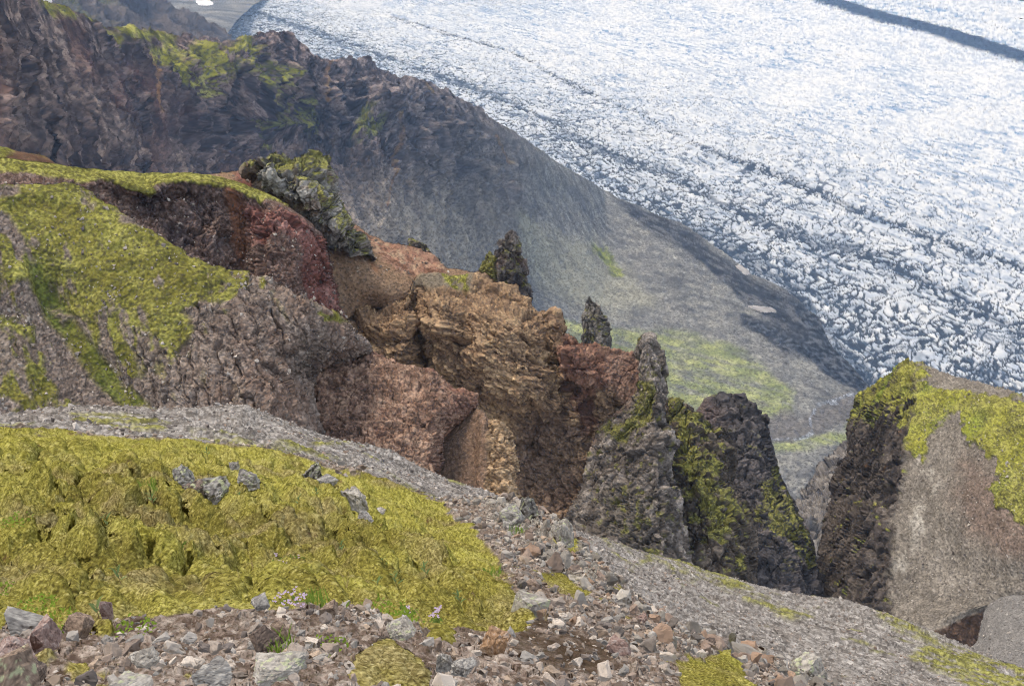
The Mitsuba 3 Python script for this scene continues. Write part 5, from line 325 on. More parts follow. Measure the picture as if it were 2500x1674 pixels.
  "554 1363 5421 -113 -94 70 0 -9 7 0 -9 7 0 -8 7 0 -9 6 0 -9 7 0 -9 7 0 -8 7 0 -9 7 0 -10 8 0 -9 7 0 -9 8 0 -9 7 0 -10 7 0 -9 8 0 -9 7 1 -5 5 0 -6 5 1 -5 4 1 -6 5 1 -5 5 1 -6 5 0 -5 5 2 -3 2 2 -2 1 3 -2 1 2 -2 1 3 -2 2 2 -1 1 2 -2 1 3 -2 1 2 -2 1 2 -1 1 3 -2 1 2 -2 2 3 -2 1 3 -2 1 3 -3 2 3 -2 2 2 -2 1 3 -3 2 3 -2 1 3 -2 2 3 -3 2 3 -2 1 3 -2 2 2 -3 1 3 -2 2 2 -3 1 2 -2 2 3 -3 2 2 -3 1 2 -2 2 2 -3 1 2 -3 2 2 -2 2 2 -3 1 2 -3 2 3 -2 1 2 -3 2 1 -3 2 2 -3 2 2 -2 2 2 -3 2 2 -3 2 2 -3 2 1 -3 2 2 -3 2 2 -2 2 2 -3 2 1 -3 2 2 -3 2 5 -5 3 4 -4 4 4 -5 3 4 -5 3 4 -4 3 4 -5 3 4 -5 3 4 -4 3 4 -5 3 4 -5 3 3 -4 3 4 -5 3",
  "542 1322 5415 -113 -94 70 0 -9 7 1 -9 7 0 -8 7 0 -9 7 0 -8 7 1 -9 7 0 -9 7 0 -8 7 1 -9 7 0 -9 7 1 -9 7 0 -9 7 1 -9 7 0 -9 7 0 -9 7 2 -4 4 1 -5 3 1 -5 4 2 -4 4 1 -5 4 1 -4 4 2 -5 4 1 -3 2 2 -1 1 2 -1 2 3 -2 1 2 -1 2 2 -1 1 2 -2 1 2 -1 2 2 -1 1 2 -2 1 2 -1 2 2 -1 1 2 -2 2 3 -2 1 4 -2 2 3 -2 1 3 -2 2 3 -2 2 2 -1 1 3 -2 2 3 -2 1 3 -2 2 3 -2 2 3 -2 1 3 -2 2 2 -3 1 2 -2 2 2 -2 2 3 -3 2 2 -2 1 2 -3 2 2 -2 2 2 -3 2 2 -2 1 2 -2 2 3 -3 2 2 -2 2 2 -3 2 2 -2 2 2 -2 1 2 -3 2 2 -2 2 2 -2 2 2 -2 2 2 -3 2 2 -2 2 2 -2 2 2 -3 2 2 -2 2 4 -5 3 4 -4 2 5 -5 3 4 -5 3 4 -4 3 4 -5 3 4 -4 2 4 -5 3 4 -4 3 4 -5 3 4 -4 3 3 -5 3",
  "531 1264 5421 -113 -94 70 0 -9 7 1 -9 8 0 -8 7 0 -9 7 1 -8 8 0 -8 7 0 -9 7 1 -7 7 1 -7 6 1 -7 5 2 -6 6 1 -7 6 1 -6 5 1 -7 6 1 -6 6 2 -3 3 1 -3 4 2 -3 4 2 -2 3 2 -3 4 1 -3 4 2 -2 4 2 -2 2 1 -1 1 2 -1 1 2 -1 1 2 -1 1 2 -1 1 1 -1 1 2 -1 1 2 -1 1 2 -1 1 1 -1 1 2 -2 1 2 -1 1 3 -1 2 2 -1 1 2 -2 1 3 -1 1 2 -2 2 2 -1 1 3 -1 1 2 -2 2 2 -1 1 2 -1 1 3 -2 1 2 -2 2 3 -2 2 3 -2 2 4 -2 2 3 -2 2 3 -2 2 3 -3 2 3 -2 2 3 -2 2 3 -2 2 3 -3 2 3 -2 2 2 -2 2 3 -1 1 2 -2 2 2 -2 1 3 -2 2 2 -1 1 2 -2 2 2 -2 2 3 -1 1 2 -2 2 2 -2 1 2 -1 2 3 -2 2 5 -4 2 5 -4 2 4 -4 3 5 -3 2 4 -4 3 5 -4 2 5 -4 3 4 -3 2 4 -4 2 5 -4 3 4 -4 2 4 -3 3",
  "516 1198 5419 -114 -94 70 1 -9 8 2 -8 7 1 -9 8 1 -8 8 1 -8 8 2 -9 7 1 -8 8 1 -6 7 2 -3 5 2 -3 6 2 -3 6 2 -4 5 2 -3 6 2 -3 6 1 -3 5 2 -2 4 2 -1 3 2 -1 4 2 -2 3 2 -1 4 1 -2 3 2 -1 4 2 -1 2 1 -2 1 2 -1 2 1 -1 1 2 -2 1 2 -1 1 1 -1 2 2 -1 1 1 -2 1 2 -1 2 1 -1 1 2 -2 1 1 -1 1 2 -2 2 1 -2 1 2 -2 1 2 -2 1 1 -3 1 2 -2 2 2 -2 1 1 -2 1 2 -2 1 1 -2 1 2 -2 1 2 -1 2 2 0 1 2 1 0 2 0 1 2 0 1 2 1 1 3 0 1 2 0 1 2 1 1 2 0 1 2 0 1 2 1 1 3 0 1 2 0 1 3 1 2 3 0 1 3 0 1 2 1 1 3 0 1 3 0 2 2 0 1 3 1 1 3 0 1 2 0 2 4 0 1 6 -6 4 6 -6 3 6 -6 4 6 -6 3 6 -6 4 6 -5 4 5 -6 3 6 -6 4 5 -6 4 5 -6 3 6 -6 4 5 -6 4",
  "500 1133 5420 -114 -93 70 1 -8 7 2 -7 7 1 -7 7 2 -7 7 1 -8 7 2 -7 7 1 -7 7 2 -5 6 2 -2 4 2 -3 5 2 -3 4 3 -2 4 2 -3 4 2 -2 5 2 -3 4 2 -2 3 1 -2 3 2 -2 2 2 -2 3 1 -2 3 2 -2 3 2 -2 2 1 -1 2 2 -1 1 2 -1 1 1 -1 1 2 -1 1 1 -1 1 2 -1 1 2 -1 1 1 -1 1 2 -1 1 1 -1 1 2 -1 1 2 -1 0 2 0 1 2 0 0 3 -1 0 2 0 0 2 0 1 3 -1 0 2 0 0 2 0 0 3 0 1 2 -1 0 2 0 0 3 0 1 2 1 0 3 1 1 2 2 0 2 1 1 3 1 1 2 1 0 3 1 1 2 1 0 3 1 1 2 1 1 3 1 0 2 1 1 3 1 1 3 0 0 3 0 1 3 1 1 3 0 0 2 0 1 3 1 1 3 0 1 3 0 0 3 1 1 2 0 1 4 0 1 6 -5 4 7 -6 3 6 -5 4 6 -5 4 6 -5 4 6 -5 3 6 -6 4 6 -5 4 6 -5 4 5 -5 4 6 -5 3 5 -6 4"),
 'grey_mound': (0.05, [0, 12, 23, 34, 45, 56, 67, 78, 89, 100, 111, 122, 133, 144, 155, 166, 177, 188, 199, 210, 221, 232, 243, 254, 265], [0, 10, 57, 139, 225], 0,
  "627 1049 12012 -79 -57 47 4 8 0 4 6 1 3 5 3 3 6 2 3 5 2 3 7 2 5 7 0 6 6 1 5 0 3 5 0 3 3 -4 5 3 -5 5 4 -5 4 4 -4 3 3 -4 4 4 -4 2 4 -3 3 4 -4 3 4 -4 3 4 -3 2 4 -4 3 3 -3 3 4 -4 2",
  "575 963 12132 -75 -59 47 4 8 0 3 6 1 3 6 3 3 5 2 4 6 2 3 7 2 5 7 0 6 6 1 4 0 3 5 0 3 3 -4 5 2 -5 5 4 -4 4 3 -4 3 3 -4 4 4 -3 2 3 -4 3 4 -3 3 3 -4 3 4 -3 2 3 -3 3 4 -4 3 3 -3 2",
  "542 918 12160 -74 -58 47 3 -3 5 2 -3 5 4 1 3 4 3 2 4 4 1 4 3 2 6 6 0 5 5 0 5 6 1 5 2 1 4 -1 2 4 -1 2 5 -1 2 4 -1 2 3 -2 2 3 -3 3 4 -3 2 3 -3 3 3 -3 2 3 -3 3 3 -3 3 3 -3 2 3 -3 3",
  "501 851 12200 -70 -55 43 3 -3 4 3 -3 4 2 -3 4 2 -3 3 3 -3 4 3 -2 3 3 -1 2 4 -1 1 4 -1 2 3 0 1 4 -1 1 3 -1 2 4 -1 1 4 -1 2 3 -1 1 4 0 2 3 -1 1 4 -1 1 3 -1 2 4 -1 1 3 -1 2 4 -1 1 3 -1 2",
  "455 761 12249 -63 -49 39 3 -2 2 3 -2 2 3 -2 2 3 -2 2 2 -2 2 3 -2 2 3 -2 2 3 -2 2 3 -2 2 2 -2 2 3 -2 2 3 -2 2 2 -2 2 3 -1 1 3 -1 1 3 -1 1 4 -1 1 3 -1 1 3 -1 1 3 -1 1 3 -1 1 3 -1 1 3 -1 1"),
 'mossy_hillside': (0.1, [0, 15, 30, 46, 61, 76, 91, 106, 121, 137, 152, 167, 182, 197, 213, 228, 243, 258, 273, 288, 304, 319, 334, 349, 364, 379, 395, 410, 425, 440, 455, 471, 486, 501, 516, 531, 546, 562, 577, 592, 607, 622, 637, 653, 668, 683, 698, 713, 728, 744, 759, 774, 789, 804, 820, 835, 850, 865, 880, 895, 907], [0, 10, 56, 127, 212, 280, 355, 419, 519], 0,
  "-472 900 6154 4 3 -1 5 4 -2 5 3 -1 5 3 -1 5 3 -2 5 3 -1 5 4 -1 6 3 -1 5 3 -2 5 3 -1 5 4 -1 6 3 -1 5 3 -1 5 4 -1 6 2 -2 6 -1 -2 7 -3 -3 6 -4 -2 7 -4 -3 6 -4 -2 7 -4 -2 7 -4 -2 7 -4 -2 7 -5 -2 6 -4 -2 7 -4 -2 7 -4 -2 6 -3 -2 7 -4 -2 6 -3 -3 5 -3 -2 6 -3 -3 6 -3 -3 6 -2 -2 6 -1 -2 7 -2 -1 6 -1 -1 6 0 -3 7 0 0 7 -1 0 6 -1 -1 7 -2 -1 6 -2 -2 6 -4 -2 7 -2 -1 6 -3 -2 6 -3 -2 6 0 -3 5 0 -3 5 4 -5 4 5 -6 4 8 -8 4 8 -7 4 9 -8 4 9 -9 3 9 -9 3 12 -11 4 12 -12 3 12 -11 -20 20 -14",
  "-458 874 6204 4 3 -1 5 3 -2 5 3 -1 5 3 -1 4 3 -2 5 3 -1 5 3 -1 5 4 -1 5 3 -2 5 3 -1 5 3 -1 6 4 -1 5 3 -1 5 3 -1 6 2 -2 6 -1 -2 6 -2 -3 6 -5 -2 7 -4 -3 6 -4 -2 7 -4 -2 7 -4 -2 6 -4 -2 7 -5 -2 6 -4 -2 7 -4 -2 7 -4 -2 6 -4 -2 6 -3 -2 6 -3 -3 6 -4 -2 5 -3 -3 6 -3 -3 6 -1 -2 6 -2 -2 6 -2 -1 7 -1 -1 6 1 -3 6 -1 0 6 -1 0 7 -1 -1 6 -2 -1 6 -2 -2 6 -4 -2 6 -3 -1 7 -2 -2 6 -3 -2 5 0 -3 5 0 -3 5 4 -5 4 4 -6 4 8 -8 4 9 -7 3 8 -8 4 9 -9 3 9 -9 3 12 -11 3 13 -12 3 12 -11 -19 19 -14",
  "-453 854 6191 5 3 -1 5 2 -1 5 3 -2 4 2 -1 5 3 -1 5 2 -1 5 3 -2 5 2 -1 5 3 -1 5 2 -1 5 3 -2 6 0 -1 6 0 -2 6 0 -1 6 0 -2 5 0 -2 6 0 -1 7 -2 -2 6 -4 -2 7 -3 -1 6 -3 -2 6 -4 -2 7 -3 -2 6 -3 -1 6 -3 -2 6 -3 -2 6 -3 -2 6 -3 -2 6 -3 -2 6 -3 -2 6 -3 -2 6 -2 -2 6 -1 -2 6 -2 -2 6 -2 -2 6 -2 -2 5 -2 -1 7 -1 -1 6 -1 0 6 -1 0 7 -1 0 5 -3 -2 6 -2 -2 5 -2 -3 6 -2 -2 5 -1 -2 6 -1 -2 5 -1 -3 6 -1 -2 5 2 -4 3 7 -7 4 6 -7 3 7 -7 4 7 -7 4 12 -9 4 12 -9 3 16 -11 3 18 -12 3 18 -13 -19 19 -14",
  "-445 828 6175 5 2 -2 4 2 -2 5 2 -1 4 2 -2 5 1 -1 5 2 -2 4 2 -1 5 1 -2 5 2 -1 5 1 -2 6 0 -1 5 -1 -2 5 0 -2 6 0 -1 5 0 -2 6 0 -2 5 -1 -1 5 0 -2 6 -2 -2 6 -2 -2 5 -2 -2 6 -2 -1 6 -2 -2 5 -3 -2 6 -2 -2 6 -2 -2 6 -2 -1 5 -2 -1 6 -2 -2 6 -2 -1 6 -2 -2 5 -3 -1 6 -2 -1 6 -2 -1 6 -3 -1 6 -3 -1 6 -2 -1 6 -2 0 6 -3 1 7 -2 2 6 -2 0 5 0 -3 5 0 -2 4 0 -3 5 0 -3 5 -1 -3 5 2 -2 5 2 -3 4 2 -3 5 2 -3 5 3 -3 3 11 -8 4 11 -7 3 10 -8 4 11 -7 3 14 -10 2 18 -11 3 19 -12 3 19 -12 -19 20 -14",
  "-435 794 6151 4 2 -1 4 2 -1 4 3 -1 4 2 -1 3 2 -1 4 3 -1 4 2 -1 4 2 -1 4 2 -1 4 2 -3 3 1 -3 4 2 -4 3 1 -3 3 2 -3 4 1 -3 6 -2 -1 5 -2 0 6 -2 -1 6 -2 0 6 -2 0 6 -3 -1 5 -2 -1 5 -2 -1 6 -2 -1 5 -3 -1 5 -2 -1 6 -2 -1 5 -3 -1 5 -1 -1 5 -1 -1 5 -1 -1 5 -1 -1 6 -1 -2 5 -2 -1 5 -1 -1 5 -2 0 6 -2 0 5 -3 0 6 -2 -1 5 -3 0 6 -2 0 5 -1 1 5 -1 0 6 -1 1 5 -1 0 5 -1 1 5 1 -2 4 3 -3 4 2 -3 4 3 -3 3 3 -4 4 5 -5 3 5 -4 4 5 -5 2 12 -8 1 16 -11 2 17 -11 1 21 -12 1 20 -12 -19 19 -14",
  "-426 765 6131 3 1 -1 4 2 -2 3 2 -1 4 2 -1 4 2 -1 3 2 -2 4 2 -1 4 2 -1 4 2 -2 3 1 -1 4 2 -1 4 3 -3 3 2 -2 3 2 -2 4 3 -2 3 2 -3 4 2 -2 4 0 -2 5 -2 -1 6 -2 -1 5 -2 0 5 -2 -1 5 -2 -1 5 -2 -1 6 -3 0 5 -2 -1 5 -3 0 6 -2 -1 5 -3 0 5 -2 0 6 -2 -1 5 -2 0 5 -1 0 5 -2 -1 5 -1 0 5 -2 0 5 -1 0 5 -2 0 5 -1 0 5 -2 0 5 -1 0 6 -1 0 5 -2 0 5 -1 0 4 0 0 5 0 0 5 0 0 5 0 0 4 -1 1 4 3 -2 4 3 -3 4 4 -3 4 3 -2 4 4 -3 2 7 -5 3 11 -7 2 10 -7 0 26 -15 -3 35 -21 -20 20 -14",
  "-417 735 6112 3 2 -1 4 1 -1 4 1 -1 4 2 -1 3 1 -2 4 2 -1 4 1 -1 4 2 -1 4 1 -1 4 1 -1 3 3 -3 3 3 -2 3 2 -3 3 3 -2 3 3 -3 4 3 -2 3 2 -3 4 2 -2 4 0 -1 5 0 -1 4 0 -2 4 1 -1 5 0 -1 4 0 -2 6 -2 0 5 -2 1 6 -3 0 5 -2 0 6 -2 0 5 -3 0 6 -2 1 5 -2 0 5 -2 0 6 -2 0 5 -2 0 5 -2 1 6 -2 0 5 -2 0 5 -1 1 5 -2 0 5 -1 0 5 -2 0 5 -2 1 5 -1 0 5 -1 0 5 0 0 4 0 0 5 0 0 5 0 0 4 0 0 4 4 -3 4 4 -3 3 5 -3 4 4 -2 3 8 -6 2 12 -8 2 13 -8 -1 25 -16 0 27 -16 -20 19 -14",
  "-410 711 6095 3 1 -1 4 2 -1 4 1 -1 4 2 -1 4 1 -1 3 2 -1 4 1 -1 4 2 -1 4 1 -1 4 2 -1 4 2 -1 3 2 -3 3 3 -2 3 3 -2 4 2 -2 3 3 -2 4 2 -2 3 3 -3 4 2 -2 4 1 -1 5 1 0 5 0 -1 4 1 -1 5 0 0 5 0 -1 5 -2 0 6 -2 0 5 -2 1 5 -2 0 6 -2 0 5 -2 0 6 -2 0 5 -2 0 5 -2 0 5 -2 1 6 -1 0 5 -2 0 5 -2 0 5 -2 1 6 -1 0 5 -1 0 5 -2 0 5 -1 1 5 -2 0 5 -1 0 5 -1 1 4 0 -1 5 1 -1 4 1 -1 5 1 -1 5 0 0 4 2 -2 3 5 -4 3 5 -4 4 5 -5 2 13 -9 1 16 -10 1 22 -15 -1 26 -18 -20 20 -14",
  "-398 672 6074 3 2 -1 4 2 -1 3 2 -2 4 1 -1 3 2 -1 4 2 -1 4 2 -1 3 2 -1 4 1 -1 4 2 -1 3 2 -1 4 1 -2 4 2 -1 4 2 -1 3 1 -1 4 2 -2 4 2 -1 4 1 -1 4 2 -2 4 1 -1 4 2 -1 4 1 -2 4 2 -1 4 1 -1 4 1 -1 5 -1 0 5 -2 1 6 -1 0 5 -1 0 5 -2 0 5 -1 1 5 -1 0 5 -2 0 5 -1 1 6 -2 0 5 -1 0 5 -1 1 5 -2 0 5 -1 1 5 -1 0 5 -1 0 4 -1 0 5 -1 0 5 -1 0 5 0 1 5 -1 0 5 -1 0 5 -1 0 4 0 0 4 3 -3 4 3 -2 3 2 -3 4 3 -2 4 3 -2 4 3 -3 4 6 -4 1 15 -12 1 15 -11 2 16 -12 -20 19 -14"),
 'gravel_slope': (0.02, [0, 42, 85, 127, 170, 212, 255, 297, 339, 382, 424, 467, 509, 552, 595, 637, 681, 725, 768, 812, 856, 900, 945, 989, 1034, 1079, 1125, 1171, 1217, 1263, 1309, 1357, 1405, 1453, 1502, 1549, 1594, 1639, 1684, 1730, 1775, 1820, 1865, 1910, 1954, 1999, 2043, 2087, 2131, 2175, 2219, 2263, 2308, 2353, 2397, 2442, 2487, 2531, 2577, 2623], [0, 10, 37, 82, 150, 241], 0,
  "-456 789 31884 12 5 -3 12 7 -4 4 23 -12 5 22 -11 4 26 -13 5 28 -14 9 21 -11 9 19 -11 11 20 -10 14 14 -8 14 13 -8 16 8 -4 18 5 -1 18 6 0 19 5 -1 18 1 -7 17 10 -14 17 8 -12 18 9 -12 18 12 -12 18 12 -12 19 14 -14 18 18 -16 20 16 -19 21 14 -20 21 14 -19 22 15 -18 23 15 -19 23 18 -21 25 18 -22 25 21 -22 27 17 -26 27 18 -27 28 22 -27 31 27 -30 30 18 -22 31 18 -23 33 20 -26 32 15 -22 33 12 -21 32 7 -16 33 6 -16 33 7 -15 33 7 -14 32 1 -9 31 -1 -6 30 -4 -4 27 -9 1 27 -11 0 22 -23 7 20 -27 9 16 -32 15 15 -32 13 15 -31 13 14 -29 12 13 -28 12 13 -28 12 8 -33 16 7 -35 18",
  "-356 616 32134 10 4 -3 9 5 -4 1 21 -12 2 21 -11 2 25 -13 2 26 -14 5 20 -11 7 18 -11 7 18 -10 11 13 -8 11 12 -8 13 7 -4 15 4 -1 14 4 0 15 4 -1 15 0 -7 13 9 -14 14 8 -12 14 9 -12 15 10 -12 14 12 -12 15 14 -14 15 17 -16 16 15 -19 17 14 -20 17 14 -19 18 14 -18 19 15 -19 19 18 -21 21 18 -22 21 21 -22 22 18 -26 23 17 -27 25 23 -27 26 27 -30 26 18 -22 27 19 -23 29 21 -26 28 16 -22 29 12 -21 28 8 -16 28 8 -16 29 8 -15 30 8 -14 28 2 -9 27 0 -6 26 -2 -4 24 -8 1 24 -10 0 18 -21 7 17 -25 9 12 -31 15 12 -30 13 11 -29 13 11 -28 12 10 -25 12 10 -26 12 5 -32 16 3 -32 18",
  "-300 518 32188 8 3 -3 8 4 -3 4 11 -6 5 11 -6 6 12 -7 5 12 -7 6 12 -7 6 12 -7 7 13 -7 9 8 -6 8 9 -6 10 9 -5 8 12 -8 8 17 -9 8 17 -10 9 13 -12 10 13 -12 11 12 -12 12 12 -13 12 12 -12 12 12 -14 12 16 -17 13 16 -17 14 16 -17 14 16 -18 16 12 -16 16 11 -14 17 10 -15 17 9 -14 18 9 -15 18 15 -20 19 16 -22 20 16 -22 21 15 -22 22 14 -22 22 15 -20 23 15 -20 24 14 -20 24 14 -19 24 11 -18 24 5 -12 24 5 -12 24 4 -12 24 4 -12 22 -3 -5 21 -8 -1 20 -8 0 20 -8 0 19 -8 0 17 -15 4 16 -16 4 15 -15 5 14 -16 5 14 -16 5 13 -16 5 13 -16 7 11 -16 7 7 -25 11 4 -26 13",
  "-234 400 32254 7 3 -2 6 3 -2 5 7 -4 4 6 -5 6 7 -4 5 7 -4 5 7 -5 5 9 -6 5 9 -7 6 9 -6 5 8 -6 6 11 -8 5 13 -8 6 12 -9 7 12 -8 7 12 -9 7 14 -11 8 13 -12 8 14 -11 9 13 -12 9 14 -12 10 12 -12 10 12 -13 12 12 -13 11 11 -13 12 12 -14 13 10 -13 14 10 -14 14 11 -14 14 9 -13 15 5 -13 15 3 -13 15 3 -12 16 3 -12 15 3 -13 18 11 -17 17 11 -16 19 11 -17 19 11 -16 18 7 -15 18 2 -9 18 1 -9 18 1 -10 18 1 -9 18 -1 -6 16 -2 -4 17 -2 -4 17 -3 -3 17 -3 -4 15 -6 0 15 -7 0 14 -6 0 14 -7 1 14 -7 1 14 -7 0 13 -7 1 13 -7 1 8 -18 7 5 -19 9",
  "-179 305 32307 3 4 -4 4 5 -3 4 4 -3 4 5 -3 4 4 -3 5 5 -3 4 5 -4 3 7 -5 4 7 -5 4 7 -6 5 7 -5 4 7 -5 5 8 -5 5 7 -7 5 10 -7 6 9 -8 5 9 -8 6 9 -8 7 9 -8 7 9 -8 7 9 -9 8 8 -9 8 7 -9 8 8 -10 9 7 -9 10 6 -9 9 5 -9 10 4 -9 11 4 -9 10 4 -9 11 0 -8 11 0 -9 10 -1 -8 11 0 -8 12 -1 -8 12 6 -11 12 6 -10 12 6 -10 13 6 -11 13 4 -9 13 4 -10 14 2 -8 13 3 -9 14 3 -9 13 2 -8 14 3 -8 14 3 -7 14 2 -8 15 2 -7 13 0 -4 13 -1 -4 13 -1 -4 13 -1 -4 12 -2 -4 13 -1 -3 13 -2 -4 13 -2 -3 10 -4 0 10 -6 1",
  "-152 255 32330 4 3 -3 3 3 -2 4 3 -2 3 3 -3 4 3 -2 4 3 -2 4 3 -3 5 3 -2 4 3 -2 4 4 -4 4 4 -4 4 4 -4 5 5 -4 4 4 -4 5 4 -4 5 4 -4 5 4 -4 6 4 -4 5 3 -4 6 3 -5 6 3 -5 6 3 -5 7 2 -5 6 3 -5 7 2 -4 7 2 -6 7 1 -5 7 1 -6 7 1 -6 8 1 -6 7 0 -6 8 0 -6 7 0 -6 8 0 -5 8 0 -6 8 2 -6 8 2 -6 8 1 -7 9 2 -6 9 2 -6 9 4 -9 10 4 -9 10 4 -8 10 4 -8 10 4 -9 11 3 -8 10 4 -7 11 3 -8 11 3 -8 11 2 -6 11 3 -7 11 2 -6 11 2 -6 11 2 -6 11 1 -6 12 2 -6 11 1 -5 8 -3 0 8 -4 0"),
 'near_bank': (0.005, [0, 36, 71, 107, 142, 178, 214, 249, 285, 321, 356, 392, 428, 463, 499, 535, 571, 606, 642, 678, 714, 750, 787, 823, 859, 895, 932, 969, 1005, 1042, 1078, 1114, 1150, 1186, 1222, 1259, 1296, 1335, 1374, 1414, 1456, 1496, 1535, 1574, 1612, 1651, 1690, 1728, 1767, 1806, 1845, 1884, 1923, 1963, 2004, 2045, 2086, 2128, 2170, 2213], [0, 10, 42, 108, 183, 271, 339, 404, 493], 0,
  "-594 1037 129239 14 6 -3 13 7 -4 13 9 -6 13 9 -6 13 9 -6 13 9 -7 13 10 -8 13 10 -8 14 10 -8 14 10 -7 15 10 -8 15 10 -8 15 10 -7 16 9 -7 16 10 -8 16 9 -7 17 9 -7 17 11 -10 17 10 -10 18 9 -11 18 8 -10 18 10 -12 18 10 -12 19 9 -13 20 9 -12 20 6 -12 21 5 -12 21 -2 -7 22 -3 -7 22 -2 -6 22 1 -1 22 -8 7 22 -11 8 22 -12 7 21 -14 6 21 -17 4 20 -29 6 18 -38 11 18 -40 11 15 -55 15 15 -41 14 15 -30 9 14 -25 7 15 -20 4 14 -17 5 15 -14 5 14 -15 6 13 -16 7 12 -17 7 12 -16 6 12 -14 6 12 -15 7 11 -14 6 10 -15 6 11 -14 6 10 -15 4 9 -16 6 8 -18 6 7 -18 7",
  "-545 951 129419 13 5 -3 13 6 -4 11 8 -6 12 8 -6 12 9 -6 12 8 -7 12 10 -8 12 9 -8 12 10 -8 13 9 -7 13 10 -8 14 9 -8 14 9 -7 14 10 -7 15 9 -8 15 8 -7 15 9 -7 16 10 -10 15 10 -10 16 9 -11 17 8 -10 17 9 -12 17 10 -12 17 9 -13 18 8 -12 18 6 -12 19 5 -12 20 -3 -7 20 -3 -7 21 -2 -6 20 1 -1 20 -8 7 21 -11 8 20 -12 7 19 -14 6 19 -17 4 18 -29 6 17 -37 11 16 -41 11 13 -54 15 13 -41 14 13 -30 9 13 -24 7 13 -20 4 13 -17 5 12 -14 5 12 -15 6 12 -15 7 10 -17 7 11 -15 6 10 -14 6 10 -14 7 9 -14 6 9 -13 6 9 -14 6 8 -14 4 7 -16 6 7 -17 6 5 -17 7",
  "-483 837 129474 12 4 -3 11 5 -4 10 7 -5 11 7 -6 11 7 -5 11 6 -5 11 7 -6 12 6 -5 12 6 -5 12 7 -6 12 6 -5 13 6 -5 13 6 -5 13 7 -7 13 7 -6 13 6 -6 14 7 -7 13 7 -6 15 5 -7 14 5 -8 15 4 -9 15 5 -8 15 4 -8 16 4 -8 16 -1 -6 16 -1 -6 17 -1 -6 17 -2 -5 16 -2 -5 17 -3 -3 17 -6 2 17 -5 4 17 -9 3 17 -14 5 16 -14 6 15 -19 4 15 -24 5 14 -24 5 14 -27 6 12 -28 6 12 -28 7 13 -14 3 12 -13 3 11 -14 3 12 -12 3 11 -11 4 11 -12 4 10 -12 4 11 -12 4 9 -12 5 10 -11 5 9 -12 4 9 -11 4 8 -10 3 9 -11 3 8 -10 3 7 -13 4 6 -15 6 6 -15 5",
  "-394 671 129548 9 4 -2 10 4 -3 9 4 -4 9 5 -4 9 4 -4 9 4 -4 10 5 -4 10 4 -4 10 4 -4 10 4 -4 11 4 -4 10 4 -4 11 4 -3 10 4 -6 11 5 -5 11 5 -5 11 4 -5 11 4 -5 12 3 -5 12 2 -5 12 2 -5 13 1 -5 12 1 -5 13 1 -5 13 -1 -3 13 -3 -3 13 -2 -3 14 -3 -3 13 -3 -3 13 -4 -1 14 -6 2 13 -7 2 13 -7 2 13 -7 2 12 -8 2 13 -11 2 11 -13 3 12 -14 3 11 -13 3 11 -12 2 11 -10 2 10 -10 1 11 -9 2 10 -9 1 10 -8 1 10 -7 1 9 -8 2 10 -7 1 9 -10 3 8 -9 3 8 -10 3 8 -9 3 7 -10 3 8 -10 4 7 -10 3 6 -9 3 6 -11 4 5 -13 4 5 -12 5",
  "-327 545 129601 8 2 -3 8 3 -2 7 4 -3 8 3 -3 8 3 -3 8 4 -3 8 3 -3 8 3 -3 9 2 -3 9 3 -3 9 2 -3 9 3 -3 9 2 -3 9 3 -3 9 2 -3 9 2 -3 10 2 -3 10 2 -3 9 1 -3 11 -1 -2 10 0 -3 10 -1 -2 11 -1 -2 10 0 -2 11 -2 -1 10 -2 -2 11 -2 -1 11 -2 -2 10 -2 -1 11 -2 -1 10 -4 0 10 -4 1 11 -4 0 10 -4 1 10 -4 0 10 -7 1 10 -8 2 9 -8 2 10 -8 3 9 -7 1 9 -6 1 9 -6 0 8 -5 1 9 -6 1 9 -6 0 8 -6 1 8 -6 1 8 -5 0 7 -8 2 8 -7 1 7 -7 2 7 -7 2 6 -8 2 7 -7 2 6 -8 1 6 -7 2 5 -9 3 5 -10 3 4 -9 4",
  "-272 442 129643 6 2 -2 7 2 -2 6 3 -2 7 2 -2 7 2 -2 7 1 -2 7 2 -3 7 2 -2 8 2 -2 7 1 -2 7 2 -2 8 1 -2 8 2 -2 7 1 -2 8 1 -2 8 2 -1 8 1 -2 8 1 -2 8 0 -1 9 0 -2 8 0 -1 9 -1 -1 8 0 -2 9 -1 -1 8 0 -1 9 -1 -1 8 -1 -1 9 0 -1 8 -1 -1 9 -1 -1 9 -2 0 8 -2 0 9 -2 0 8 -2 0 8 -2 1 9 -3 0 8 -5 1 8 -4 0 8 -4 1 8 -5 1 7 -5 1 8 -5 1 7 -6 1 7 -5 1 8 -4 0 7 -5 1 7 -4 0 6 -5 1 7 -6 0 6 -5 1 6 -6 1 6 -6 1 6 -7 1 5 -7 2 5 -7 1 5 -7 2 5 -6 2 4 -7 1 4 -7 2",
  "-242 385 129667 5 2 -2 6 2 -2 6 2 -2 6 2 -2 6 1 -2 7 2 -1 6 2 -2 6 1 -2 7 2 -2 6 1 -1 7 2 -2 7 1 -2 7 2 -1 7 1 -2 6 1 -1 7 2 -1 8 1 -2 7 1 -1 7 1 -1 7 0 -1 8 0 -1 7 0 -1 8 0 -1 8 0 -1 7 -1 -1 8 -1 -1 7 -1 -1 8 -1 0 8 -1 -1 7 -2 0 8 -1 -1 8 -2 0 7 -1 0 8 -2 1 7 -2 0 7 -3 0 8 -3 1 7 -4 1 7 -3 1 7 -4 0 7 -4 1 7 -3 0 6 -4 1 7 -4 0 6 -5 2 6 -5 1 6 -5 1 6 -5 1 6 -4 1 6 -5 0 5 -5 0 6 -5 1 5 -6 1 4 -6 1 5 -6 1 4 -6 2 5 -6 1 4 -5 2 4 -6 1",
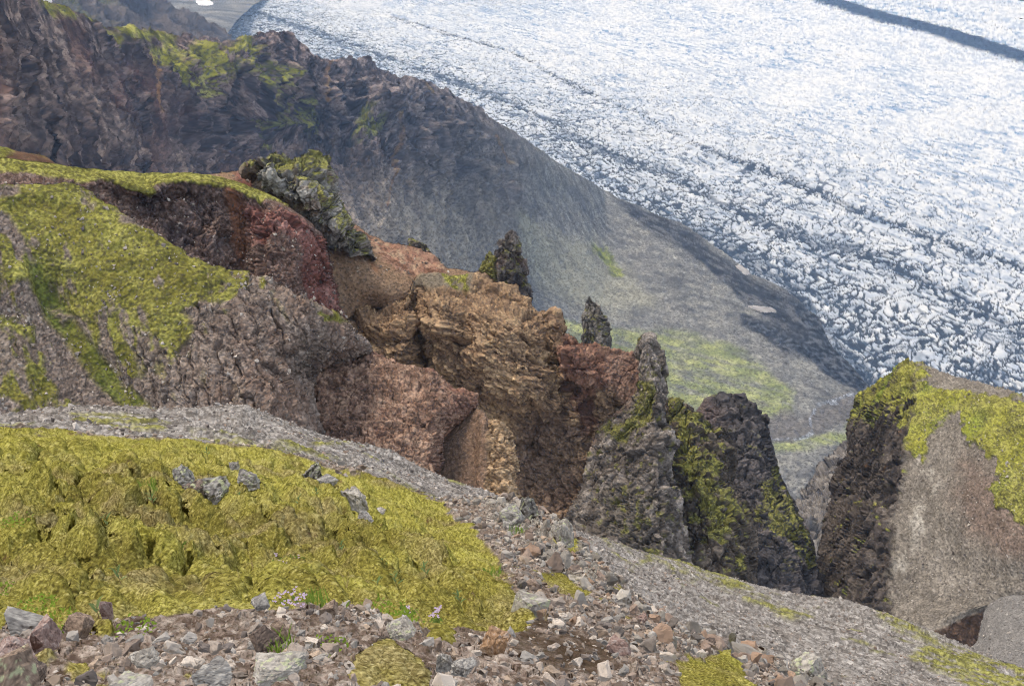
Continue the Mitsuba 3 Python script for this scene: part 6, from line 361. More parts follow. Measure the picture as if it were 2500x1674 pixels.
  "-225 352 129680 6 1 -2 5 2 -2 6 1 -2 5 2 -1 6 1 -2 6 2 -1 6 1 -2 6 2 -1 6 1 -2 6 1 -1 6 2 -2 7 1 -1 6 1 -1 6 1 -2 7 1 -1 6 0 -1 7 1 -1 7 0 -1 7 1 -1 6 0 -1 7 1 -1 7 0 -1 7 1 -1 7 0 -1 7 -1 0 7 -1 -1 7 -1 0 7 -1 -1 7 -1 0 7 -2 0 7 -1 0 7 -1 0 7 -2 0 7 -1 0 7 -2 0 7 -2 0 6 -3 1 7 -4 0 7 -3 1 6 -3 0 6 -4 1 7 -3 1 6 -3 1 6 -4 1 5 -5 1 6 -5 1 6 -4 1 5 -5 1 5 -5 1 5 -5 1 5 -4 2 5 -5 1 4 -6 2 5 -5 1 4 -6 1 4 -6 2 3 -5 1 4 -6 2 3 -5 2",
  "-196 297 129703 5 2 -2 4 1 -2 5 2 -1 5 1 -2 5 1 -1 5 2 -1 5 1 -2 6 1 -1 5 2 -2 5 1 -1 5 1 -1 6 1 -1 5 1 -2 6 1 -1 6 1 -1 5 1 -1 6 1 -1 6 0 -1 6 1 -1 6 1 0 6 0 -1 6 1 -1 6 0 -1 6 1 0 6 -1 -1 6 0 0 6 -1 0 7 0 0 6 -1 0 6 0 0 6 -1 0 6 -1 0 6 -1 0 6 -1 0 7 -1 1 6 -1 0 6 -2 0 5 -3 0 6 -2 1 6 -2 0 6 -2 1 5 -2 0 6 -3 1 6 -2 0 5 -4 1 5 -4 1 5 -4 1 5 -4 1 5 -3 1 4 -4 1 5 -4 1 4 -4 1 4 -4 1 4 -5 1 4 -5 2 4 -5 1 4 -4 1 3 -5 2 3 -4 2"),
}
AREA = {
 'near_bank.moss': [(0,16),(61,13),(360,15),(610,15),(821,16),(965,16),(1070,18),(1131,53),(1170,74),(1198,94),(1209,114),(1214,143),(1248,163),(1270,193),(1292,199),(1292,239),(1270,270),(1226,288),(1198,282),(1159,279),(1131,282),(1098,298),(1098,340),(1065,344),(1048,323),(993,312),(959,298),(904,274),(860,272),(832,287),(776,302),(704,321),(638,321),(566,325),(516,331),(438,341),(399,343),(377,338),(311,338),(311,376),(266,361),(211,344),(172,361),(155,336),(100,338),(61,371),(0,374)],
 'near_bank.cushion': [(1592,259),(1614,223),(1675,173),(1725,145),(1797,5),(1836,137),(1869,153),(1824,284),(1669,335),(1630,0)],
 'near_bank.cushion2': [(865,435),(921,391),(959,364),(970,377),(1004,394),(1037,424),(1048,465),(965,465),(865,465)],
 'near_bank.cushion3': [(211,445),(227,422),(261,425),(272,440),(272,458),(250,465),(222,466)],
 'near_bank.cushion4': [(122,427),(133,415),(155,407),(183,402),(189,422),(172,434),(139,438)],
 'near_bank.soil': [(1287,234),(1314,190),(1370,211),(1442,255),(1519,249),(1497,321),(1325,356),(1253,331),(1264,288)],
 'near_bank.soil2': [(311,349),(388,341),(394,361),(360,382),(311,386)],
 'near_bank.crag': [(1159,26),(1220,10),(1314,16),(1414,13),(1497,18),(1481,68),(1414,110),(1359,87),(1275,74),(1203,41)],
 'near_bank.mossrib': [(1348,30),(1370,28),(1409,7),(1392,45),(1364,41),(1348,35)],
 'near_bank.mossrib2': [(1298,110),(1370,77),(1431,107),(1420,145),(1359,143),(1314,137)],
 'near_bank.mossrib3': [(1497,28),(1525,20),(1592,15),(1592,8),(1542,36),(1503,36)],
 'gravel_slope.moss1': [(1479,6),(1598,15),(1716,19),(1821,27),(1867,6),(1762,5),(1657,3),(1591,58),(1506,4)],
 'gravel_slope.moss2': [(1657,5),(1716,29),(1815,30),(1867,33),(1939,35),(1926,45),(1828,5),(1716,53)],
 'gravel_slope.moss3': [(2170,7),(2281,15),(2439,16),(2603,9),(2623,73),(2439,79),(2334,74),(2268,56),(2294,35),(2209,27)],
 'gravel_slope.moss4': [(250,38),(381,35),(467,47),(460,60),(329,68)],
 'gravel_slope.moss5': [(519,73),(684,73),(848,79),(993,86),(1111,104),(1045,124),(901,5),(723,109),(559,102)],
 'gravel_slope.moss6': [(1867,45),(1959,36),(2031,41),(1959,53)],
 'mossy_hillside.moss': [(0,10),(230,10),(389,10),(559,12),(612,16),(619,92),(596,109),(519,113),(498,134),(553,193),(548,259),(496,285),(478,344),(423,333),(348,293),(241,227),(157,203),(114,212),(98,255),(164,297),(218,363),(246,434),(223,463),(159,458),(127,416),(0,387)],
 'mossy_hillside.gully': [(143,158),(177,154),(250,217),(323,272),(421,344),(475,404),(396,430),(321,345),(232,267),(168,208)],
 'mossy_hillside.scree': [(2,17),(77,10),(130,9),(116,26),(73,36),(61,52),(96,69),(118,94),(143,135),(125,149),(93,115),(0,108)],
 'mossy_hillside.moss2': [(648,10),(660,10),(653,42),(644,23)],
 'mossy_hillside.moss3': [(778,26),(812,10),(837,10),(823,21),(789,38)],
 'mossy_hillside.moss4': [(159,441),(289,429),(277,458),(159,476),(96,467)],
 'bowl_ridge.moss': [(0,9),(49,9),(353,11),(505,12),(585,11),(636,11),(717,11),(712,8),(632,36),(585,32),(534,32),(473,32),(449,30),(406,28),(397,42),(353,35),(317,33),(277,30),(257,30),(226,30),(150,27),(109,23),(0,26)],
 'bowl_ridge.red': [(596,62),(701,42),(755,41),(813,23),(869,185),(891,292),(795,305),(755,199),(743,113),(701,104),(632,140),(621,84)],
 'bowl_ridge.orange': [(565,6),(623,56),(616,212),(596,189),(587,130)],
 'bowl_ridge.crag': [(364,54),(467,6),(556,68),(576,152),(493,222),(433,158),(384,119)],
 'saddle_slope.red': [(112,10),(143,10),(207,35),(277,54),(231,100),(143,65)],
 'saddle_slope.orange': [(365,52),(404,62),(471,60),(482,78),(406,1),(370,106)],
 'saddle_slope.redright': [(415,10),(523,10),(584,8),(649,10),(638,59),(554,58),(493,52),(437,24)],
 'saddle_slope.grass': [(381,41),(415,38),(460,40),(482,58),(461,63),(404,62)],
 'brown_cliff.cap': [(207,12),(228,10),(283,10),(345,10),(359,7),(349,35),(283,35),(232,34)],
 'brown_cliff.moss': [(284,10),(341,10),(347,34),(323,32),(292,27)],
 'brown_cliff.red': [(577,10),(659,10),(777,10),(777,83),(700,113),(657,179),(657,239),(625,302),(614,248),(594,189),(573,120)],
 'brown_cliff.scree': [(672,10),(777,10),(777,155),(740,167),(700,126),(684,84)],
 'brown_cliff.lower': [(458,280),(546,241),(645,285),(635,356),(594,489),(436,504)],
 'grey_buttress.moss': [(9,115),(81,112),(124,160),(120,182),(119,225),(88,233),(72,266),(1,247),(72,200),(40,160)],
 'grey_buttress.brown': [(6,149),(26,184),(17,225),(12,299),(12,274),(12,204),(12,137)],
 'grey_buttress.dark': [(50,376),(118,378),(130,460),(120,519),(74,493)],
 'butte.moss': [(92,9),(135,11),(194,9),(217,14),(192,48),(262,45),(388,20),(588,9),(604,313),(453,309),(398,286),(368,247),(398,227),(379,177),(327,150),(300,125),(327,100),(295,93),(264,102),(229,154),(211,200),(182,193),(153,188),(136,181),(130,127),(77,120),(53,57)],
 'butte.bare': [(147,70),(162,25),(227,11),(407,9),(453,9),(379,29),(248,48),(194,2)],
 'butte.pale': [(182,197),(242,191),(253,245),(239,336),(221,413),(209,501),(174,499),(182,426),(206,343),(214,240)],
 'butte.brown': [(306,191),(398,181),(409,270),(517,299),(538,406),(409,411),(329,338),(273,272)],
 'mountainside.moss1': [(130,11),(189,9),(272,9),(313,9),(366,45),(348,63),(301,5),(254,28),(159,22)],
 'mountainside.moss2': [(336,9),(372,9),(478,9),(496,52),(478,69),(449,38),(407,33),(378,66)],
 'mountainside.moss3': [(378,56),(478,38),(596,9),(655,9),(702,83),(762,75),(762,140),(697,168),(638,88),(555,108),(525,154),(478,136),(425,102)],
 'mountainside.moss4': [(679,160),(785,118),(821,185),(785,240),(720,243),(638,215),(620,215)],
 'mountainside.moss5': [(903,122),(921,113),(956,126),(945,169),(915,210),(885,199)],
 'mountainside.moss6': [(620,210),(638,226),(697,275),(679,284),(638,246)],
 'mountainside.green': [(1411,406),(1505,350),(1682,264),(1800,221),(1919,187),(1989,206),(2054,223),(2048,270),(1966,320),(1848,362),(1682,458),(1411,464)],
 'mountainside.green2': [(1511,158),(1547,144),(1582,169),(1588,187),(1558,198),(1529,177)],
 'mountainside.green3': [(1995,364),(2096,298),(2202,210),(2243,108),(2296,39),(2231,220),(2107,322),(1995,403)],
 'mountainside.moraine': [(1558,9),(1706,9),(1907,16),(2042,9),(2166,11),(2285,11),(2243,58),(2031,149),(1919,130),(1895,107),(1978,94),(1919,78),(1806,53),(1682,49)],
 'mountainside.blackice': [(2042,22),(2078,6),(2131,9),(2166,6),(2231,8),(2285,13),(2255,45),(2196,78),(2125,118),(2054,132),(1919,126),(1966,110),(2066,110),(2096,45)],
 'mountainside.pale': [(1299,187),(1393,177),(1505,144),(1600,151),(1682,212),(1446,336),(1358,317),(1322,254)],
 'mountainside.gravel': [(1907,295),(2031,264),(2066,275),(2243,58),(2243,146),(2107,292),(1972,378)],
 'mountainside.dike0': [(844,8),(850,2),(832,118)],
 'mountainside.dike1': [(1009,89),(1015,122),(1004,174),(980,311)],
 'mountainside.dike2': [(1057,8),(1080,36)],
 'mountainside.dike3': [(1246,33),(1293,83)],
 'mountainside.dike4': [(419,72),(419,166),(431,209)],
 'mountainside.stream': [(2273,19),(2202,122),(2119,210),(2096,254),(2102,286),(2072,315),(2031,331),(1978,367)],
 'mountainside.snow1': [(1901,17),(1913,9),(1942,8),(1919,17)],
 'mountainside.snow2': [(1936,78),(1989,56),(2007,61),(1966,78)],
 'mountainside.purple': [(230,104),(407,96),(496,196),(478,278),(325,209),(218,165)],
 'dark_fin.moss': [(46,295),(122,241),(186,181),(186,248),(186,286),(187,407),(146,435),(126,386),(97,347)],
 'mossy_fin.moss': [(41,10),(152,20),(143,70),(98,109),(141,160),(189,280),(116,350),(75,311),(55,226),(44,121)],
 'glacier.band0': [(102,539),(342,501),(669,491),(858,519),(1113,516),(1271,534),(1527,514),(1874,534),(1996,546)],
 'glacier.band1': [(322,331),(613,336),(766,379),(965,404),(1093,424),(1516,444),(1874,439),(1996,439)],
 'glacier.band2': [(1036,604),(1236,617),(1373,649),(1445,677),(1506,707),(1557,722),(1649,745)],
 'glacier.band3': [(1174,23),(1312,68),(1465,93),(1618,108),(1858,133),(1991,145)],
 'glacier.band4': [(1516,48),(1695,83),(1858,100),(1991,113)],
 'glacier.band5': [(1317,629),(1537,609),(1879,622),(1986,627)],
 'far_valley.snow3': [(209,125),(244,129),(266,139),(254,142),(228,139)],
 'far_valley.snow4': [(168,155),(194,158),(224,172),(211,178),(190,170)],
}
SPOT = {'lichen_boulder': (560, 104, 0.14, 0.124), 'boulder': (516, 105, 0.096, 0.083), 'boulder_001': (488, 91, 0.085, 0.089), 'boulder_002': (593, 63, 0.051, 0.043), 'boulder_003': (632, 86, 0.1, 0.072), 'boulder_004': (776, 43, 0.099, 0.08), 'boulder_005': (815, 48, 0.093, 0.06), 'ledge_rock': (876, 82, 0.123, 0.123), 'ledge_rock_001': (904, 89, 0.08, 0.044), 'ledge_rock_002': (937, 68, 0.073, 0.035), 'grey_slab': (122, 381, 0.099, 0.054), 'red_slab': (150, 410, 0.087, 0.075), 'rock': (100, 429, 0.081, 0.051), 'corner_slab': (89, 476, 0.104, 0.076), 'dark_block': (133, 470, 0.056, 0.05), 'brown_slab': (244, 377, 0.067, 0.047), 'upright_stone': (305, 364, 0.028, 0.057), 'pale_stone': (394, 445, 0.061, 0.04), 'split_rock': (665, 412, 0.06, 0.066), 'split_rock_001': (699, 405, 0.037, 0.068), 'flat_block': (815, 331, 0.047, 0.038), 'pointed_rock': (660, 331, 0.045, 0.043), 'whitish_boulder': (987, 361, 0.069, 0.045), 'long_boulder': (1203, 348, 0.067, 0.076), 'narrow_stone': (1087, 414, 0.034, 0.063), 'grey_boulder': (1131, 417, 0.054, 0.036), 'crag_block': (1292, 203, 0.105, 0.072), 'pale_sliver': (1791, 43, 0.037, 0.1), 'broken_piece': (1741, 84, 0.051, 0.024), 'reddish_block': (1514, 260, 0.064, 0.048), 'brown_cobble': (1564, 127, 0.044, 0.041), 'lichen_outcrop': (1985, 49, 0.132, 0.108), 'rib_rock': (1237, 49, 0.134, 0.098), 'rib_rock_001': (1281, 33, 0.109, 0.142), 'rib_rock_002': (1370, 38, 0.11, 0.154), 'rib_rock_003': (1436, 5, 0.158, 0.158), 'lichen_stone': (704, 470, 0.105, 0.048), 'lichen_stone_001': (360, 485, 0.075, 0.037), 'grey_boulder_001': (543, 475, 0.085, 0.044), 'willow_sprig': [(338, 280), (283, 361), (948, 176), (1048, 188), (976, 213), (915, 236), (1131, 216), (538, 36), (787, 77), (616, 107), (749, 109), (516, 176), (843, 160), (410, 138), (311, 206)],
 'grass_tuft': [(776, 300), (793, 302), (710, 420), (399, 119), (1253, 59), (1209, 140)],
 'herb_clump': [(100, 201), (144, 328), (211, 364), (372, 381), (921, 279), (976, 295), (998, 315), (815, 410), (72, 288)],
 'flower_cluster': [(732, 316), (1070, 279), (1181, 138), (998, 279), (455, 208), (732, 186)],
 'dry_stalk': [(616, 262), (860, 251), (1037, 313), (649, 198), (1325, 218)]}

LANDS = {}

class Landform:
    def __init__(self, key, density=1.0):
        q, u, v, wrap, rows = DATA[key][:4] + (DATA[key][4:],)
        G = np.array([np.cumsum(np.array(r.split(), int).reshape(-1, 3), 0) for r in rows]) * q
        if wrap:
            G = np.concatenate([G, G[:, :1]], 1)
        self.key, self.wrap = key, wrap
        density = density if isinstance(density, tuple) else (density, density)
        self.nu, self.nv = (max(8, int((t[-1] - t[0]) / 2.29 * k)) for t, k in zip((u, v), density))
        self.uu, self.vv = np.linspace(u[0], u[-1], self.nu), np.linspace(v[0], v[-1], self.nv)
        g = PchipInterpolator(u, PchipInterpolator(v, G, axis=0)(self.vv), axis=1)(self.uu)
        self.U, self.V = (t.ravel().astype(np.float32) for t in np.meshgrid(self.uu, self.vv))
        self.spline, self.rows = (u, v, G), None
        FINEST[0] = 1.5 * float(np.median(np.linalg.norm(np.diff(g, axis=1), axis=-1)) + np.median(np.linalg.norm(np.diff(g, axis=0), axis=-1))) / 2
        self.P = g.reshape(-1, 3)
        self.flip = 1.0
        n = self.normals()
        out = self.P - g.mean(1).repeat(self.nu, 0) if wrap else np.broadcast_to([0, -0.5, 1.0], n.shape)
        if (n * out).sum() < 0:
            self.flip = -1.0
            n = -n
        self.N = n
        self.B = self.P.copy()          # the undisturbed surface: what noise is read from

    def normals(self, smooth=0):
        g = self.P.reshape(self.nv, self.nu, 3)
        du, dv = np.gradient(g, axis=1), np.gradient(g, axis=0)
        if self.wrap:
            du[:, 0] = du[:, -1] = (g[:, 1] - g[:, -2]) / 2
        n = np.cross(du, dv) * self.flip
        n /= np.linalg.norm(n, axis=-1, keepdims=True) + 1e-12
        return n.reshape(-1, 3)

    def respace(self, d):
        """move the rows of every column so that they lie evenly along the surface displaced by d"""
        P = (self.P + self.N * d[:, None]).reshape(self.nv, self.nu, 3)
        way = P - [0, 0, EYE]
        dist = np.linalg.norm(way, axis=-1, keepdims=True)
        arc = np.linalg.norm(np.diff(P, axis=0), axis=-1) / dist[1:, :, 0]
        turn = np.linalg.norm(np.diff(way / dist, axis=0), axis=-1)
        turn[:, :] = np.where((way[1:] * np.cross(np.gradient(P, axis=1), np.gradient(P, axis=0))[1:]).sum(-1) * self.flip < 0, turn, .2 * turn)
        step = gaussian_filter(turn + .06 * arc, (0, 2.5)) + .12 * turn.mean(0)
        s = np.vstack([np.zeros(self.nu), np.cumsum(step, 0)])
        u, v, G = self.spline
        even = PchipInterpolator(u, PchipInterpolator(v, G, axis=0)(np.linspace(v[0], v[-1], 3000)), axis=1)(self.uu)
        out, V2 = np.empty_like(P), np.empty((self.nv, self.nu))
        for j in range(self.nu):
            V2[:, j] = np.interp(np.linspace(0, s[-1, j], self.nv), s[:, j], self.vv)
            t = (V2[:, j] - v[0]) / (v[-1] - v[0]) * 2999
            i = np.minimum(t.astype(int), 2998)
            out[:, j] = even[i, j] + (even[i + 1, j] - even[i, j]) * (t - i)[:, None]
        self.V = V2.ravel().astype(np.float32)
        self.P = out.reshape(-1, 3)
        self.B = self.P.copy()
        self.N = self.normals()
        self.rows = V2

    def displace(self, d, along=None):
        if self.wrap:
            d = d.reshape(self.nv, self.nu); d[:, -1] = d[:, 0]; d = d.ravel()
        self.P = self.P + (self.N if along is None else along) * d[:, None]
        self.N = self.normals()

    def sdf(self, name):
        """distance to an outline of ground cover, negative inside"""
        poly = np.array(AREA[f'{self.key}.{name}'], float)
        lo, hi = poly.min(0) - 70, poly.max(0) + 70
        ok = (self.U > lo[0]) & (self.U < hi[0]) & (self.V > lo[1]) & (self.V < hi[1])
        p = np.stack([self.U[ok], self.V[ok]], 1)
        best = self._seg(p, np.vstack([poly, poly[:1]]))
        best[shapely.contains_xy(shapely.Polygon(poly).buffer(0), p[:, 0], p[:, 1])] *= -1
        out = np.full(len(self.U), 99.0)
        out[ok] = best
        return out

    def _seg(self, p, line):
        best = np.full(len(p), 1e9)
        for a, b in zip(line[:-1], line[1:]):
            ab = b - a
            t = np.clip(((p - a) @ ab) / max(ab @ ab, 1e-9), 0, 1)
            best = np.minimum(best, np.hypot(*(p - a - t[:, None] * ab).T))
        return best

    def line(self, name, reach=150):
        pl = np.array(AREA[f'{self.key}.{name}'], float)
        lo, hi = pl.min(0) - reach, pl.max(0) + reach
        ok = (self.U > lo[0]) & (self.U < hi[0]) & (self.V > lo[1]) & (self.V < hi[1])
        out = np.full(len(self.U), float(reach))
        out[ok] = self._seg(np.stack([self.U[ok], self.V[ok]], 1), pl)
        return out

    def mask(self, name, soft=6, warp=10, size=1.0, seed=3, grow=0, octaves=5):
        return sm(soft, -soft, self.sdf(name) - grow + warp * fb(self.B, size, octaves, seed, gain=.6))

    def edge(self, width):
        """0 on the border of the sheet, 1 inside"""
        w = np.minimum(np.minimum(self.U - self.uu[0], self.uu[-1] - self.U) if not self.wrap else 1e9, np.minimum(self.V - self.vv[0], self.vv[-1] - self.V))
        return sm(0, width, w)

    def add(self, name, colour, material='ground_material', grain=None, cover=None, **label):
        if grain:
            grain = (*grain, .6)[:3]
        if grain:                                       # mineral grain and small debris: (metres, strength)
            colour = colour * np.exp(grain[1] * (fb(self.P, grain[0], 3, 77, gain=.8) + grain[2] * fb(self.P, grain[0] * 3.3, 3, 78)))[:, None]
        f = np.arange(self.nu * self.nv).reshape(self.nv, self.nu)
        q = np.stack([f[:-1, :-1], f[:-1, 1:], f[1:, 1:], f[1:, :-1]], -1).reshape(-1, 4)
        if self.flip < 0:
            q = q[:, ::-1]
        odd = (np.add.outer(np.arange(self.nv - 1), np.arange(self.nu - 1)).ravel() % 2).astype(bool)   # diagonals alternate
        q[odd] = np.roll(q[odd], 1, axis=1)
        tri = np.vstack([q[:, [0, 1, 2]], q[:, [0, 2, 3]]])
        colour = np.clip(colour, 0.004, 0.92)
        if cover is None:
            scene[name] = mikit.ply((self.P, tri), material, smooth=True, color=colour)
        else:                                           # the moss on it is a part of its own
            on = cover[tri].mean(1) > .5
            for key, t in ((name, tri[~on]), (name + '__moss_cover', tri[on])):
                used, inv = np.unique(t, return_inverse=True)
                path = meshkit.write_ply((self.P[used], inv.reshape(-1, 3)), False, color=colour[used], normals=self.N[used])
                scene[key] = {'type': 'ply', 'filename': path, 'face_normals': False, 'bsdf': {'type': 'ref', 'id': material}}
            labels[name + '__moss_cover'] = {'kind': 'stuff'}
        labels[name] = label
        LANDS[name] = self
        return self

    def at(self, u, v):
        i = np.clip(np.rint((np.asarray(v) - self.vv[0]) / (self.vv[1] - self.vv[0])).astype(int), 0, self.nv - 1)
        j = np.clip(np.rint((np.asarray(u) - self.uu[0]) / (self.uu[1] - self.uu[0])).astype(int), 0, self.nu - 1)
        if self.rows is not None:
            jj = np.atleast_1d(j)
            i = np.array([np.abs(self.rows[:, b] - a).argmin() for a, b in zip(np.atleast_1d(v), jj)]).reshape(np.shape(j))
        k = i * self.nu + j
        return self.P[k], self.N[k]

def rotated(P, M):
    return P @ np.asarray(M).T

# ---------------------------------------------------------------- recipes shared by the landforms
MOSS = [lin(78, 78, 44), lin(136, 136, 66), lin(188, 186, 104)]
def moss_colour(P, size, seed=0, dark=0.0, cols=None):
    t = 0.55 + 0.6 * fb(P, size, 3, seed) + 0.75 * fb(P, size * .12, 3, seed + 5) - dark
    return ramp(t, *(cols or MOSS)) * 0.72

def scree(P, size, seed, *cols):
    """loose stones: (height 0..1, colour)"""
    f1, f2, c, _ = vor(P, size, seed)
    g1, g2, c2, _ = vor(P, size * .45, seed + 9)
    h = np.clip(1 - f1 * 1.15, 0, 1) * (.4 + .6 * c) + .35 * np.clip(1 - g1 * 1.15, 0, 1) * c2
    col = ramp(.5 * c + .5 * c2, *cols) * (.78 + .3 * sm(.0, .25, f2 - f1))[:, None]
    return h, col

def crags(P, size, seed, M=None, squash=(1, 1, 1), block=1.0):
    """broken rock face, about -1..1: ridged folds plus tilted angular facets at three sizes"""
    Q = P if M is None else rotated(P, M)
    Q = Q / np.array(squash) + size * .3 * np.stack([fb(P, size * .8, 3, seed + k) for k in (1, 2, 3)], 1)
    r = fb(Q, size, 5, seed, 'r', .55)
    f1, f2, c, ta = vor(Q, size * .5, seed + 4)
    b1, b2, c2, tb = vor(Q, size * .2, seed + 8)
    s1, s2, c3, tc = vor(Q, size * .09, seed + 9)
    h = .3 * (r - .35) + .55 * fb(Q, size, 4, seed + 30) + block * (.35 * (c - .5) + .55 * ta + .16 * (c2 - .5) + .28 * tb + .07 * (c3 - .5) + .12 * tc - .22 * sm(.1, 0, f2 - f1) - .09 * sm(.1, 0, b2 - b1))
    tone = .4 * (c - .5) + .45 * (c2 - .5) + .5 * (c3 - .5)
    return h, tone, c2, r

# ================================================================ GLACIER
def glacier():
    L = Landform('glacier', .97)
    P = L.B
    Q = rotated(P, axes([0.62, -0.78, 0]))              # x: down the flow, y: across it
    W = Q + np.stack([fb(Q, 45, 4, 1), fb(Q, 45, 4, 2), 0 * Q[:, 0]], 1) * [20, 20, 0]
    near = np.clip((L.V - 230 + 60 * fb(Q, 250, 3, 8)) / 400, 0, 1)   # broken up towards the near margin, smooth in the middle
    band = np.zeros(len(P))
    wob = fb(Q, (160, 50, 50), 5, 7)
    for i, (w, k) in enumerate([(13, .85), (7, .6), (22, 1.0), (9.5, 1.5), (5, .3), (9, .5)]):
        d = L.line(f'band{i}') + wob * w * (1.5 if i != 3 else .15)
        band = np.maximum(band, k * np.exp(-(np.maximum(d, 0) / w) ** 2))
    moraine = sm(10, 6.5, L.line('band3', 40) + 3.5 * fb(Q, (60, 25, 25), 4, 36) + np.clip((L.U - 1400) / 500, -1, 1) * -1.5)
    top = sm(330, 60, L.V) * sm(760, 380, L.U)          # dirty folded ice at the upstream end
    amount = np.clip(near + .8 * band + .35 * top, 0, 1.4)
    patchy = fb(Q, 70, 4, 12)
    # crevasses: thin wandering lines in three families, more and wider where the ice is strained
    def lines(direction, stretch, size, seed, lo, hi):
        r = fb(rotated(W, axes(direction)) / [stretch, 1, 1], size, 2, seed, 'r', .4)
        th = .90 - .16 * np.clip(amount, 0, 1.2) - .10 * patchy
        return sm(th, th + .05, r) * sm(lo, hi, amount + .55 * fb(Q, 55, 3, seed + 1))
    k1 = lines([.25, .97, 0], 2.6, 13, 5, -.3, .4)
    k2 = lines([.85, .52, 0], 2.6, 15, 6, .1, .7)
    k3 = lines([-.45, .9, 0], 2.2, 10, 16, .55, 1.0)
    k = np.maximum(np.maximum(k1, k2), k3 * .9)
    arc = fb(rotated(W, axes([.85, .52, 0])) / [7, 1, 1], 11, 3, 21, 'r', .5)
    fine = sm(.72, .86, arc) * (.55 + .4 * near) * sm(-.35, .2, fb(Q, 140, 3, 22))
    streak = sm(.70, .88, fb(W / [8, 1, 1], 13, 4, 23, 'r')) * 1.2 * sm(-.3, .2, fb(Q, 190, 3, 24))
    e = L.edge(12)
    d = -1.3 * k * amount.clip(.2, 1) + 1.5 * amount * fb(W, 40, 3, 3) + 5 * fb(Q, 180, 2, 4) - 1.0 * fine + 3 * moraine
    L.displace(d * e)
    speck = fb(W, 9, 4, 30, gain=.7)
    snow = ramp(.60 + 1.0 * speck + .5 * fb(Q / [2, 1, 1], 60, 4, 31), lin(184, 195, 212), lin(220, 225, 233), lin(234, 236, 238))
    greyish = np.clip(.8 * near + .9 * top, 0, 1) * sm(-.5, .35, fb(W, 16, 5, 32, gain=.65))
    col = mx(snow, lin(172, 184, 200), greyish * .7)
    bl = np.clip(.8 * fine + .75 * streak * (1 - .4 * near) + .9 * sm(-.05, .3, fb(W / [5, 1, 1], 16, 5, 35, gain=.65)) * top, 0, 1)
    top_dark = sm(.12, .35, fb(W / [6, 1, 1], 20, 5, 37, gain=.65)) * top * sm(-.2, .3, fb(Q, 150, 3, 38))
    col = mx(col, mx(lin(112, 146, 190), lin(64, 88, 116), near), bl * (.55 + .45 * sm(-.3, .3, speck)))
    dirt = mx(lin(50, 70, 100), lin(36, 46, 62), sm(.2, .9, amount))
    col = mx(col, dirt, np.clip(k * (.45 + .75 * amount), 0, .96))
    col = mx(col, lin(66, 86, 112), top_dark * .8)
    dl = sm(.62, .85, fb(W / [14, 1, 1], 15, 3, 45, 'r')) * sm(330, 560, L.V) * sm(-.6, .0, fb(Q, 120, 3, 46))
    col = mx(col, lin(70, 86, 108), dl * .75)
    bs = sm(.22, .85, band * (.55 + 1.1 * fb(W / [5, 1, 1], 8, 5, 40, gain=.75)) + .25 * band)
    col = mx(col, lin(42, 54, 72), bs * .7)
    col = mx(col, ramp(.5 + fb(W, 9, 4, 41), lin(22, 34, 56), lin(48, 60, 82)), moraine * .97)
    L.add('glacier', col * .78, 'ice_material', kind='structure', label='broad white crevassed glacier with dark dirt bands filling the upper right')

def mask_piece(L, m, name, lift, colour, **label):
    """a thin body of snow lying on a landform where the mask is set"""
    m2 = m.reshape(L.nv, L.nu)
    on = (m2[:-1, :-1] + m2[1:, 1:] + m2[:-1, 1:] + m2[1:, :-1]) > .2
    i, j = np.nonzero(on)
    f = i * L.nu + j
    q = np.stack([f, f + 1, f + L.nu + 1, f + L.nu], 1)
    used, inv = np.unique(q, return_inverse=True)
    q = inv.reshape(q.shape)
    v = L.P[used] + L.N[used] * ((sm(0, .8, m[used]) * 1.25 - .25) * lift)[:, None]
    scene[name] = mikit.ply((v, np.vstack([q[:, [0, 1, 2]], q[:, [0, 2, 3]]])), 'snow_material', smooth=True, color=ramp(.5 + fb(v, lift * 8, 4, 3), *colour))
    labels[name] = label

SNOW = (lin(176, 178, 186), lin(206, 208, 214), lin(222, 222, 226))

DIRTY = (lin(120, 118, 118), lin(152, 150, 150), lin(178, 176, 176))

# ================================================================ FAR GROUND
def far():
    L = Landform('far_shore')
    P = L.B
    L.displace(fb(P, 300, 5, 1) * 25)
    L.add('far_shore', ramp(.5 + fb(P, 90, 4, 2), lin(40, 46, 58), lin(70, 74, 84)), material='mountain_material', kind='structure', label='dark far shore of the glacier at the top right corner')
    L = Landform('far_valley', 1.3)
    P = L.B
    L.displace(fb(P, 160, 5, 1) * 7)
    L.add('far_valley', ramp(.5 + 1.2 * fb(P, (120, 60, 60), 5, 2), lin(82, 84, 86), lin(118, 118, 116), lin(146, 142, 134)), material='mountain_material', grain=(20, 0.3), kind='structure', label='grey gravel flats beside the upper glacier at the top left')
    mask_piece(L, L.mask('snow3', 3, 4, 60, 5), 'snow_patch', 3.0, SNOW, label='larger white snow patch at the top edge left of the glacier', category='snow patch')
    mask_piece(L, L.mask('snow4', 3, 4, 60, 6), 'snow_patch_001', 3.0, SNOW, label='small white snow patch just above the dark distant mountain at the top left', category='snow patch')
    L = Landform('far_mountain', 1.5)
    P = L.B
    R = rotated(P, axes([.5, -.6, -.6]))
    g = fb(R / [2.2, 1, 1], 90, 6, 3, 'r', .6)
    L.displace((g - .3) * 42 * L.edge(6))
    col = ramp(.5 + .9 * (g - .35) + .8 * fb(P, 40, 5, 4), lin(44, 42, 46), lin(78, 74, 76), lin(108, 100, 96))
    m = sm(.05, .4, fb(P, 90, 5, 5)) * sm(200, 60, L.U)
    L.add('far_mountain', mx(col, lin(98, 108, 52), m * .8), material='mountain_material', kind='structure', label='dark blue distant mountain slope behind the green crest at the top left')

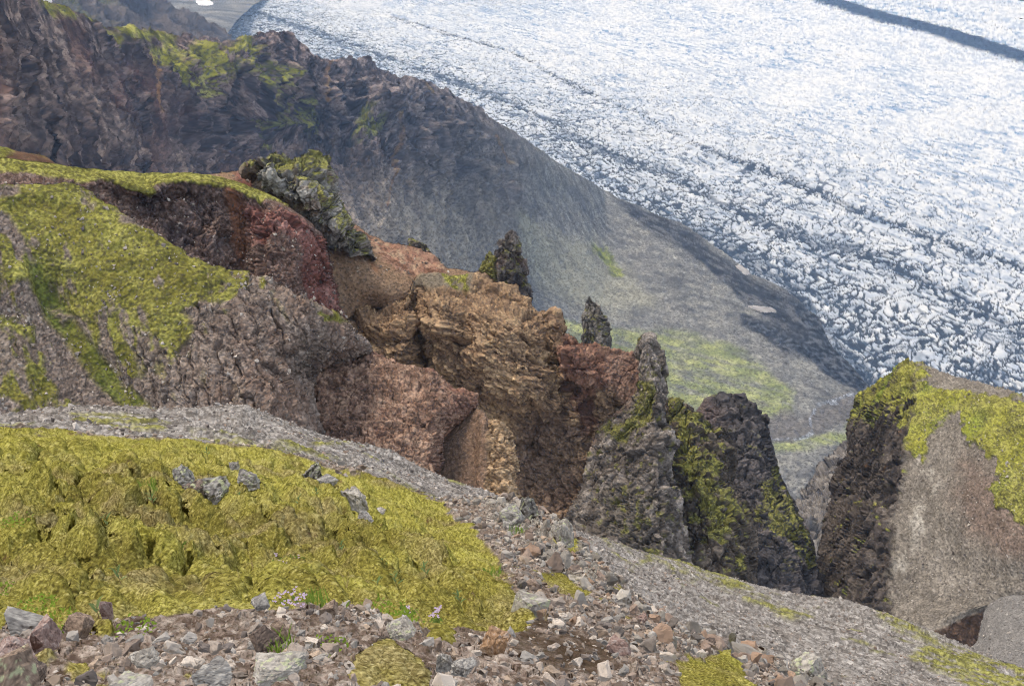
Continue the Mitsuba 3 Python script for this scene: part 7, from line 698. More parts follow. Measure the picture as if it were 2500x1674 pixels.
def mountainside():
    L = Landform('mountainside', 1.12)
    for first in (True, False):                         # first only to space the rows evenly over the ribs
        P = L.B
        left = sm(1420, 1150, L.U)                      # the high rock face; the valley floor lies to its right
        big = fb(P, 120, 4, 29)
        rock = left * sm(330, 200, L.V + .1 * (L.U - 900).clip(-400, 400) + 60 * big) * sm(400, 560, L.U + 60 * fb(P, 60, 4, 28))
        Rv = rotated(P, axes([0.15, -0.75, -0.65]))     # steeper cliffs: ribs straight down
        rib = fb(Rv / [1.9, 1, 1], 70, 6, 3, 'r', .6)
        if first:
            L.respace(gaussian_filter((rock * 56 * (rib - .38) * (.3 + .7 * sm(15, 90, L.V))).reshape(L.nv, L.nu), 1.5).ravel())
    M = axes([0.62, -0.6, -0.5])
    R = rotated(P, M)
    rib2 = fb(Rv / [1.3, 1, 1], 17, 5, 13, 'r', .65)
    f1, f2, fc, ft = vor(Rv / [1.3, 1, 1], 14, 14)
    fall = fb(R / [5, 1, 1], 34, 6, 3, 'r', .6)
    cr, tone, c2, rr = crags(P, 34, 20, block=.8)
    cs, tone2, _, _ = crags(P, 12, 24, block=1.2)
    tone = .6 * tone + .7 * tone2
    sc = fb(R / [7, 1, 1], 9, 5, 8, gain=.65)
    valley = 1 - left
    small = fb(P, 7, 5, 11, 'r', .6)
    e = L.edge(12)
    knob = sm(.12, .34, fb(P, 34, 4, 61)) * (1 - rock) * left * sm(800, 500, L.U)
    slope_relief = sm(60, 140, L.V)
    rock_amp = .3 + .7 * sm(15, 90, L.V)
    L.displace((rock * rock_amp * (56 * (rib - .38) + 9 * (rib2 - .35) + 5 * ft + 7 * cr + 4 * cs) + (1 - rock) * left * (14 * (fall - .3) + 2.5 * (small - .3) + 1.6 * cs) * (.3 + .7 * slope_relief) + knob * (9 * cr + 4 * small) + valley * (2.5 * fb(P, 50, 5, 5) + 2.0 * (fb(R, 13, 5, 6, 'r', .6) - .4))) * e)
    n = L.N
    speck = fb(P, 5, 4, 26, gain=.7)
    grey = ramp(.5 + 1.2 * sc + .6 * big + .7 * speck, lin(58, 53, 54), lin(98, 90, 88), lin(142, 132, 124))
    grey = mx(grey, ramp(.5 + sc + speck, lin(74, 60, 58), lin(110, 90, 82)), sm(-.1, .4, fb(R / [3, 1, 1], 70, 4, 33)) * left * .8)
    lower = sm(800, 1150, L.U + 1.1 * (L.V - 230)) * left
    grey = mx(grey, ramp(.5 + 1.1 * fb(R / [8, 1, 1], 20, 5, 34) + .4 * speck, lin(118, 114, 106), lin(156, 150, 138), lin(176, 168, 152)), lower * .8)
    grey = mx(grey, ramp(.5 + 1.0 * fb(R / [6, 1, 1], 14, 5, 46) + .6 * speck, lin(92, 94, 94), lin(130, 130, 126), lin(156, 155, 146)), valley * .8)
    dark = ramp(.48 + .9 * tone + 1.2 * fb(P, 16, 5, 35, gain=.7) + .5 * (rib2 - .35), lin(40, 37, 40), lin(84, 78, 80), lin(138, 128, 124))
    col = mx(grey, dark, np.clip(rock * 1.1 * (1 - .5 * lower) + knob, 0, 1))
    col = mx(col, lin(98, 72, 70), L.mask('purple', 30, 30, 90) * .5 * sm(-.3, .4, fb(R / [3, 1, 1], 30, 4, 27)))
    pale = L.mask('pale', 25, 50, 80)
    col = mx(col, ramp(.5 + 1.2 * fb(R / [8, 1, 1], 24, 5, 41), lin(128, 126, 114), lin(154, 152, 134), lin(174, 172, 152)), pale * .75)
    col = mx(col, lin(156, 116, 94), (.3 + .7 * pale) * lower * sm(.15, .5, fb(R / [7, 1, 1], 28, 4, 42)) * .6)
    streaks = sm(.5, .75, fb(R / [10, 1, 1], 22, 4, 43, 'r')) * sm(-.1, .4, fb(P, 110, 3, 44))
    col = mx(col, lin(62, 62, 68), streaks * .55 * (1 - .4 * pale))
    for i in range(5):
        d = L.line(f'dike{i}', 30) + 6 * fb(P, 16, 4, 50 + i)
        col = mx(col, ramp(.5 + fb(P, 12, 4, 56), lin(120, 84, 60), lin(150, 130, 92)), sm(5.5, 1.0, d) * .8)
    moss = np.zeros(len(P))
    for nm, am in (('moss1', 1), ('moss2', 1), ('moss3', .75), ('moss4', .7), ('moss5', 1), ('moss6', 1), ('green2', 1)):
        m = L.mask(nm, 7, 24, 28, 60)
        moss = np.maximum(moss, m * sm(.3 - .75 * am, .5 - .55 * am, .4 * n[:, 2] - .2 + .9 * fb(P, 20, 5, 63)))
    mossc = ramp(.5 + 1.2 * fb(P, 14, 5, 64), lin(84, 90, 40), lin(124, 132, 54), lin(160, 164, 86)) * .9
    col = mx(col, mossc, moss * .95)
    # valley floor: green fan, gravel, moraine, dead ice, stream
    Vd = rotated(P, axes([.55, -.83, 0]))
    rill = fb(rotated(P, axes([.75, -.66, 0])) / [6, 1, 1], 22, 5, 70, 'r', .6)
    g = np.maximum(L.mask('green', 12, 26, 60, 71), L.mask('green3', 8, 14, 50, 72)) * sm(1.1, .25, rill + .4 * fb(P, 24, 5, 73))
    col = mx(col, ramp(.5 + 1.3 * fb(P, 26, 5, 74), lin(112, 122, 70), lin(144, 152, 90), lin(172, 176, 114)), g * .85)
    col = mx(col, ramp(.5 + 1.1 * fb(P, 6, 4, 75), lin(84, 80, 76), lin(126, 120, 114)), L.mask('gravel', 8, 12, 30, 76) * (1 - g) * .85)
    mo = L.mask('moraine', 9, 16, 60, 77)
    ml = fb(Vd / [4, 1, 1], 12, 6, 78, gain=.75)
    col = mx(col, ramp(.5 + 1.8 * ml + .9 * speck, lin(26, 28, 32), lin(54, 55, 58), lin(98, 97, 96)), mo * .97)
    col = mx(col, ramp(.45 + 1.7 * fb(P, 8, 5, 79, gain=.7), lin(16, 20, 26), lin(44, 48, 54), lin(92, 94, 98)), L.mask('blackice', 5, 12, 25, 80))
    w = L.line('stream', 40) + 9 * fb(P, 12, 4, 81)
    col = mx(col, ramp(.45 + 1.6 * fb(P, 2.6, 3, 82), lin(84, 88, 96), lin(124, 130, 140), lin(180, 186, 196)), sm(5, 1, w) * .7)
    L.add('mountain', (lambda c: c * (.9 + ((c.mean(1) / .12) ** .35 - .9) * left * sm(1250, 800, L.U))[:, None])(mx(col * [.98, 1.0, 1.03], col * [1.13, 1.0, .95], left * sm(1150, 700, L.U))), 'mountain_material', grain=(4, 0.4), kind='structure', label='dark rocky mountainside with green crests sloping down to the grey moraine and valley floor')
    mask_piece(L, L.mask('snow1', 2, 5, 20, 83), 'snow_patch_002', 1.5, DIRTY, label='narrow dirty snow patch between the dark moraine and the glacier edge', category='snow patch')
    mask_piece(L, L.mask('snow2', 2, 5, 20, 83), 'snow_patch_003', 1.5, DIRTY, label='flat dirty snow patch lying on the grey moraine above the black ice', category='snow patch')
    L = Landform('canyon_wall', 1.4)
    P = L.B
    cr, tone, c2, rr = crags(P, 14, 5)
    L.displace(cr * 5 * L.edge(8))
    L.add('canyon_slope', ramp(.5 + tone + .7 * fb(P, 5, 4, 3), lin(74, 72, 74), lin(112, 108, 106), lin(146, 140, 134)), grain=(1.2, 0.35), kind='structure', label='grey rocky canyon slope in the gap between the dark fin and the right butte')

# ================================================================ MIDDLE GROUND
def middle():
    L = Landform('far_hump', 1.3)
    P = L.B
    L.displace(fb(P, 4, 4, 1) * .5 * L.edge(6))
    m = sm(-.2, .2, fb(P, 5, 5, 2) + sm(120, 40, L.U) - .3)
    L.add('far_hump', mx(ramp(.5 + fb(P, 2, 4, 3), lin(84, 62, 50), lin(122, 98, 80)), moss_colour(P, 4, 4), m), grain=(0.5, 0.3), kind='structure', label='small mossy brown hump behind the moss ridge at the far left')

    L = Landform('bowl_ridge', 1.2)
    P = L.B
    moss = L.mask('moss', 2, 9, 1.6, 5, grow=5)
    wall = sm(22, 40, L.V)
    R = rotated(P, axes([0.2, -0.3, -0.93]))
    cr, tone, c2, rr = crags(P, 4.5, 7)
    cg = L.mask('crag', 20, 35, 4, 8)
    h, sc = scree(P, .34, 9, lin(58, 46, 43), lin(108, 92, 86), lin(170, 154, 147))
    red, orange = L.mask('red', 10, 22, 3, 12), L.mask('orange', 8, 12, 3, 13)
    flute = fb(R / [6, 1, 1], 1.4, 5, 14, 'r', .6)
    gully = sm(12, 2, np.abs(L.U - 655 + 5 * fb(P, 3, 4, 11))) * wall
    e = L.edge(7)
    L.displace((wall * (cr * (.5 + .9 * cg + .45 * red) + .5 * (flute - .4) + .2 * h) * (1 - moss) + moss * (.25 + .22 * fb(P, 1.5, 5, 15)) - .8 * gully) * e)
    col = mx(sc, ramp(.5 + fb(P, 1.2, 5, 16, gain=.65), lin(68, 50, 45), lin(122, 96, 86)), .25 + .35 * sm(-.3, .5, fb(P, 6, 3, 17)))
    col = mx(col, ramp(.45 + tone + .6 * fb(P, .6, 4, 18), lin(40, 34, 38), lin(94, 84, 86), lin(140, 130, 130)), cg * sm(-.3, .2, fb(P, 3, 4, 19)) * .9)
    redc = ramp(.5 + .7 * fb(R / [4, 1, 1], .9, 5, 20) + .7 * tone, lin(80, 50, 47), lin(134, 90, 82), lin(166, 132, 127))
    col = mx(col, redc, red * (.35 + .55 * sm(-.3, .4, fb(P, 3, 4, 23) + .8 * sm(690, 760, L.U) + .5 * sm(120, 60, L.V))))
    col = mx(col, ramp(.5 + fb(R / [6, 1, 1], .9, 4, 21), lin(86, 56, 42), lin(134, 92, 66)), orange * .75)
    col = mx(col, moss_colour(P, 2.2, 22), moss * .96)
    L.add('moss_ridge', col, cover=moss, grain=(0.28, 0.4), kind='structure', label='flat moss topped ridge above a dark red eroded bowl on the left')

    L = Landform('saddle_slope', 1.2)
    P = L.B
    h, sc = scree(P, .3, 31, lin(104, 84, 70), lin(138, 114, 94), lin(166, 144, 124))
    rr_ = L.mask('redright', 8, 14, 3, 34)
    L.displace((.12 * h + .35 * fb(P, 4, 4, 32) + rr_ * .6 * (fb(P, 2.0, 5, 33, 'r', .6) - .3)) * L.edge(8))
    f1, f2, cc, _ = vor(P, 1.0, 38)
    col = mx(ramp(.5 + .9 * fb(P, 4, 6, 35, gain=.65), lin(104, 84, 68), lin(140, 116, 94), lin(156, 134, 112)), sc, .45)
    col = mx(col, ramp(.5 + fb(P, 2, 5, 36), lin(100, 62, 56), lin(132, 92, 84)), L.mask('red', 8, 10, 3, 37) * .85)
    col = mx(col, lin(164, 104, 66), L.mask('orange', 14, 16, 3, 39) * sm(-.4, .4, fb(P, 3, 5, 40)) * .65)
    col = mx(col, ramp(.5 + 1.2 * fb(P, 1.0, 5, 41), lin(112, 80, 68), lin(154, 118, 102), lin(172, 148, 126)), rr_ * .85)
    col = mx(col, moss_colour(P, 1, 42), L.mask('grass', 6, 14, 1.5, 43) * sm(-.1, .2, fb(P, .5, 4, 44)) * .8)
    col = mx(col, lin(186, 170, 154), (sm(.22, .1, f1) * (cc > .7)) * .7)
    L.add('orange_slope', col, grain=(0.28, 0.3), kind='structure', label='smooth orange brown scree slope below the grey outcrop')

    L = Landform('brown_cliff', 1.28)
    P = L.B
    cap, red, scr, low = L.mask('cap', 5, 8, 2, 3), L.mask('red', 10, 18, 3, 4), L.mask('scree', 10, 16, 3, 5), L.mask('lower', 25, 40, 4, 6)
    face = (1 - cap) * (1 - scr)
    # bedding: thin sheets folded by large bulges, dipping to the right
    W = P + np.stack([fb(P, 6, 2, 11), fb(P, 6, 2, 12), fb(P, 6, 2, 13)], 1) * 1.0
    B = rotated(W, axes([.9, .1, -.36], [0, 1, 0]))
    bulge = fb(B / [2.4, 1.3, .9], 2.9, 4, 15, 'b', .42)
    bed = fb(B / [5, 2, .5], .9, 5, 14, 'r', .6)
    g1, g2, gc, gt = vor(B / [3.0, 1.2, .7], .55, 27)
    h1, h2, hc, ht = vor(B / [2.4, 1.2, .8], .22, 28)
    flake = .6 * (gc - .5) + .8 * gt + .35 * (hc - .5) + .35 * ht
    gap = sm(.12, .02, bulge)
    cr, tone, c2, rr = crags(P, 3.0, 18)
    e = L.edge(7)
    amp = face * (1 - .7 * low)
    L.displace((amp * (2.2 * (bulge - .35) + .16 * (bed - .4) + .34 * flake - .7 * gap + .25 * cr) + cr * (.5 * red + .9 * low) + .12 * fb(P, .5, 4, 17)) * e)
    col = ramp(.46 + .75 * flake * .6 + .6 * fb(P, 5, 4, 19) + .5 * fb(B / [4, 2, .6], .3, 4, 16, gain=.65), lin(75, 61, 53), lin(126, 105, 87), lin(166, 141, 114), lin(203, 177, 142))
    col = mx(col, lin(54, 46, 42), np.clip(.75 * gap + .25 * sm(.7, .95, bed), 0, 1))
    col = mx(col, lin(150, 124, 98), sm(150, 40, L.V) * .3)
    rc = ramp(.5 + .9 * fb(P, 1.2, 5, 20, gain=.6) + .7 * tone, lin(88, 64, 57), lin(138, 102, 90), lin(172, 138, 120))
    col = mx(col, rc, red * .85)
    h, sc = scree(P, .3, 21, lin(104, 80, 70), lin(136, 110, 98), lin(160, 138, 126))
    col = mx(col, sc, scr * .9)
    col = mx(col, ramp(.5 + 1.0 * fb(P, .9, 5, 22, gain=.65), lin(70, 58, 53), lin(112, 94, 84), lin(146, 126, 112)), low * .75)
    col = mx(col, ramp(.5 + .7 * fb(P, 1.2, 5, 23), lin(104, 98, 88), lin(134, 126, 112)), cap * .9)
    col = mx(col, moss_colour(P, .9, 24, .1), L.mask('moss', 3, 12, 1.2, 25) * sm(-.35, -.1, fb(P, .9, 4, 26)))
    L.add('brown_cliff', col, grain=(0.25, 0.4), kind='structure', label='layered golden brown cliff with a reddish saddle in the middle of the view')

    L = Landform('red_spur', 1.4)
    P = L.B
    cr, tone, c2, rr = crags(P, 2.6, 41)
    f1, f2, c, ft = vor(P / [1.4, 1, .8], .36, 42)
    g1, g2, cg, gt = vor(P / [1.4, 1, .8], .15, 46)
    L.displace((.5 * cr + .55 * fb(P, 5, 3, 43) + .10 * (1 - f1) * c + .12 * ft + .04 * cg + .04 * gt) * L.edge(8))
    col = ramp(.5 + .6 * (c - .5) + .6 * (cg - .5) + .9 * fb(P, 2.2, 5, 44) + .4 * tone, lin(84, 68, 60), lin(134, 108, 94), lin(174, 148, 130))
    col = mx(col, lin(122, 86, 76), sm(.0, .5, fb(P, 4, 4, 45)) * .4 + .3 * sm(240, 320, L.U) * sm(200, 60, L.V))
    L.add('red_spur', col, grain=(0.22, 0.4), kind='structure', label='rounded red brown rock spur in front of the layered cliff')

    L = Landform('tan_pillar', 1.9)
    P = L.B
    crag = sm(96, 102, L.U)
    cr, tone, c2, rr = crags(P, 1.6, 51)
    h, sc = scree(P, .22, 52, lin(96, 78, 66), lin(120, 98, 82), lin(136, 114, 98))
    L.displace((crag * (.55 * cr + .6 * fb(P, 2.2, 3, 55, 'b') + .1 * fb(P, .5, 4, 53, 'r')) + (1 - crag) * (.10 * h + .08 * cr)) * L.edge(8))
    col = mx(sc, ramp(.5 + tone + 1.1 * fb(P, .5, 4, 54), lin(104, 86, 68), lin(156, 130, 100), lin(188, 164, 134)), crag)
    L.add('tan_pillar', col, 'rock_material', grain=(0.2, 0.3), label='short tan crag with a smooth brown ramp on its left at the foot of the cliff', category='rock')

    L = Landform('rocky_outcrop', 1.9)
    P = L.B
    cr, tone, c2, rr = crags(P, 6.5, 61)
    L.displace((1.9 * cr + .12 * fb(P, .7, 4, 62)) * L.edge(14))
    n = L.N
    col = ramp(.55 + 1.1 * tone + .8 * fb(P, .6, 5, 63, gain=.65), lin(56, 54, 52), lin(110, 108, 104), lin(168, 166, 162))
    col = mx(col, lin(124, 100, 78), sm(.1, .5, fb(P, 2.5, 4, 64) + .3 * sm(120, 40, L.U)) * .6)
    m = sm(-.02, .16, .55 * n[:, 2] - .46 + .8 * fb(P, 1.4, 5, 65) + .16 * sm(60, 120, L.U) + .55 * sm(40, 14, L.V) * sm(20, 60, L.U))
    col = mx(col, moss_colour(P, 1.2, 66, .1), m * .93)
    L.add('rocky_outcrop', col, 'rock_material', cover=m, grain=(0.25, 0.35), label='tall grey rocky outcrop capped with yellow moss at the end of the moss ridge', category='rock outcrop')

    L = Landform('grey_buttress', 1.5)
    P = L.B
    brown = L.mask('brown', 8, 14, 1.5, 71)
    cr, tone, c2, rr = crags(P, 4.6, 72, axes([.2, 0, 1.0], [1, 0, 0]), (3.4, 1, 1))
    dk = L.mask('dark', 18, 30, 2, 73)
    e = L.edge(8)
    spire = sm(190, 130, L.V)
    rip = fb(rotated(P, axes([1, .2, -.15], [0, 1, 0])) / [2.5, 1, .7], .45, 4, 79, 'r')
    L.displace(((1.05 - .1 * spire) * cr * (1 - .6 * brown) + dk * .4 * (rip - .4) + .10 * fb(P, .3, 4, 74)) * e)
    f1, f2, c, _ = vor(P, .25, 78)
    col = ramp(.48 + .9 * tone + .25 * (c - .5) + .9 * fb(P, 1.2, 6, 75, gain=.65), lin(52, 48, 46), lin(98, 91, 86), lin(150, 143, 138))
    col = mx(col, ramp(.5 + 1.2 * (rip - .35) + .7 * fb(P, .3, 4, 80), lin(44, 42, 40), lin(100, 94, 86)), dk * .75)
    col = mx(col, ramp(.5 + fb(P, 1, 5, 76), lin(108, 86, 76), lin(144, 122, 110)), brown * .75)
    m = np.maximum(L.mask('moss', 5, 16, 1.0, 77) * sm(-.5, -.1, fb(P, .6, 4, 83)), .8 * sm(.2, .4, fb(P, .8, 5, 81) + .16 * dk + .05 * spire))
    col = mx(col, moss_colour(P, .8, 82, .25), m * .93)
    L.add('grey_buttress', col, 'rock_material', cover=m, grain=(0.22, 0.3), label='tall grey lichen covered buttress tapering up into a sharp spire streaked with moss', category='rock spire')

    for key, seed, mossy, lab, cat in (('dark_spire', 91, -.14, 'dark jagged rock spire with mossy left shoulder behind the brown cliff', 'rock spire'),
                                       ('slab_spire', 101, -.2, 'slender grey slab spire standing alone before the green valley floor', 'rock spire'),
                                       ('dark_crag', 111, -.15, 'small dark crag on the crest left of the jagged spire', 'rock'),
                                       ('brown_crag', 121, -.9, 'small brown rock knob on the crest right of the brown cliff', 'rock')):
        L = Landform(key, 2.2)
        P = L.B
        cr, tone, c2, rr = crags(P, 4.2, seed, axes([.1, 0, 1.0], [1, 0, 0]), (2.8, 1, 1))
        rim = sm(0, 25, L.V)
        L.displace((1.15 * cr + .1 * fb(P, .6, 4, seed + 1)) * (.25 + .75 * rim))
        brownish = key == 'brown_crag'
        cols = (lin(88, 68, 54), lin(130, 106, 84), lin(164, 138, 108)) if brownish else (lin(42, 40, 42), lin(82, 78, 78), lin(130, 124, 120))
        if key == 'slab_spire':
            cols = (lin(54, 52, 52), lin(98, 94, 90), lin(146, 140, 134))
        col = ramp(.5 + tone + .9 * fb(P, .8, 5, seed + 2, gain=.65), *cols)
        ml = 0
        if key == 'dark_spire':
            col = mx(col, lin(100, 78, 70), sm(-.1, .4, fb(P, 3, 3, 97)) * sm(40, 80, L.V) * .6)
            ml = .75 * sm(-1.2, -2.4, P[:, 0] - P[:, 0].mean()) * sm(50, 75, L.V)
        m = sm(0, .18, .35 * L.N[:, 2] + .75 * fb(P, 1.3, 5, seed + 3) + mossy - .1 + ml)
        L.add(key, mx(col, moss_colour(P, 1, seed + 4, .2), m * .92), 'rock_material', grain=(.25, .35), cover=None if brownish else m, label=lab, category=cat)

    M = axes([.25, -.15, -1.0], [1, 0, 0])
    L = Landform('mossy_fin', 1.35)
    P = L.B
    cr, tone, c2, rr = crags(P, 4.5, 131, M, (2.0, 1, 1))
    mm = L.mask('moss', 20, 30, 3, 132)
    L.displace((1.3 * cr + .3 * fb(P, 1, 4, 133, 'r')) * L.edge(22))
    col = ramp(.5 + .9 * tone + .8 * fb(P, 1.5, 5, 134, gain=.65), lin(40, 37, 34), lin(78, 70, 64), lin(122, 112, 102))
    m = sm(-.02, .2, .3 * L.N[:, 2] + .85 * fb(P, 2.2, 6, 135, gain=.6) + .3 * mm - .24 - .3 * sm(130, 190, L.U))
    L.add('mossy_fin', mx(col, moss_colour(P, 1.4, 136, .2), m * .94), 'rock_material', cover=m, grain=(0.3, 0.4), label='steep rock fin hung with olive moss right of the grey buttress', category='rock fin')

    L = Landform('dark_fin', 1.35)
    P = L.B
    cr, tone, c2, rr = crags(P, 5.5, 141, M, (2.0, 1, 1))
    mm = L.mask('moss', 14, 30, 4, 142)
    L.displace((1.4 * cr + .3 * fb(P, 1, 4, 143, 'r')) * L.edge(30))
    col = ramp(.5 + .9 * tone + .8 * fb(P, 2, 5, 144, gain=.65), lin(40, 40, 44), lin(70, 68, 72), lin(106, 100, 100))
    col = mx(col, lin(104, 88, 86), sm(120, 40, L.V) * sm(110, 60, L.U) * .6)
    m = sm(0, .22, .3 * L.N[:, 2] + .8 * fb(P, 2.6, 6, 145, gain=.6) + .42 * mm - .44 + .2 * sm(22, 8, L.V))
    L.add('dark_fin', mx(col, moss_colour(P, 1.8, 146, .15), m * .9), 'rock_material', cover=m, grain=(0.35, 0.35), label='dark blue grey rock fin with green moss patches beside the gorge', category='rock fin')

    L = Landform('butte', 1.12)
    P = L.B
    cliff = sm(184, 164, L.U + 34 * fb(P, 2.5, 6, 150, gain=.6))
    lip = sm(592, 604, L.V) * (1 - cliff)
    cr, tone, c2, rr = crags(P, 6.0, 151, axes([.1, .1, 1.0], [1, 0, 0]), (2.8, 1, 1))
    h, sc = scree(P, .32, 152, lin(102, 97, 90), lin(128, 122, 114), lin(152, 146, 138))
    moss = L.mask('moss', 3, 30, 1.6, 153, octaves=6) * (1 - .95 * L.mask('bare', 4, 24, 2, 154))
    cl = cliff
    rill = fb(rotated(P, axes([.15, -.7, -.7])) / [8, 1, 1], 1.6, 5, 159, gain=.6)
    L.displace((cl * (1.25 * cr + .3 * fb(P, 1, 4, 155, 'r')) + (1 - cl) * (.07 * h + .5 * fb(P, 7, 4, 156) + .3 * rill + moss * (.3 + .35 * fb(P, 1.0, 5, 157))) + lip * .8 * (fb(P, 2, 4, 158, 'r') - .3)) * L.edge(8))
    col = mx(ramp(.5 + .7 * fb(P, 5, 5, 160) + .9 * rill, lin(96, 91, 86), lin(126, 120, 113), lin(152, 146, 139)), sc, .5)
    col = mx(col, ramp(.5 + .9 * fb(P, 1.2, 5, 161), lin(94, 80, 72), lin(132, 114, 104)), L.mask('brown', 40, 60, 6, 162) * .75)
    col = mx(col, lin(172, 168, 160), L.mask('pale', 14, 30, 3, 163) * sm(-.1, .4, rill + .3 * fb(P, 1, 4, 172)) * .75)
    f1, f2, cc, _ = vor(P, .8, 164)
    col = mx(col, ramp(cc, lin(70, 65, 61), lin(176, 171, 164)), sm(.24, .10, f1) * (np.abs(cc - .5) > .3) * .6 * (1 - cl))
    dk = ramp(.5 + .9 * tone + .8 * fb(P, 2, 5, 165, gain=.65), lin(38, 36, 36), lin(72, 67, 66), lin(108, 100, 94))
    dk = mx(dk, lin(128, 94, 60), sm(.45, .6, fb(P / [1, 1, 4], 1.2, 4, 173)) * .5)
    col = mx(col, dk, cl)
    col = mx(col, ramp(.5 + fb(P, 1.2, 4, 166), lin(62, 48, 42), lin(104, 82, 70)), lip * .9)
    m2 = sm(.0, .2, .3 * L.N[:, 2] + .8 * fb(P, 1.8, 6, 167, gain=.6) - .4 + .55 * sm(170, 60, L.V)) * cl
    mc = mx(moss_colour(P, 1.6, 168, -.05), lin(128, 152, 58) * .85, sm(-.1, .5, fb(P, 8, 4, 169)) * .7)
    mc = mx(mc, lin(178, 180, 62) * .85, .3 * sm(-.2, .3, fb(P, 4, 4, 174)))
    col = mx(col, mc, np.maximum(moss * (1 - cl), m2) * .96)
    spots = sm(.4, .52, fb(P, .8, 5, 170)) * sm(455, 500, L.V) * sm(560, 520, L.V) * sm(400, 450, L.U)
    col = mx(col, moss_colour(P, 1, 171, .3), spots * (1 - cl) * .8)
    L.add('butte', col, cover=np.maximum(moss * (1 - cl), m2), grain=(0.22, 0.55), label='broad grey scree butte with bright moss top and a dark vertical cliff on its left', category='rock butte')

    L = Landform('grey_mound', 1.3)
    P = L.B
    h, sc = scree(P, .12, 181, lin(112, 110, 110), lin(130, 128, 126), lin(146, 142, 138))
    L.displace((.03 * h + .25 * fb(P, 3, 4, 182)) * L.edge(6))
    f1, f2, cc, _ = vor(P, .35, 183)
    col = mx(ramp(.5 + .9 * fb(P, 2, 5, 184), lin(106, 104, 104), lin(132, 129, 127)), sc, .5)
    col = mx(col, lin(188, 184, 178), ((f1 < .2) & (cc > .6)) * .7)
    L.add('grey_mound', col, 'gravel_material', grain=(0.12, 0.4), kind='structure', label='smooth grey scree mound in the lower right corner')

    L = Landform('mossy_hillside', 1.2)
    P = L.B
    M = axes([.35, -.6, -.7])
    R = rotated(P, M)
    fall = fb(R / [4, 1, 1], 1.6, 5, 191)
    moss = L.mask('moss', 8, 60, 4.0, 192)
    holes = sm(.0, .2, fb(R / [2.6, 1, 1], 1.7, 6, 193, gain=.6) - .1 + .2 * sm(190, 400, L.V) - .1 * sm(200, 100, L.V))
    moss = moss * (1 - holes * .95)
    gul = L.mask('gully', 14, 14, 3, 194) * sm(-.6, -.1, fb(P, 1.2, 4, 209))
    sc_m = L.mask('scree', 6, 20, 3, 195)
    moss = np.maximum(moss * (1 - sc_m), np.maximum(L.mask('moss2', 4, 12, 1.5, 196), np.maximum(L.mask('moss3', 4, 12, 1.5, 197), L.mask('moss4', 8, 14, 2, 198))))
    moss = np.maximum(moss, .92 * sm(.22, .4, fb(R / [2.2, 1, 1], 1.4, 6, 199, gain=.6)) * sm(900, 350, L.U + .3 * L.V))
    moss = np.maximum(moss, gul)
    cr, tone, c2, rr = crags(P, 4.0, 200, M, (3.2, 1, .8))
    h, sc = scree(P, .3, 201, lin(84, 74, 70), lin(122, 110, 104), lin(160, 150, 144))
    rocky = (1 - moss)
    rock_hi = sm(380, 560, L.U + .3 * L.V)
    L.displace((rocky * ((.25 + .6 * rock_hi) * cr + .12 * h + .12 * fb(P, .5, 4, 202, 'r')) + moss * (.2 + .38 * fb(P, 1.1, 5, 203) + .2 * fall) + .5 * fb(P, 7, 3, 204) - gul * .4) * L.edge(7))
    col = mx(sc, ramp(.5 + .9 * tone + .8 * fb(P, .7, 5, 205, gain=.65), lin(76, 66, 61), lin(126, 113, 104), lin(168, 156, 147)), .4 + .3 * rock_hi)
    col = mx(col, lin(128, 102, 88), sm(520, 760, L.U) * .4 * sm(-.4, .4, fb(P, 4, 3, 206)))
    mc = moss_colour(P, 2.2, 207, .02)
    mc = mx(mc, lin(96, 116, 58) * .85, gul * .6)
    mc = mx(mc, lin(112, 106, 44) * .85, sm(-.1, .5, fb(P, 4, 5, 208) + .35 * sm(200, 420, L.V)) * .6)
    col = mx(col, mc, moss * .96)
    L.add('mossy_hillside', col, cover=moss, grain=(0.2, 0.42), kind='structure', label='steep yellow green mossy hillside with rocky ribs on the left')

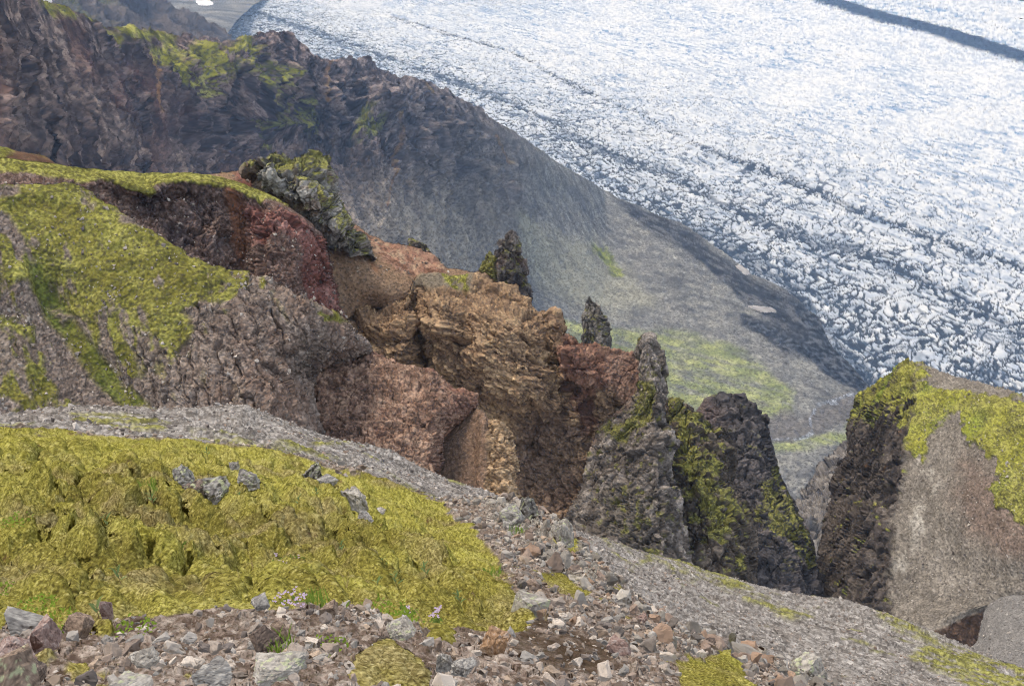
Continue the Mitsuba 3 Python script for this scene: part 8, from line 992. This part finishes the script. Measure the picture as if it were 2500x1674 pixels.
# ================================================================ NEAR GROUND
def near():
    global GRAVEL, BANK
    L = GRAVEL = Landform('gravel_slope', (.9, 1.5))
    P = L.B
    moss = np.zeros(len(P))
    for nm, wz in (('moss1', .5), ('moss2', .5), ('moss3', .8), ('moss4', .5), ('moss5', .5), ('moss6', .5)):
        moss = np.maximum(moss, L.mask(nm, 8, 26, wz * 1.6, 211))
    Rg = rotated(P, axes([.8, .6, 0])) / [2.2, 1, 1]
    moss *= sm(-.35, .0, fb(Rg, .3, 5, 212, gain=.6))
    moss = np.maximum(moss, .8 * sm(.36, .5, fb(Rg, .7, 5, 213)))
    L.moss = moss
    f1, f2, c, ft = vor(P, .055, 214)
    g1, g2, cg, gt = vor(P, .12, 215)
    hh = np.clip(1 - f1 * 1.1, 0, 1) * (.3 + .7 * c) * .022 + np.clip(1 - g1 * 1.15, 0, 1) * sm(.55, .9, cg) * .04 + .014 * gt
    L.displace((hh * (1 - .7 * moss) + .14 * fb(P, 1.6, 4, 216) + moss * (.03 + .03 * fb(P, .1, 4, 217))) * L.edge(5))
    pick = np.where(cg > .7, cg, c)
    col = ramp(.12 + .7 * np.abs(pick * 7 % 1) + .4 * fb(P, .5, 5, 218), lin(80, 76, 74), lin(122, 118, 115), lin(156, 152, 149), lin(184, 181, 178))
    col = mx(col, lin(130, 120, 112), sm(-.1, .5, fb(P, 2.0, 4, 219)) * .25)
    col = mx(col, moss_colour(P, .4, 220, -.08), moss * .92)
    L.add('gravel_slope', col, 'gravel_material', grain=(0.08, 0.4), kind='structure', label='grey gravel hillside with streaks of yellow moss falling away to the right')

    L = BANK = Landform('near_bank', (1.0, 1.75))
    A = axes([.58, -.76, .30])

    def swell():
        P = L.B
        sd = L.sdf('moss') + 34 * fb(P, .30, 5, 231, gain=.6)
        for k, nm in enumerate(('cushion', 'cushion2', 'cushion3', 'cushion4', 'mossrib', 'mossrib2', 'mossrib3')):
            sd = np.minimum(sd, np.maximum(L.sdf(nm) + 20 * fb(P, .08, 4, 233 + k), -22))
        sd = np.minimum(sd, 90 * (.34 - fb(P, .16, 4, 245)) + 30 * sm(.3, -.1, fb(P, .7, 2, 246)))
        thick = np.sqrt(np.clip(-sd / 100, 0, 1)) * np.clip(1.2 - np.maximum(L.sdf('moss') - 30, 0) / 60, .4, 1)   # cushions swell from their rims
        # draped cushions, longer down the slope than across it, with small lumps on them
        W = P + .06 * np.stack([fb(P, .22, 3, 248), fb(P, .22, 3, 249), fb(P, .22, 3, 250)], 1)
        R = rotated(W, A)
        p1, q1, c1, _ = vor(R / [2.9, 1, 1], .12, 251)
        p2, q2, c2, _ = vor(R / [1.5, 1, 1], .052, 252)
        fold = fb(R / [2.4, 1, 1], .20, 2, 271, 'b')
        dome, dome2 = sm(-.08, .55, q1 - p1), sm(-.05, .5, q2 - p2)
        pil = .065 * dome + .016 * dome2 + .08 * fold + .09 * fb(R / [1.8, 1, 1], .40, 2, 253) - .08
        return sd, thick, pil
    sd, thick, pil = swell()
    L.respace(thick * (.02 + pil))
    P = L.B
    sd, thick, pil = swell()
    moss = sm(3, -3, sd)
    crag = L.mask('crag', 14, 26, .3, 247)
    e = L.edge(6)
    L.displace(thick * (.02 + pil) * e)
    P = L.P.copy()                                      # small relief and colours follow the swollen cushions
    fuzz = fb(P, .011, 3, 254, gain=.7)
    f1, f2, cs, ft = vor(P, .022, 255)
    g1, g2, cg, gt = vor(P, .05, 256)
    stones = np.clip(1 - f1 * 1.1, 0, 1) * cs * .010 + .010 * gt + np.clip(1 - g1 * 1.2, 0, 1) * sm(.6, 1, cg) * .015
    cr, tone, k2, rr = crags(P, .34, 257)
    soil = np.maximum(L.mask('soil', 14, 24, .2, 258), L.mask('soil2', 10, 16, .2, 259)) * (1 - moss)
    lump = fb(P, .03, 3, 270)
    L.displace((moss * (.0014 * fuzz + .0015 * lump) + (1 - moss) * (stones * (1 - .5 * soil) + crag * .05 * cr) + .05 * fb(P, .9, 3, 260)) * e)
    stone = ramp(.1 + .75 * np.abs(cs * 5 % 1) + .5 * fb(P, .012, 3, 261), lin(78, 66, 60), lin(116, 102, 94), lin(146, 134, 126), lin(174, 164, 156))
    stone = mx(stone, ramp(.5 + tone + .9 * fb(P, .03, 5, 262), lin(78, 74, 70), lin(128, 124, 118), lin(166, 163, 156)), crag * .8)
    soilc = ramp(.5 + .9 * fb(P, .02, 4, 263), lin(50, 41, 35), lin(88, 74, 64))
    col = mx(stone, soilc, np.clip(soil * .7 + .35 * sm(-.2, .35, fb(P, .12, 4, 275)) * (1 - crag), 0, 1))
    t = .50 + .16 * fb(P, .25, 3, 264) + .55 * fb(P, .007, 3, 265, gain=.8)
    mc = ramp(t, lin(46, 42, 22), lin(104, 98, 44), lin(152, 145, 76), lin(196, 188, 122))
    brown = sm(-.1, .3, fb(P, .22, 4, 266)) * .75
    mc = mx(mc, ramp(t, lin(50, 40, 28), lin(112, 100, 66), lin(164, 152, 112), lin(196, 186, 146)), brown)
    yel = sm(-.1, .5, fb(P, .5, 3, 267) + .5 * sm(150, 20, L.V))
    mc = mx(mc, ramp(t, lin(72, 72, 30), lin(138, 136, 58), lin(188, 184, 96), lin(206, 202, 126)), yel * .6) * .84
    pink = sm(.40, .5, fb(P, .10, 4, 268)) * .7
    mc = mx(mc, lin(84, 58, 54), pink * sm(-.2, .2, fb(P, .010, 3, 269)))
    col = mx(col, mc, moss)
    L.moss, L.soil, L.crag = moss, soil, crag
    L.add('near_bank', col, 'moss_bank_material', cover=moss, grain=(0.012, 0.3, .3), kind='structure', label='thick olive yellow moss bank above loose scree in the foreground')

glacier()
far()
mountainside()
middle()
near()
# ================================================================ SINGLE ROCKS, STONES, PLANTS
FINEST[0] = 0.0
RNG = np.random.default_rng(20)

def hull_stone(seed, n=13, flat=.62):
    """an angular stone about 1 m across"""
    r = np.random.default_rng(seed)
    p = r.normal(size=(n, 3))
    p /= np.linalg.norm(p, axis=1, keepdims=True)
    p = np.sign(p) * np.abs(p) ** .75 * r.uniform(.8, 1.0, (n, 1)) * [.5, .5 * r.uniform(.62, .95), .5 * flat * r.uniform(.7, 1.2)]
    h = trimesh.convex.convex_hull(p)
    return np.array(h.vertices), np.array(h.faces)

def rough_stone(seed, flat):
    v, f = hull_stone(seed, 15, flat)
    m = trimesh.Trimesh(v, f, process=False).subdivide().subdivide()
    v, f = np.array(m.vertices), np.array(m.faces)
    n = trimesh.Trimesh(v, f, process=False).vertex_normals
    a, b, c, tilt = vor(v + seed, .3, seed)
    return v + n * (.05 * tilt + .035 * fb(v + seed, .25, 4, seed))[:, None], f

ROUGH = [rough_stone(200 + k, .45 + .06 * (k % 6)) for k in range(16)]
VARIANTS = [hull_stone(100 + k, 11 + k % 4, .5 + .06 * (k % 6)) for k in range(14)]

CHIPS = [hull_stone(300 + k, 7, .55) for k in range(12)]

def frame(n, yaw, tilt, r):
    """rotation that stands on the ground with normal n, turned by yaw, tipped by tilt"""
    n = n / np.linalg.norm(n)
    x = np.cross([0, 1.0, .2], n); x /= np.linalg.norm(x)
    y = np.cross(n, x)
    a = np.stack([x, y, n], 1)
    q = trimesh.transformations.euler_matrix(r.normal() * tilt, r.normal() * tilt, yaw)[:3, :3]
    return a @ q

STONE_TONES = np.array([lin(118, 106, 98), lin(136, 124, 115), lin(148, 138, 130), lin(160, 151, 143), lin(178, 169, 160), lin(136, 122, 112), lin(152, 136, 121), lin(104, 97, 94), lin(128, 125, 122), lin(146, 142, 138)])

def scatter(L, n, size, weight, r, sink=.25, tones=STONE_TONES, tilt=.35):
    """n stones as (position, rotation, size, variant, colour), largest first"""
    g = L.P.reshape(L.nv, L.nu, 3)
    area = np.linalg.norm(np.cross(np.gradient(g, axis=1), np.gradient(g, axis=0)), axis=-1).ravel()
    w = weight * np.minimum(area, np.percentile(area, 98))
    k = r.choice(len(w), n, p=w / w.sum())
    s = size(n, r)
    out = []
    for i, d in zip(k, np.sort(s)[::-1]):
        pos = L.P[i] + L.N[i] * d * .5 * .62 * (.8 - sink * 2 * r.random()) + r.normal(size=3) * [.004, .004, 0]
        out.append((pos, frame(L.N[i], r.uniform(0, 6.28), tilt, r), d, int(r.integers(12)), tones[r.integers(len(tones))] * r.uniform(.75, 1.15)))
    return out

def stone_arrays(stones, mott=.3, VARIANTS=VARIANTS):
    V, F, C, at = [], [], [], 0
    for pos, rot, d, k, c in stones:
        v, f = VARIANTS[k]
        q = v[f.ravel()]                                  # own corners for every face: faceted shading with colours
        V.append(q * d @ rot.T + pos); F.append(np.arange(len(q)).reshape(-1, 3) + at); at += len(q)
        C.append(np.broadcast_to(c, (len(q), 3)))
    V, F, C = np.vstack(V), np.vstack(F), np.vstack(C)
    s = np.median([x[2] for x in stones])
    C = C * np.exp(mott * fb(V, s * .35, 3, 5) + .15 * fb(V, s * 3, 2, 6))[:, None]
    return V, F, C

def add_stones(name, stones, shapes=VARIANTS, **label):
    V, F, C = stone_arrays(stones, VARIANTS=shapes)
    scene[name] = mikit.ply((V, F), 'stone_material', smooth=False, color=np.clip(C, .01, .8))
    labels[name] = label

B = BANK
moss_free = np.clip(1 - 1.6 * B.moss, 0, 1)
low = sm(-60, 20, B.V - 0) * (B.U > 10)
scree_w = moss_free * (1 - .55 * B.soil)
big = scatter(B, 6500, lambda n, r: np.clip(np.exp(r.normal(math.log(.025), .42, n)), .014, .072), scree_w, RNG)
mid = scatter(B, 9000, lambda n, r: np.clip(np.exp(r.normal(math.log(.014), .3, n)), .007, .028), moss_free, RNG)
rib = scatter(B, 520, lambda n, r: np.clip(np.exp(r.normal(math.log(.060), .35, n)), .03, .13), moss_free * np.clip(B.crag * 1.5 + .9 * sm(1380, 1600, B.U) * sm(130, 60, B.V) + .6 * sm(1200, 1300, B.U) * sm(260, 200, B.V), 0, 1), RNG,
              tones=np.array([lin(118, 114, 109), lin(138, 133, 127), lin(152, 147, 140), lin(104, 98, 94), lin(132, 116, 106), lin(140, 118, 102)]), tilt=.6)
# the 300 stones that show largest are things of their own
def shows(s):
    p = s[0] - np.array([0, 0, EYE])
    z = p[1] * math.cos(PITCH) + p[2] * math.sin(PITCH)
    y = -p[1] * math.sin(PITCH) + p[2] * math.cos(PITCH)
    inside = z > 0 and abs(p[0] / z) < .466 and abs(y / z) < .312
    return s[2] / max(z, .1) * inside
everything = sorted(big + rib, key=shows, reverse=True)
for k, s in enumerate(everything[:300]):
    name = 'stone' + (f'_{k:03d}' if k else '')
    add_stones(name, [s], ROUGH, label='small angular grey brown stone lying loose among others in the foreground scree', category='stone', group='loose stones in the foreground scree')
add_stones('scree_stones', everything[300:], kind='stuff', label='countless smaller stones of the foreground scree', category='scree')
add_stones('scree', mid, CHIPS, kind='stuff', label='fine chips and grit between the stones of the foreground scree', category='scree')
G_ = GRAVEL
far_st = scatter(G_, 12000, lambda n, r: np.clip(np.exp(r.normal(math.log(.042), .45, n)), .022, .15), np.clip(1 - 1.3 * G_.moss, 0, 1) * sm(60, 5, np.abs(G_.V - 120) - 100), RNG,
                 tones=np.array([lin(104, 97, 94), lin(134, 127, 122), lin(156, 149, 144), lin(180, 174, 169), lin(142, 126, 116)]), tilt=.3)
add_stones('slope_gravel', far_st, CHIPS, kind='stuff', label='loose grey stones strewn over the gravel hillside', category='gravel')

for nm, n, med, lo, hi, w, lab in (
        ('butte', 2200, .20, .10, .60, lambda L: (L.U > 200) * sm(590, 560, L.V) * (.15 + sm(-.1, .4, fb(L.B, 6, 3, 9))), 'loose stones strewn over the scree face of the right butte'),
        ('orange_slope', 700, .22, .12, .6, lambda L: np.ones(len(L.U)), 'loose pale stones on the orange brown slope'),
        ('grey_mound', 500, .10, .05, .25, lambda L: np.ones(len(L.U)), 'loose stones on the grey mound in the lower right corner'),
        ('mossy_hillside', 1500, .22, .12, .7, lambda L: (L.N[:, 2] > .35) * (.1 + sm(.1, .5, fb(L.B, 4, 3, 9))), 'loose stones on the rocky parts of the mossy hillside'),
        ('moss_ridge', 900, .25, .14, .7, lambda L: (L.V > 60) * (L.N[:, 2] > .2), 'loose stones in the dark red bowl')):
    X = LANDS[nm]
    add_stones(nm + '_stones', scatter(X, n, lambda k, r: np.clip(np.exp(r.normal(math.log(med), .45, k)), lo, hi), w(X), RNG, tones=np.array([lin(96, 90, 86), lin(128, 121, 115), lin(150, 143, 136), lin(176, 169, 162)])), CHIPS, kind='stuff', label=lab, category='stones')

def rock(name, label, tone='grey', yaw=0, tilt=.25, depth=.8, seed=0, cat='rock', sink=.10, n=15):
    u, v, w, h = SPOT[name]
    p, nrm = BANK.at(u, v)
    r = np.random.default_rng(900 + seed)
    q = r.normal(size=(n, 3)); q /= np.linalg.norm(q, axis=1, keepdims=True)
    q = np.sign(q) * np.abs(q) ** .6 * r.uniform(.82, 1, (n, 1))
    m = trimesh.convex.convex_hull(q)
    for _ in range(4):
        if len(m.faces) > 2200:
            break
        m = m.subdivide()
    V, F = np.array(m.vertices), np.array(m.faces)
    V = V / np.abs(V).max(0)
    N = trimesh.Trimesh(V, F, process=False).vertex_normals
    O = V + seed * 7.3
    f1, f2, c, ta = vor(O, .55, seed)
    g1, g2, c2, tb = vor(O / [1, 1, .4], .22, seed + 1)
    slab = .35 if any(k in name for k in ('slab', 'flat', 'sliver', 'split', 'block', 'upright', 'pointed')) else 1.0
    V = V + N * slab * (.13 * ta + .04 * tb + .07 * fb(O, .5, 4, seed) - .07 * sm(.07, 0, f2 - f1))[:, None]
    V = V * [w / 2, w * depth / 2, h / 2 * 1.15]
    rot = trimesh.transformations.euler_matrix(r.normal() * tilt, r.normal() * tilt, yaw)[:3, :3]
    V = V @ rot.T
    p = p + [0, 0, max(0, BANK.at(u + np.array([-12, 12, 0, 0]), v + np.array([0, 0, 12, -12]))[0][:, 2].mean() - p[2])]
    V = V + p + [0, .08 * w, h * (.5 - sink)]
    tones = {'grey': (lin(84, 82, 82), lin(128, 126, 124), lin(164, 162, 158)), 'dark': (lin(58, 52, 50), lin(96, 84, 78), lin(130, 116, 106)), 'red': (lin(94, 78, 74), lin(136, 114, 108), lin(158, 146, 142)),
             'pale': (lin(106, 102, 98), lin(144, 140, 134), lin(172, 168, 162)), 'brown': (lin(82, 70, 62), lin(122, 106, 94), lin(150, 134, 120)), 'orange': (lin(112, 86, 64), lin(156, 126, 98), lin(168, 152, 140))}[tone.split('+')[0]]
    col = ramp(.5 + .5 * (c - .5) + .5 * (c2 - .5) + .9 * fb(O, .25, 5, seed + 2, gain=.65), *tones)
    if '+black' in tone:
        col = mx(col, lin(36, 33, 31), sm(.02, .2, fb(O, .5, 5, seed + 3)) * .9)
    if '+lichen' in tone:
        col = mx(col, lin(168, 174, 140), sm(.14, .26, fb(O, .38, 5, seed + 4)) * .8)
    scene[name] = mikit.ply((V, F), 'stone_material', smooth=35 and False, color=np.clip(col, .01, .8))
    labels[name] = {'label': label, 'category': cat}

for i, a in enumerate([
    ('lichen_boulder', 'tallest boulder in the moss, black crusted and streaked with pale lichen', 'grey+black+lichen', .5, .3),
    ('boulder', 'low dark boulder leaning against the left side of the tallest lichen boulder', 'dark+lichen', .9, .3),
    ('boulder_001', 'grey wedge shaped boulder in the moss, leftmost of the boulder group', 'grey+lichen', .3, .3),
    ('boulder_002', 'smallest grey boulder in the moss right behind the tallest lichen boulder', 'grey', .2, .2),
    ('boulder_003', 'rounded grey boulder in the moss right of the tallest lichen boulder', 'grey+lichen', .1, .2),
    ('boulder_004', 'blackish lichen boulder standing at the upper edge of the moss bank', 'grey+black+lichen', .4, .2),
    ('boulder_005', 'grey boulder low in the moss just right of the blackish boulder', 'grey', .8, .2),
    ('ledge_rock', 'long pale grey rock ledge breaking through the moss right of the boulders', 'pale', -.7, .2),
    ('ledge_rock_001', 'thin grey ledge at the lower end of the long pale ledge', 'grey', -.6, .2),
    ('ledge_rock_002', 'flat grey slab in the moss at the right end of the ledges', 'pale', -.5, .2),
    ('grey_slab', 'long grey slab leaning over the reddish slab at the lower left', 'grey', .5, .35),
    ('red_slab', 'broad reddish slab at the lower left under the leaning grey slab', 'red', .2, .4),
    ('rock', 'lumpy purple grey rock below the reddish slab', 'red', .1, .2),
    ('corner_slab', 'large tilted grey brown slab in the bottom left corner', 'brown+lichen', .7, .3),
    ('dark_block', 'dark brown angular block beside the bottom left corner slab', 'dark', .3, .3),
    ('brown_slab', 'flat brown slab lying against the foot of the moss bank', 'brown', -.5, .3),
    ('upright_stone', 'narrow upright red brown stone stuck in the foot of the moss bank', 'red', .1, .1),
    ('pale_stone', 'flat whitish stone in the scree right of the round moss cushion', 'pale', -.4, .2),
    ('split_rock', 'dark brown pointed rock, left half of the split pair in the scree', 'dark', .7, .3),
    ('split_rock_001', 'brown upright rock, right half of the split pair in the scree', 'brown', .2, .2),
    ('flat_block', 'flat topped brown block right of the lilac flowers', 'brown', .1, .1),
    ('pointed_rock', 'pointed grey brown rock at the foot of the moss left of the lilac flowers', 'grey', .5, .2),
    ('whitish_boulder', 'rounded whitish boulder below the hanging moss tongue', 'pale+lichen', -.2, .2),
    ('long_boulder', 'long orange grey boulder under the right end of the moss bank', 'orange', -.7, .3),
    ('narrow_stone', 'narrow upright grey stone in the scree at the bottom middle', 'grey', .3, .2),
    ('grey_boulder', 'smooth dark grey boulder in the scree right of the narrow stone', 'grey', -.2, .2),
    ('crag_block', 'big pale lichen block on the rib at the right edge of the moss', 'pale+lichen', .3, .2),
    ('pale_sliver', 'pale upright sliver of rock on the skyline of the gravel slope', 'pale', .2, .06),
    ('broken_piece', 'flat dark brown broken piece left of the pale upright sliver', 'dark', .3, .1),
    ('reddish_block', 'reddish grey block in the brown scree right of the bare soil', 'red', -.5, .3),
    ('brown_cobble', 'round red brown cobble near the skyline right of the rib', 'red', .2, .3),
    ('lichen_outcrop', 'lichen spotted outcrop at the right end of the foreground rim', 'pale+lichen', .4, .2),
    ('rib_rock', 'grey lichen block at the top left of the rocky rib', 'grey+lichen', .5, .3),
    ('rib_rock_001', 'upright cracked lichen block on the crest of the rocky rib', 'grey+black+lichen', .2, .3),
    ('rib_rock_002', 'tall pale block half way down the rocky rib', 'pale+lichen', .6, .3),
    ('rib_rock_003', 'dark jagged block at the lower end of the rocky rib', 'dark+lichen', .1, .3),
    ('lichen_stone', 'wide pale lichen stone cut by the bottom edge of the view', 'pale+lichen', .1, .2),
    ('lichen_stone_001', 'low pale lichen stone cut by the bottom edge near the left corner', 'pale+lichen', -.3, .2),
    ('grey_boulder_001', 'grey boulder at the bottom edge between the two lichen stones', 'grey', .2, .2)]):
    rock(a[0], a[1], a[2], a[3], a[4], seed=i + 1, cat='boulder' if 'boulder' in a[0] else 'rock', depth=.9 if 'sliver' not in a[0] else .4)

# ---------------------------------------------------------------- plants
def tube(points, radius, sides=4):
    p = np.asarray(points, float)
    t = np.gradient(p, axis=0); t /= np.linalg.norm(t, axis=1, keepdims=True) + 1e-12
    a = np.cross(t, [.3, .9, .1]); a /= np.linalg.norm(a, axis=1, keepdims=True) + 1e-12
    b = np.cross(t, a); th = np.arange(sides) * 2 * np.pi / sides
    rr = np.linspace(1, .5, len(p))[:, None, None] * radius
    v = p[:, None] + rr * (np.cos(th)[None, :, None] * a[:, None] + np.sin(th)[None, :, None] * b[:, None])
    f = [[i * sides + j, i * sides + (j + 1) % sides, (i + 1) * sides + (j + 1) % sides, (i + 1) * sides + j] for i in range(len(p) - 1) for j in range(sides)]
    q = np.array(f)
    return v.reshape(-1, 3), np.vstack([q[:, [0, 1, 2]], q[:, [0, 2, 3]]])

def leaf(base, direction, length, width, r):
    """a folded, pointed leaf"""
    d = direction / np.linalg.norm(direction)
    s = np.cross(d, [0, 0, 1.0]); s /= np.linalg.norm(s) + 1e-9
    n = np.cross(s, d)
    t = np.array([0, .3, .65, 1.0]); w = np.array([.1, 1, .8, .02]) * width / 2
    mid = base + d * (t * length)[:, None] + n * (np.sin(t * 2.4) * .12 * length)[:, None]
    v = np.vstack([mid - s * w[:, None] + n * w[:, None] * .35, mid, mid + s * w[:, None] + n * w[:, None] * .35])
    q = np.array([[i, i + 1, i + 5, i + 4] for i in range(3)] + [[i + 4, i + 5, i + 9, i + 8] for i in range(3)])
    return v, np.vstack([q[:, [0, 1, 2]], q[:, [0, 2, 3]]])

def join(parts):
    V, F, at = [], [], 0
    for v, f in parts:
        V.append(v); F.append(f + at); at += len(v)
    return np.vstack(V), np.vstack(F)

def put(key, mesh, colour, r, var=.2, mat='leaf_material'):
    v, f = mesh
    scene[key] = mikit.ply((v, f), mat, smooth=True, color=np.clip(np.broadcast_to(colour, v.shape) * (1 + var * (r.random((len(v), 1)) - .5)), .01, .9))

def numbered(name, k):
    return name + (f'_{k:03d}' if k else '')

WILLOW = ['in the lower left moss above the upright stone', 'beside the flat brown slab at the foot of the moss', 'in the middle right moss', 'right of the middle right sprig', 'on the right moss, lower of a close pair', 'in the moss hollow left of the hanging tongue', 'low on the right end of the moss bank', 'on the upper moss behind the boulders', 'on the moss below the blackish boulder', 'in the moss just right of the boulder group', 'in the upper middle of the moss bank', 'in the moss below the boulder group', 'in the centre right moss below the pale ledge', 'left of and below the boulder group', 'right next to the upright stone']
for k, (u, v) in enumerate(SPOT['willow_sprig']):
    r = np.random.default_rng(300 + k); p, n = BANK.at(u, v)
    key = numbered('willow_sprig', k)
    tip = p + np.array([r.normal() * .012, -.012, .045 + .02 * r.random()])
    put(key + '__stem', tube(np.linspace(p - [0, 0, .01], tip, 4), .0012), lin(112, 92, 70), r)
    for j in range(6):
        t = .25 + .75 * j / 5; a = j * 2.4 + r.random()
        put(key + '__' + numbered('leaf', j), leaf(p + (tip - p) * t, np.array([math.cos(a), math.sin(a), .5 + .5 * t]), .022 + .010 * r.random(), .007, r), lin(112, 134, 88) * r.uniform(.8, 1.15), r)
    labels[key] = {'label': 'tiny blue green willow sprig ' + WILLOW[k], 'category': 'plant', 'group': 'willow sprigs in the moss'}
for k, (u, v) in enumerate(SPOT['grass_tuft']):
    r = np.random.default_rng(400 + k); p, n = BANK.at(u, v)
    key = numbered('grass_tuft', k)
    bl = []
    for j in range(46):
        a, s = r.uniform(0, 6.28), r.random() ** .5 * .035
        bl.append(leaf(p + [math.cos(a) * s, math.sin(a) * s, -.004], np.array([r.normal() * .5, r.normal() * .5, 1.2]), r.uniform(.025, .06), .0035, r))
    put(key, join(bl), lin(120, 146, 62), r, .5)
    labels[key] = {'label': 'green grass tuft ' + ['right beside the largest lilac flowers', 'by the flat topped block', 'in the scree below the split pair', 'in the moss left of the boulder group', 'at top of the rocky rib', 'near the pink flowers by the rib'][k], 'category': 'grass', 'group': 'grass tufts in the foreground'}
for k, (u, v) in enumerate(SPOT['herb_clump']):
    r = np.random.default_rng(500 + k); p, n = BANK.at(u, v)
    key = numbered('herb_clump', k)
    bl = []
    for j in range(60):
        a, s = r.uniform(0, 6.28), r.random() ** .5 * .045
        bl.append(leaf(p + [math.cos(a) * s, math.sin(a) * s * .8, .004 + .016 * r.random()], np.array([r.normal(), r.normal(), .5]), r.uniform(.006, .014), .006, r))
    put(key, join(bl), lin(112, 134, 52), r, .6)
    labels[key] = {'label': 'bright green herb clump ' + ['on the moss near the left edge', 'just above the reddish slab at the lower left', 'left of the flat brown slab', 'in the scree right of the upright stone', 'in the hollow right of the flat block', 'under the pale pink flowers', 'nearest the whitish boulder', 'in the scree below the flat topped block', 'at the far left end of the moss foot'][k], 'category': 'plant', 'group': 'green herb clumps along the moss'}
FLOWERS = ['largest cluster of lilac flowers at the foot of the moss bank', 'upright spike of lilac flowers in the dark hollow of the moss', 'pink flowers on the moss near the rocky rib', 'few pale pink flowers left of the hanging moss tongue', 'scattered tiny lilac flowers on the moss beside the purple patch', 'pale lilac flowers in the middle of the moss bank']
for k, (u, v) in enumerate(SPOT['flower_cluster']):
    r = np.random.default_rng(600 + k); p, n = BANK.at(u, v)
    key = numbered('flower_cluster', k)
    heads = [14, 8, 4, 4, 5, 5][k]; sx = [.038, .012, .015, .012, .03, .03][k]; top = [.055, .06, .03, .03, .03, .03][k]
    stems = []
    for j in range(heads):
        b = p + [r.normal() * sx * .5, r.normal() * .01, 0]
        t = b + [r.normal() * sx * .5, -.012 + r.normal() * .008, top * r.uniform(.5, 1.1)]
        stems.append(tube([b, (b + t) / 2 + [0, .003, 0], t], .0008, 3))
        pet = []
        for q in range(4):
            c = t + r.normal(size=3) * .0035
            for w in range(4):
                a = w * 1.57 + r.random()
                pet.append(leaf(c, np.array([math.cos(a), math.sin(a) - .5, .5]), .0045, .0042, r))
        put(key + '__' + numbered('flower_head', j), join(pet), lin(196, 178, 208) if k != 2 else lin(226, 180, 190), r, .15)
    put(key + '__stems', join(stems), lin(96, 104, 58), r)
    put(key + '__leaves', join([leaf(p + [r.normal() * sx, r.normal() * .012, .004], np.array([r.normal(), r.normal(), .6]), .02, .007, r) for j in range(26)]), lin(100, 120, 56), r, .4)
    labels[key] = {'label': FLOWERS[k], 'category': 'flowers'}
for k, (u, v) in enumerate(SPOT['dry_stalk']):
    r = np.random.default_rng(700 + k); p, n = BANK.at(u, v)
    key = numbered('dry_stalk', k)
    put(key, join([tube([p, p + [dx * .4, -.01, h * .6], p + [dx, -.015, h]], .0011, 3) for dx, h in ((r.normal() * .02, .07), (r.normal() * .03, .09), (r.normal() * .03, .06))]), lin(176, 156, 112), r)
    labels[key] = {'label': 'thin dry grass stalks ' + ['in the lower middle of the moss', 'at the foot of the moss right of the flat block', 'at the tip of the hanging moss tongue', 'in the centre of the moss bank', 'in the bare soil right of the moss'][k], 'category': 'grass', 'group': 'dry stalks in the foreground'}

# air: one closed box round everything
scene['haze'] = {'type': 'cube', 'to_world': T().translate([300, 2200, 330]).scale([2700, 2600, 345]), 'bsdf': {'type': 'null'}, 'interior': {'type': 'ref', 'id': 'mountain_air'}}
labels['haze'] = {'kind': 'stuff', 'label': 'thin blue mountain air over the whole valley', 'category': 'haze'}
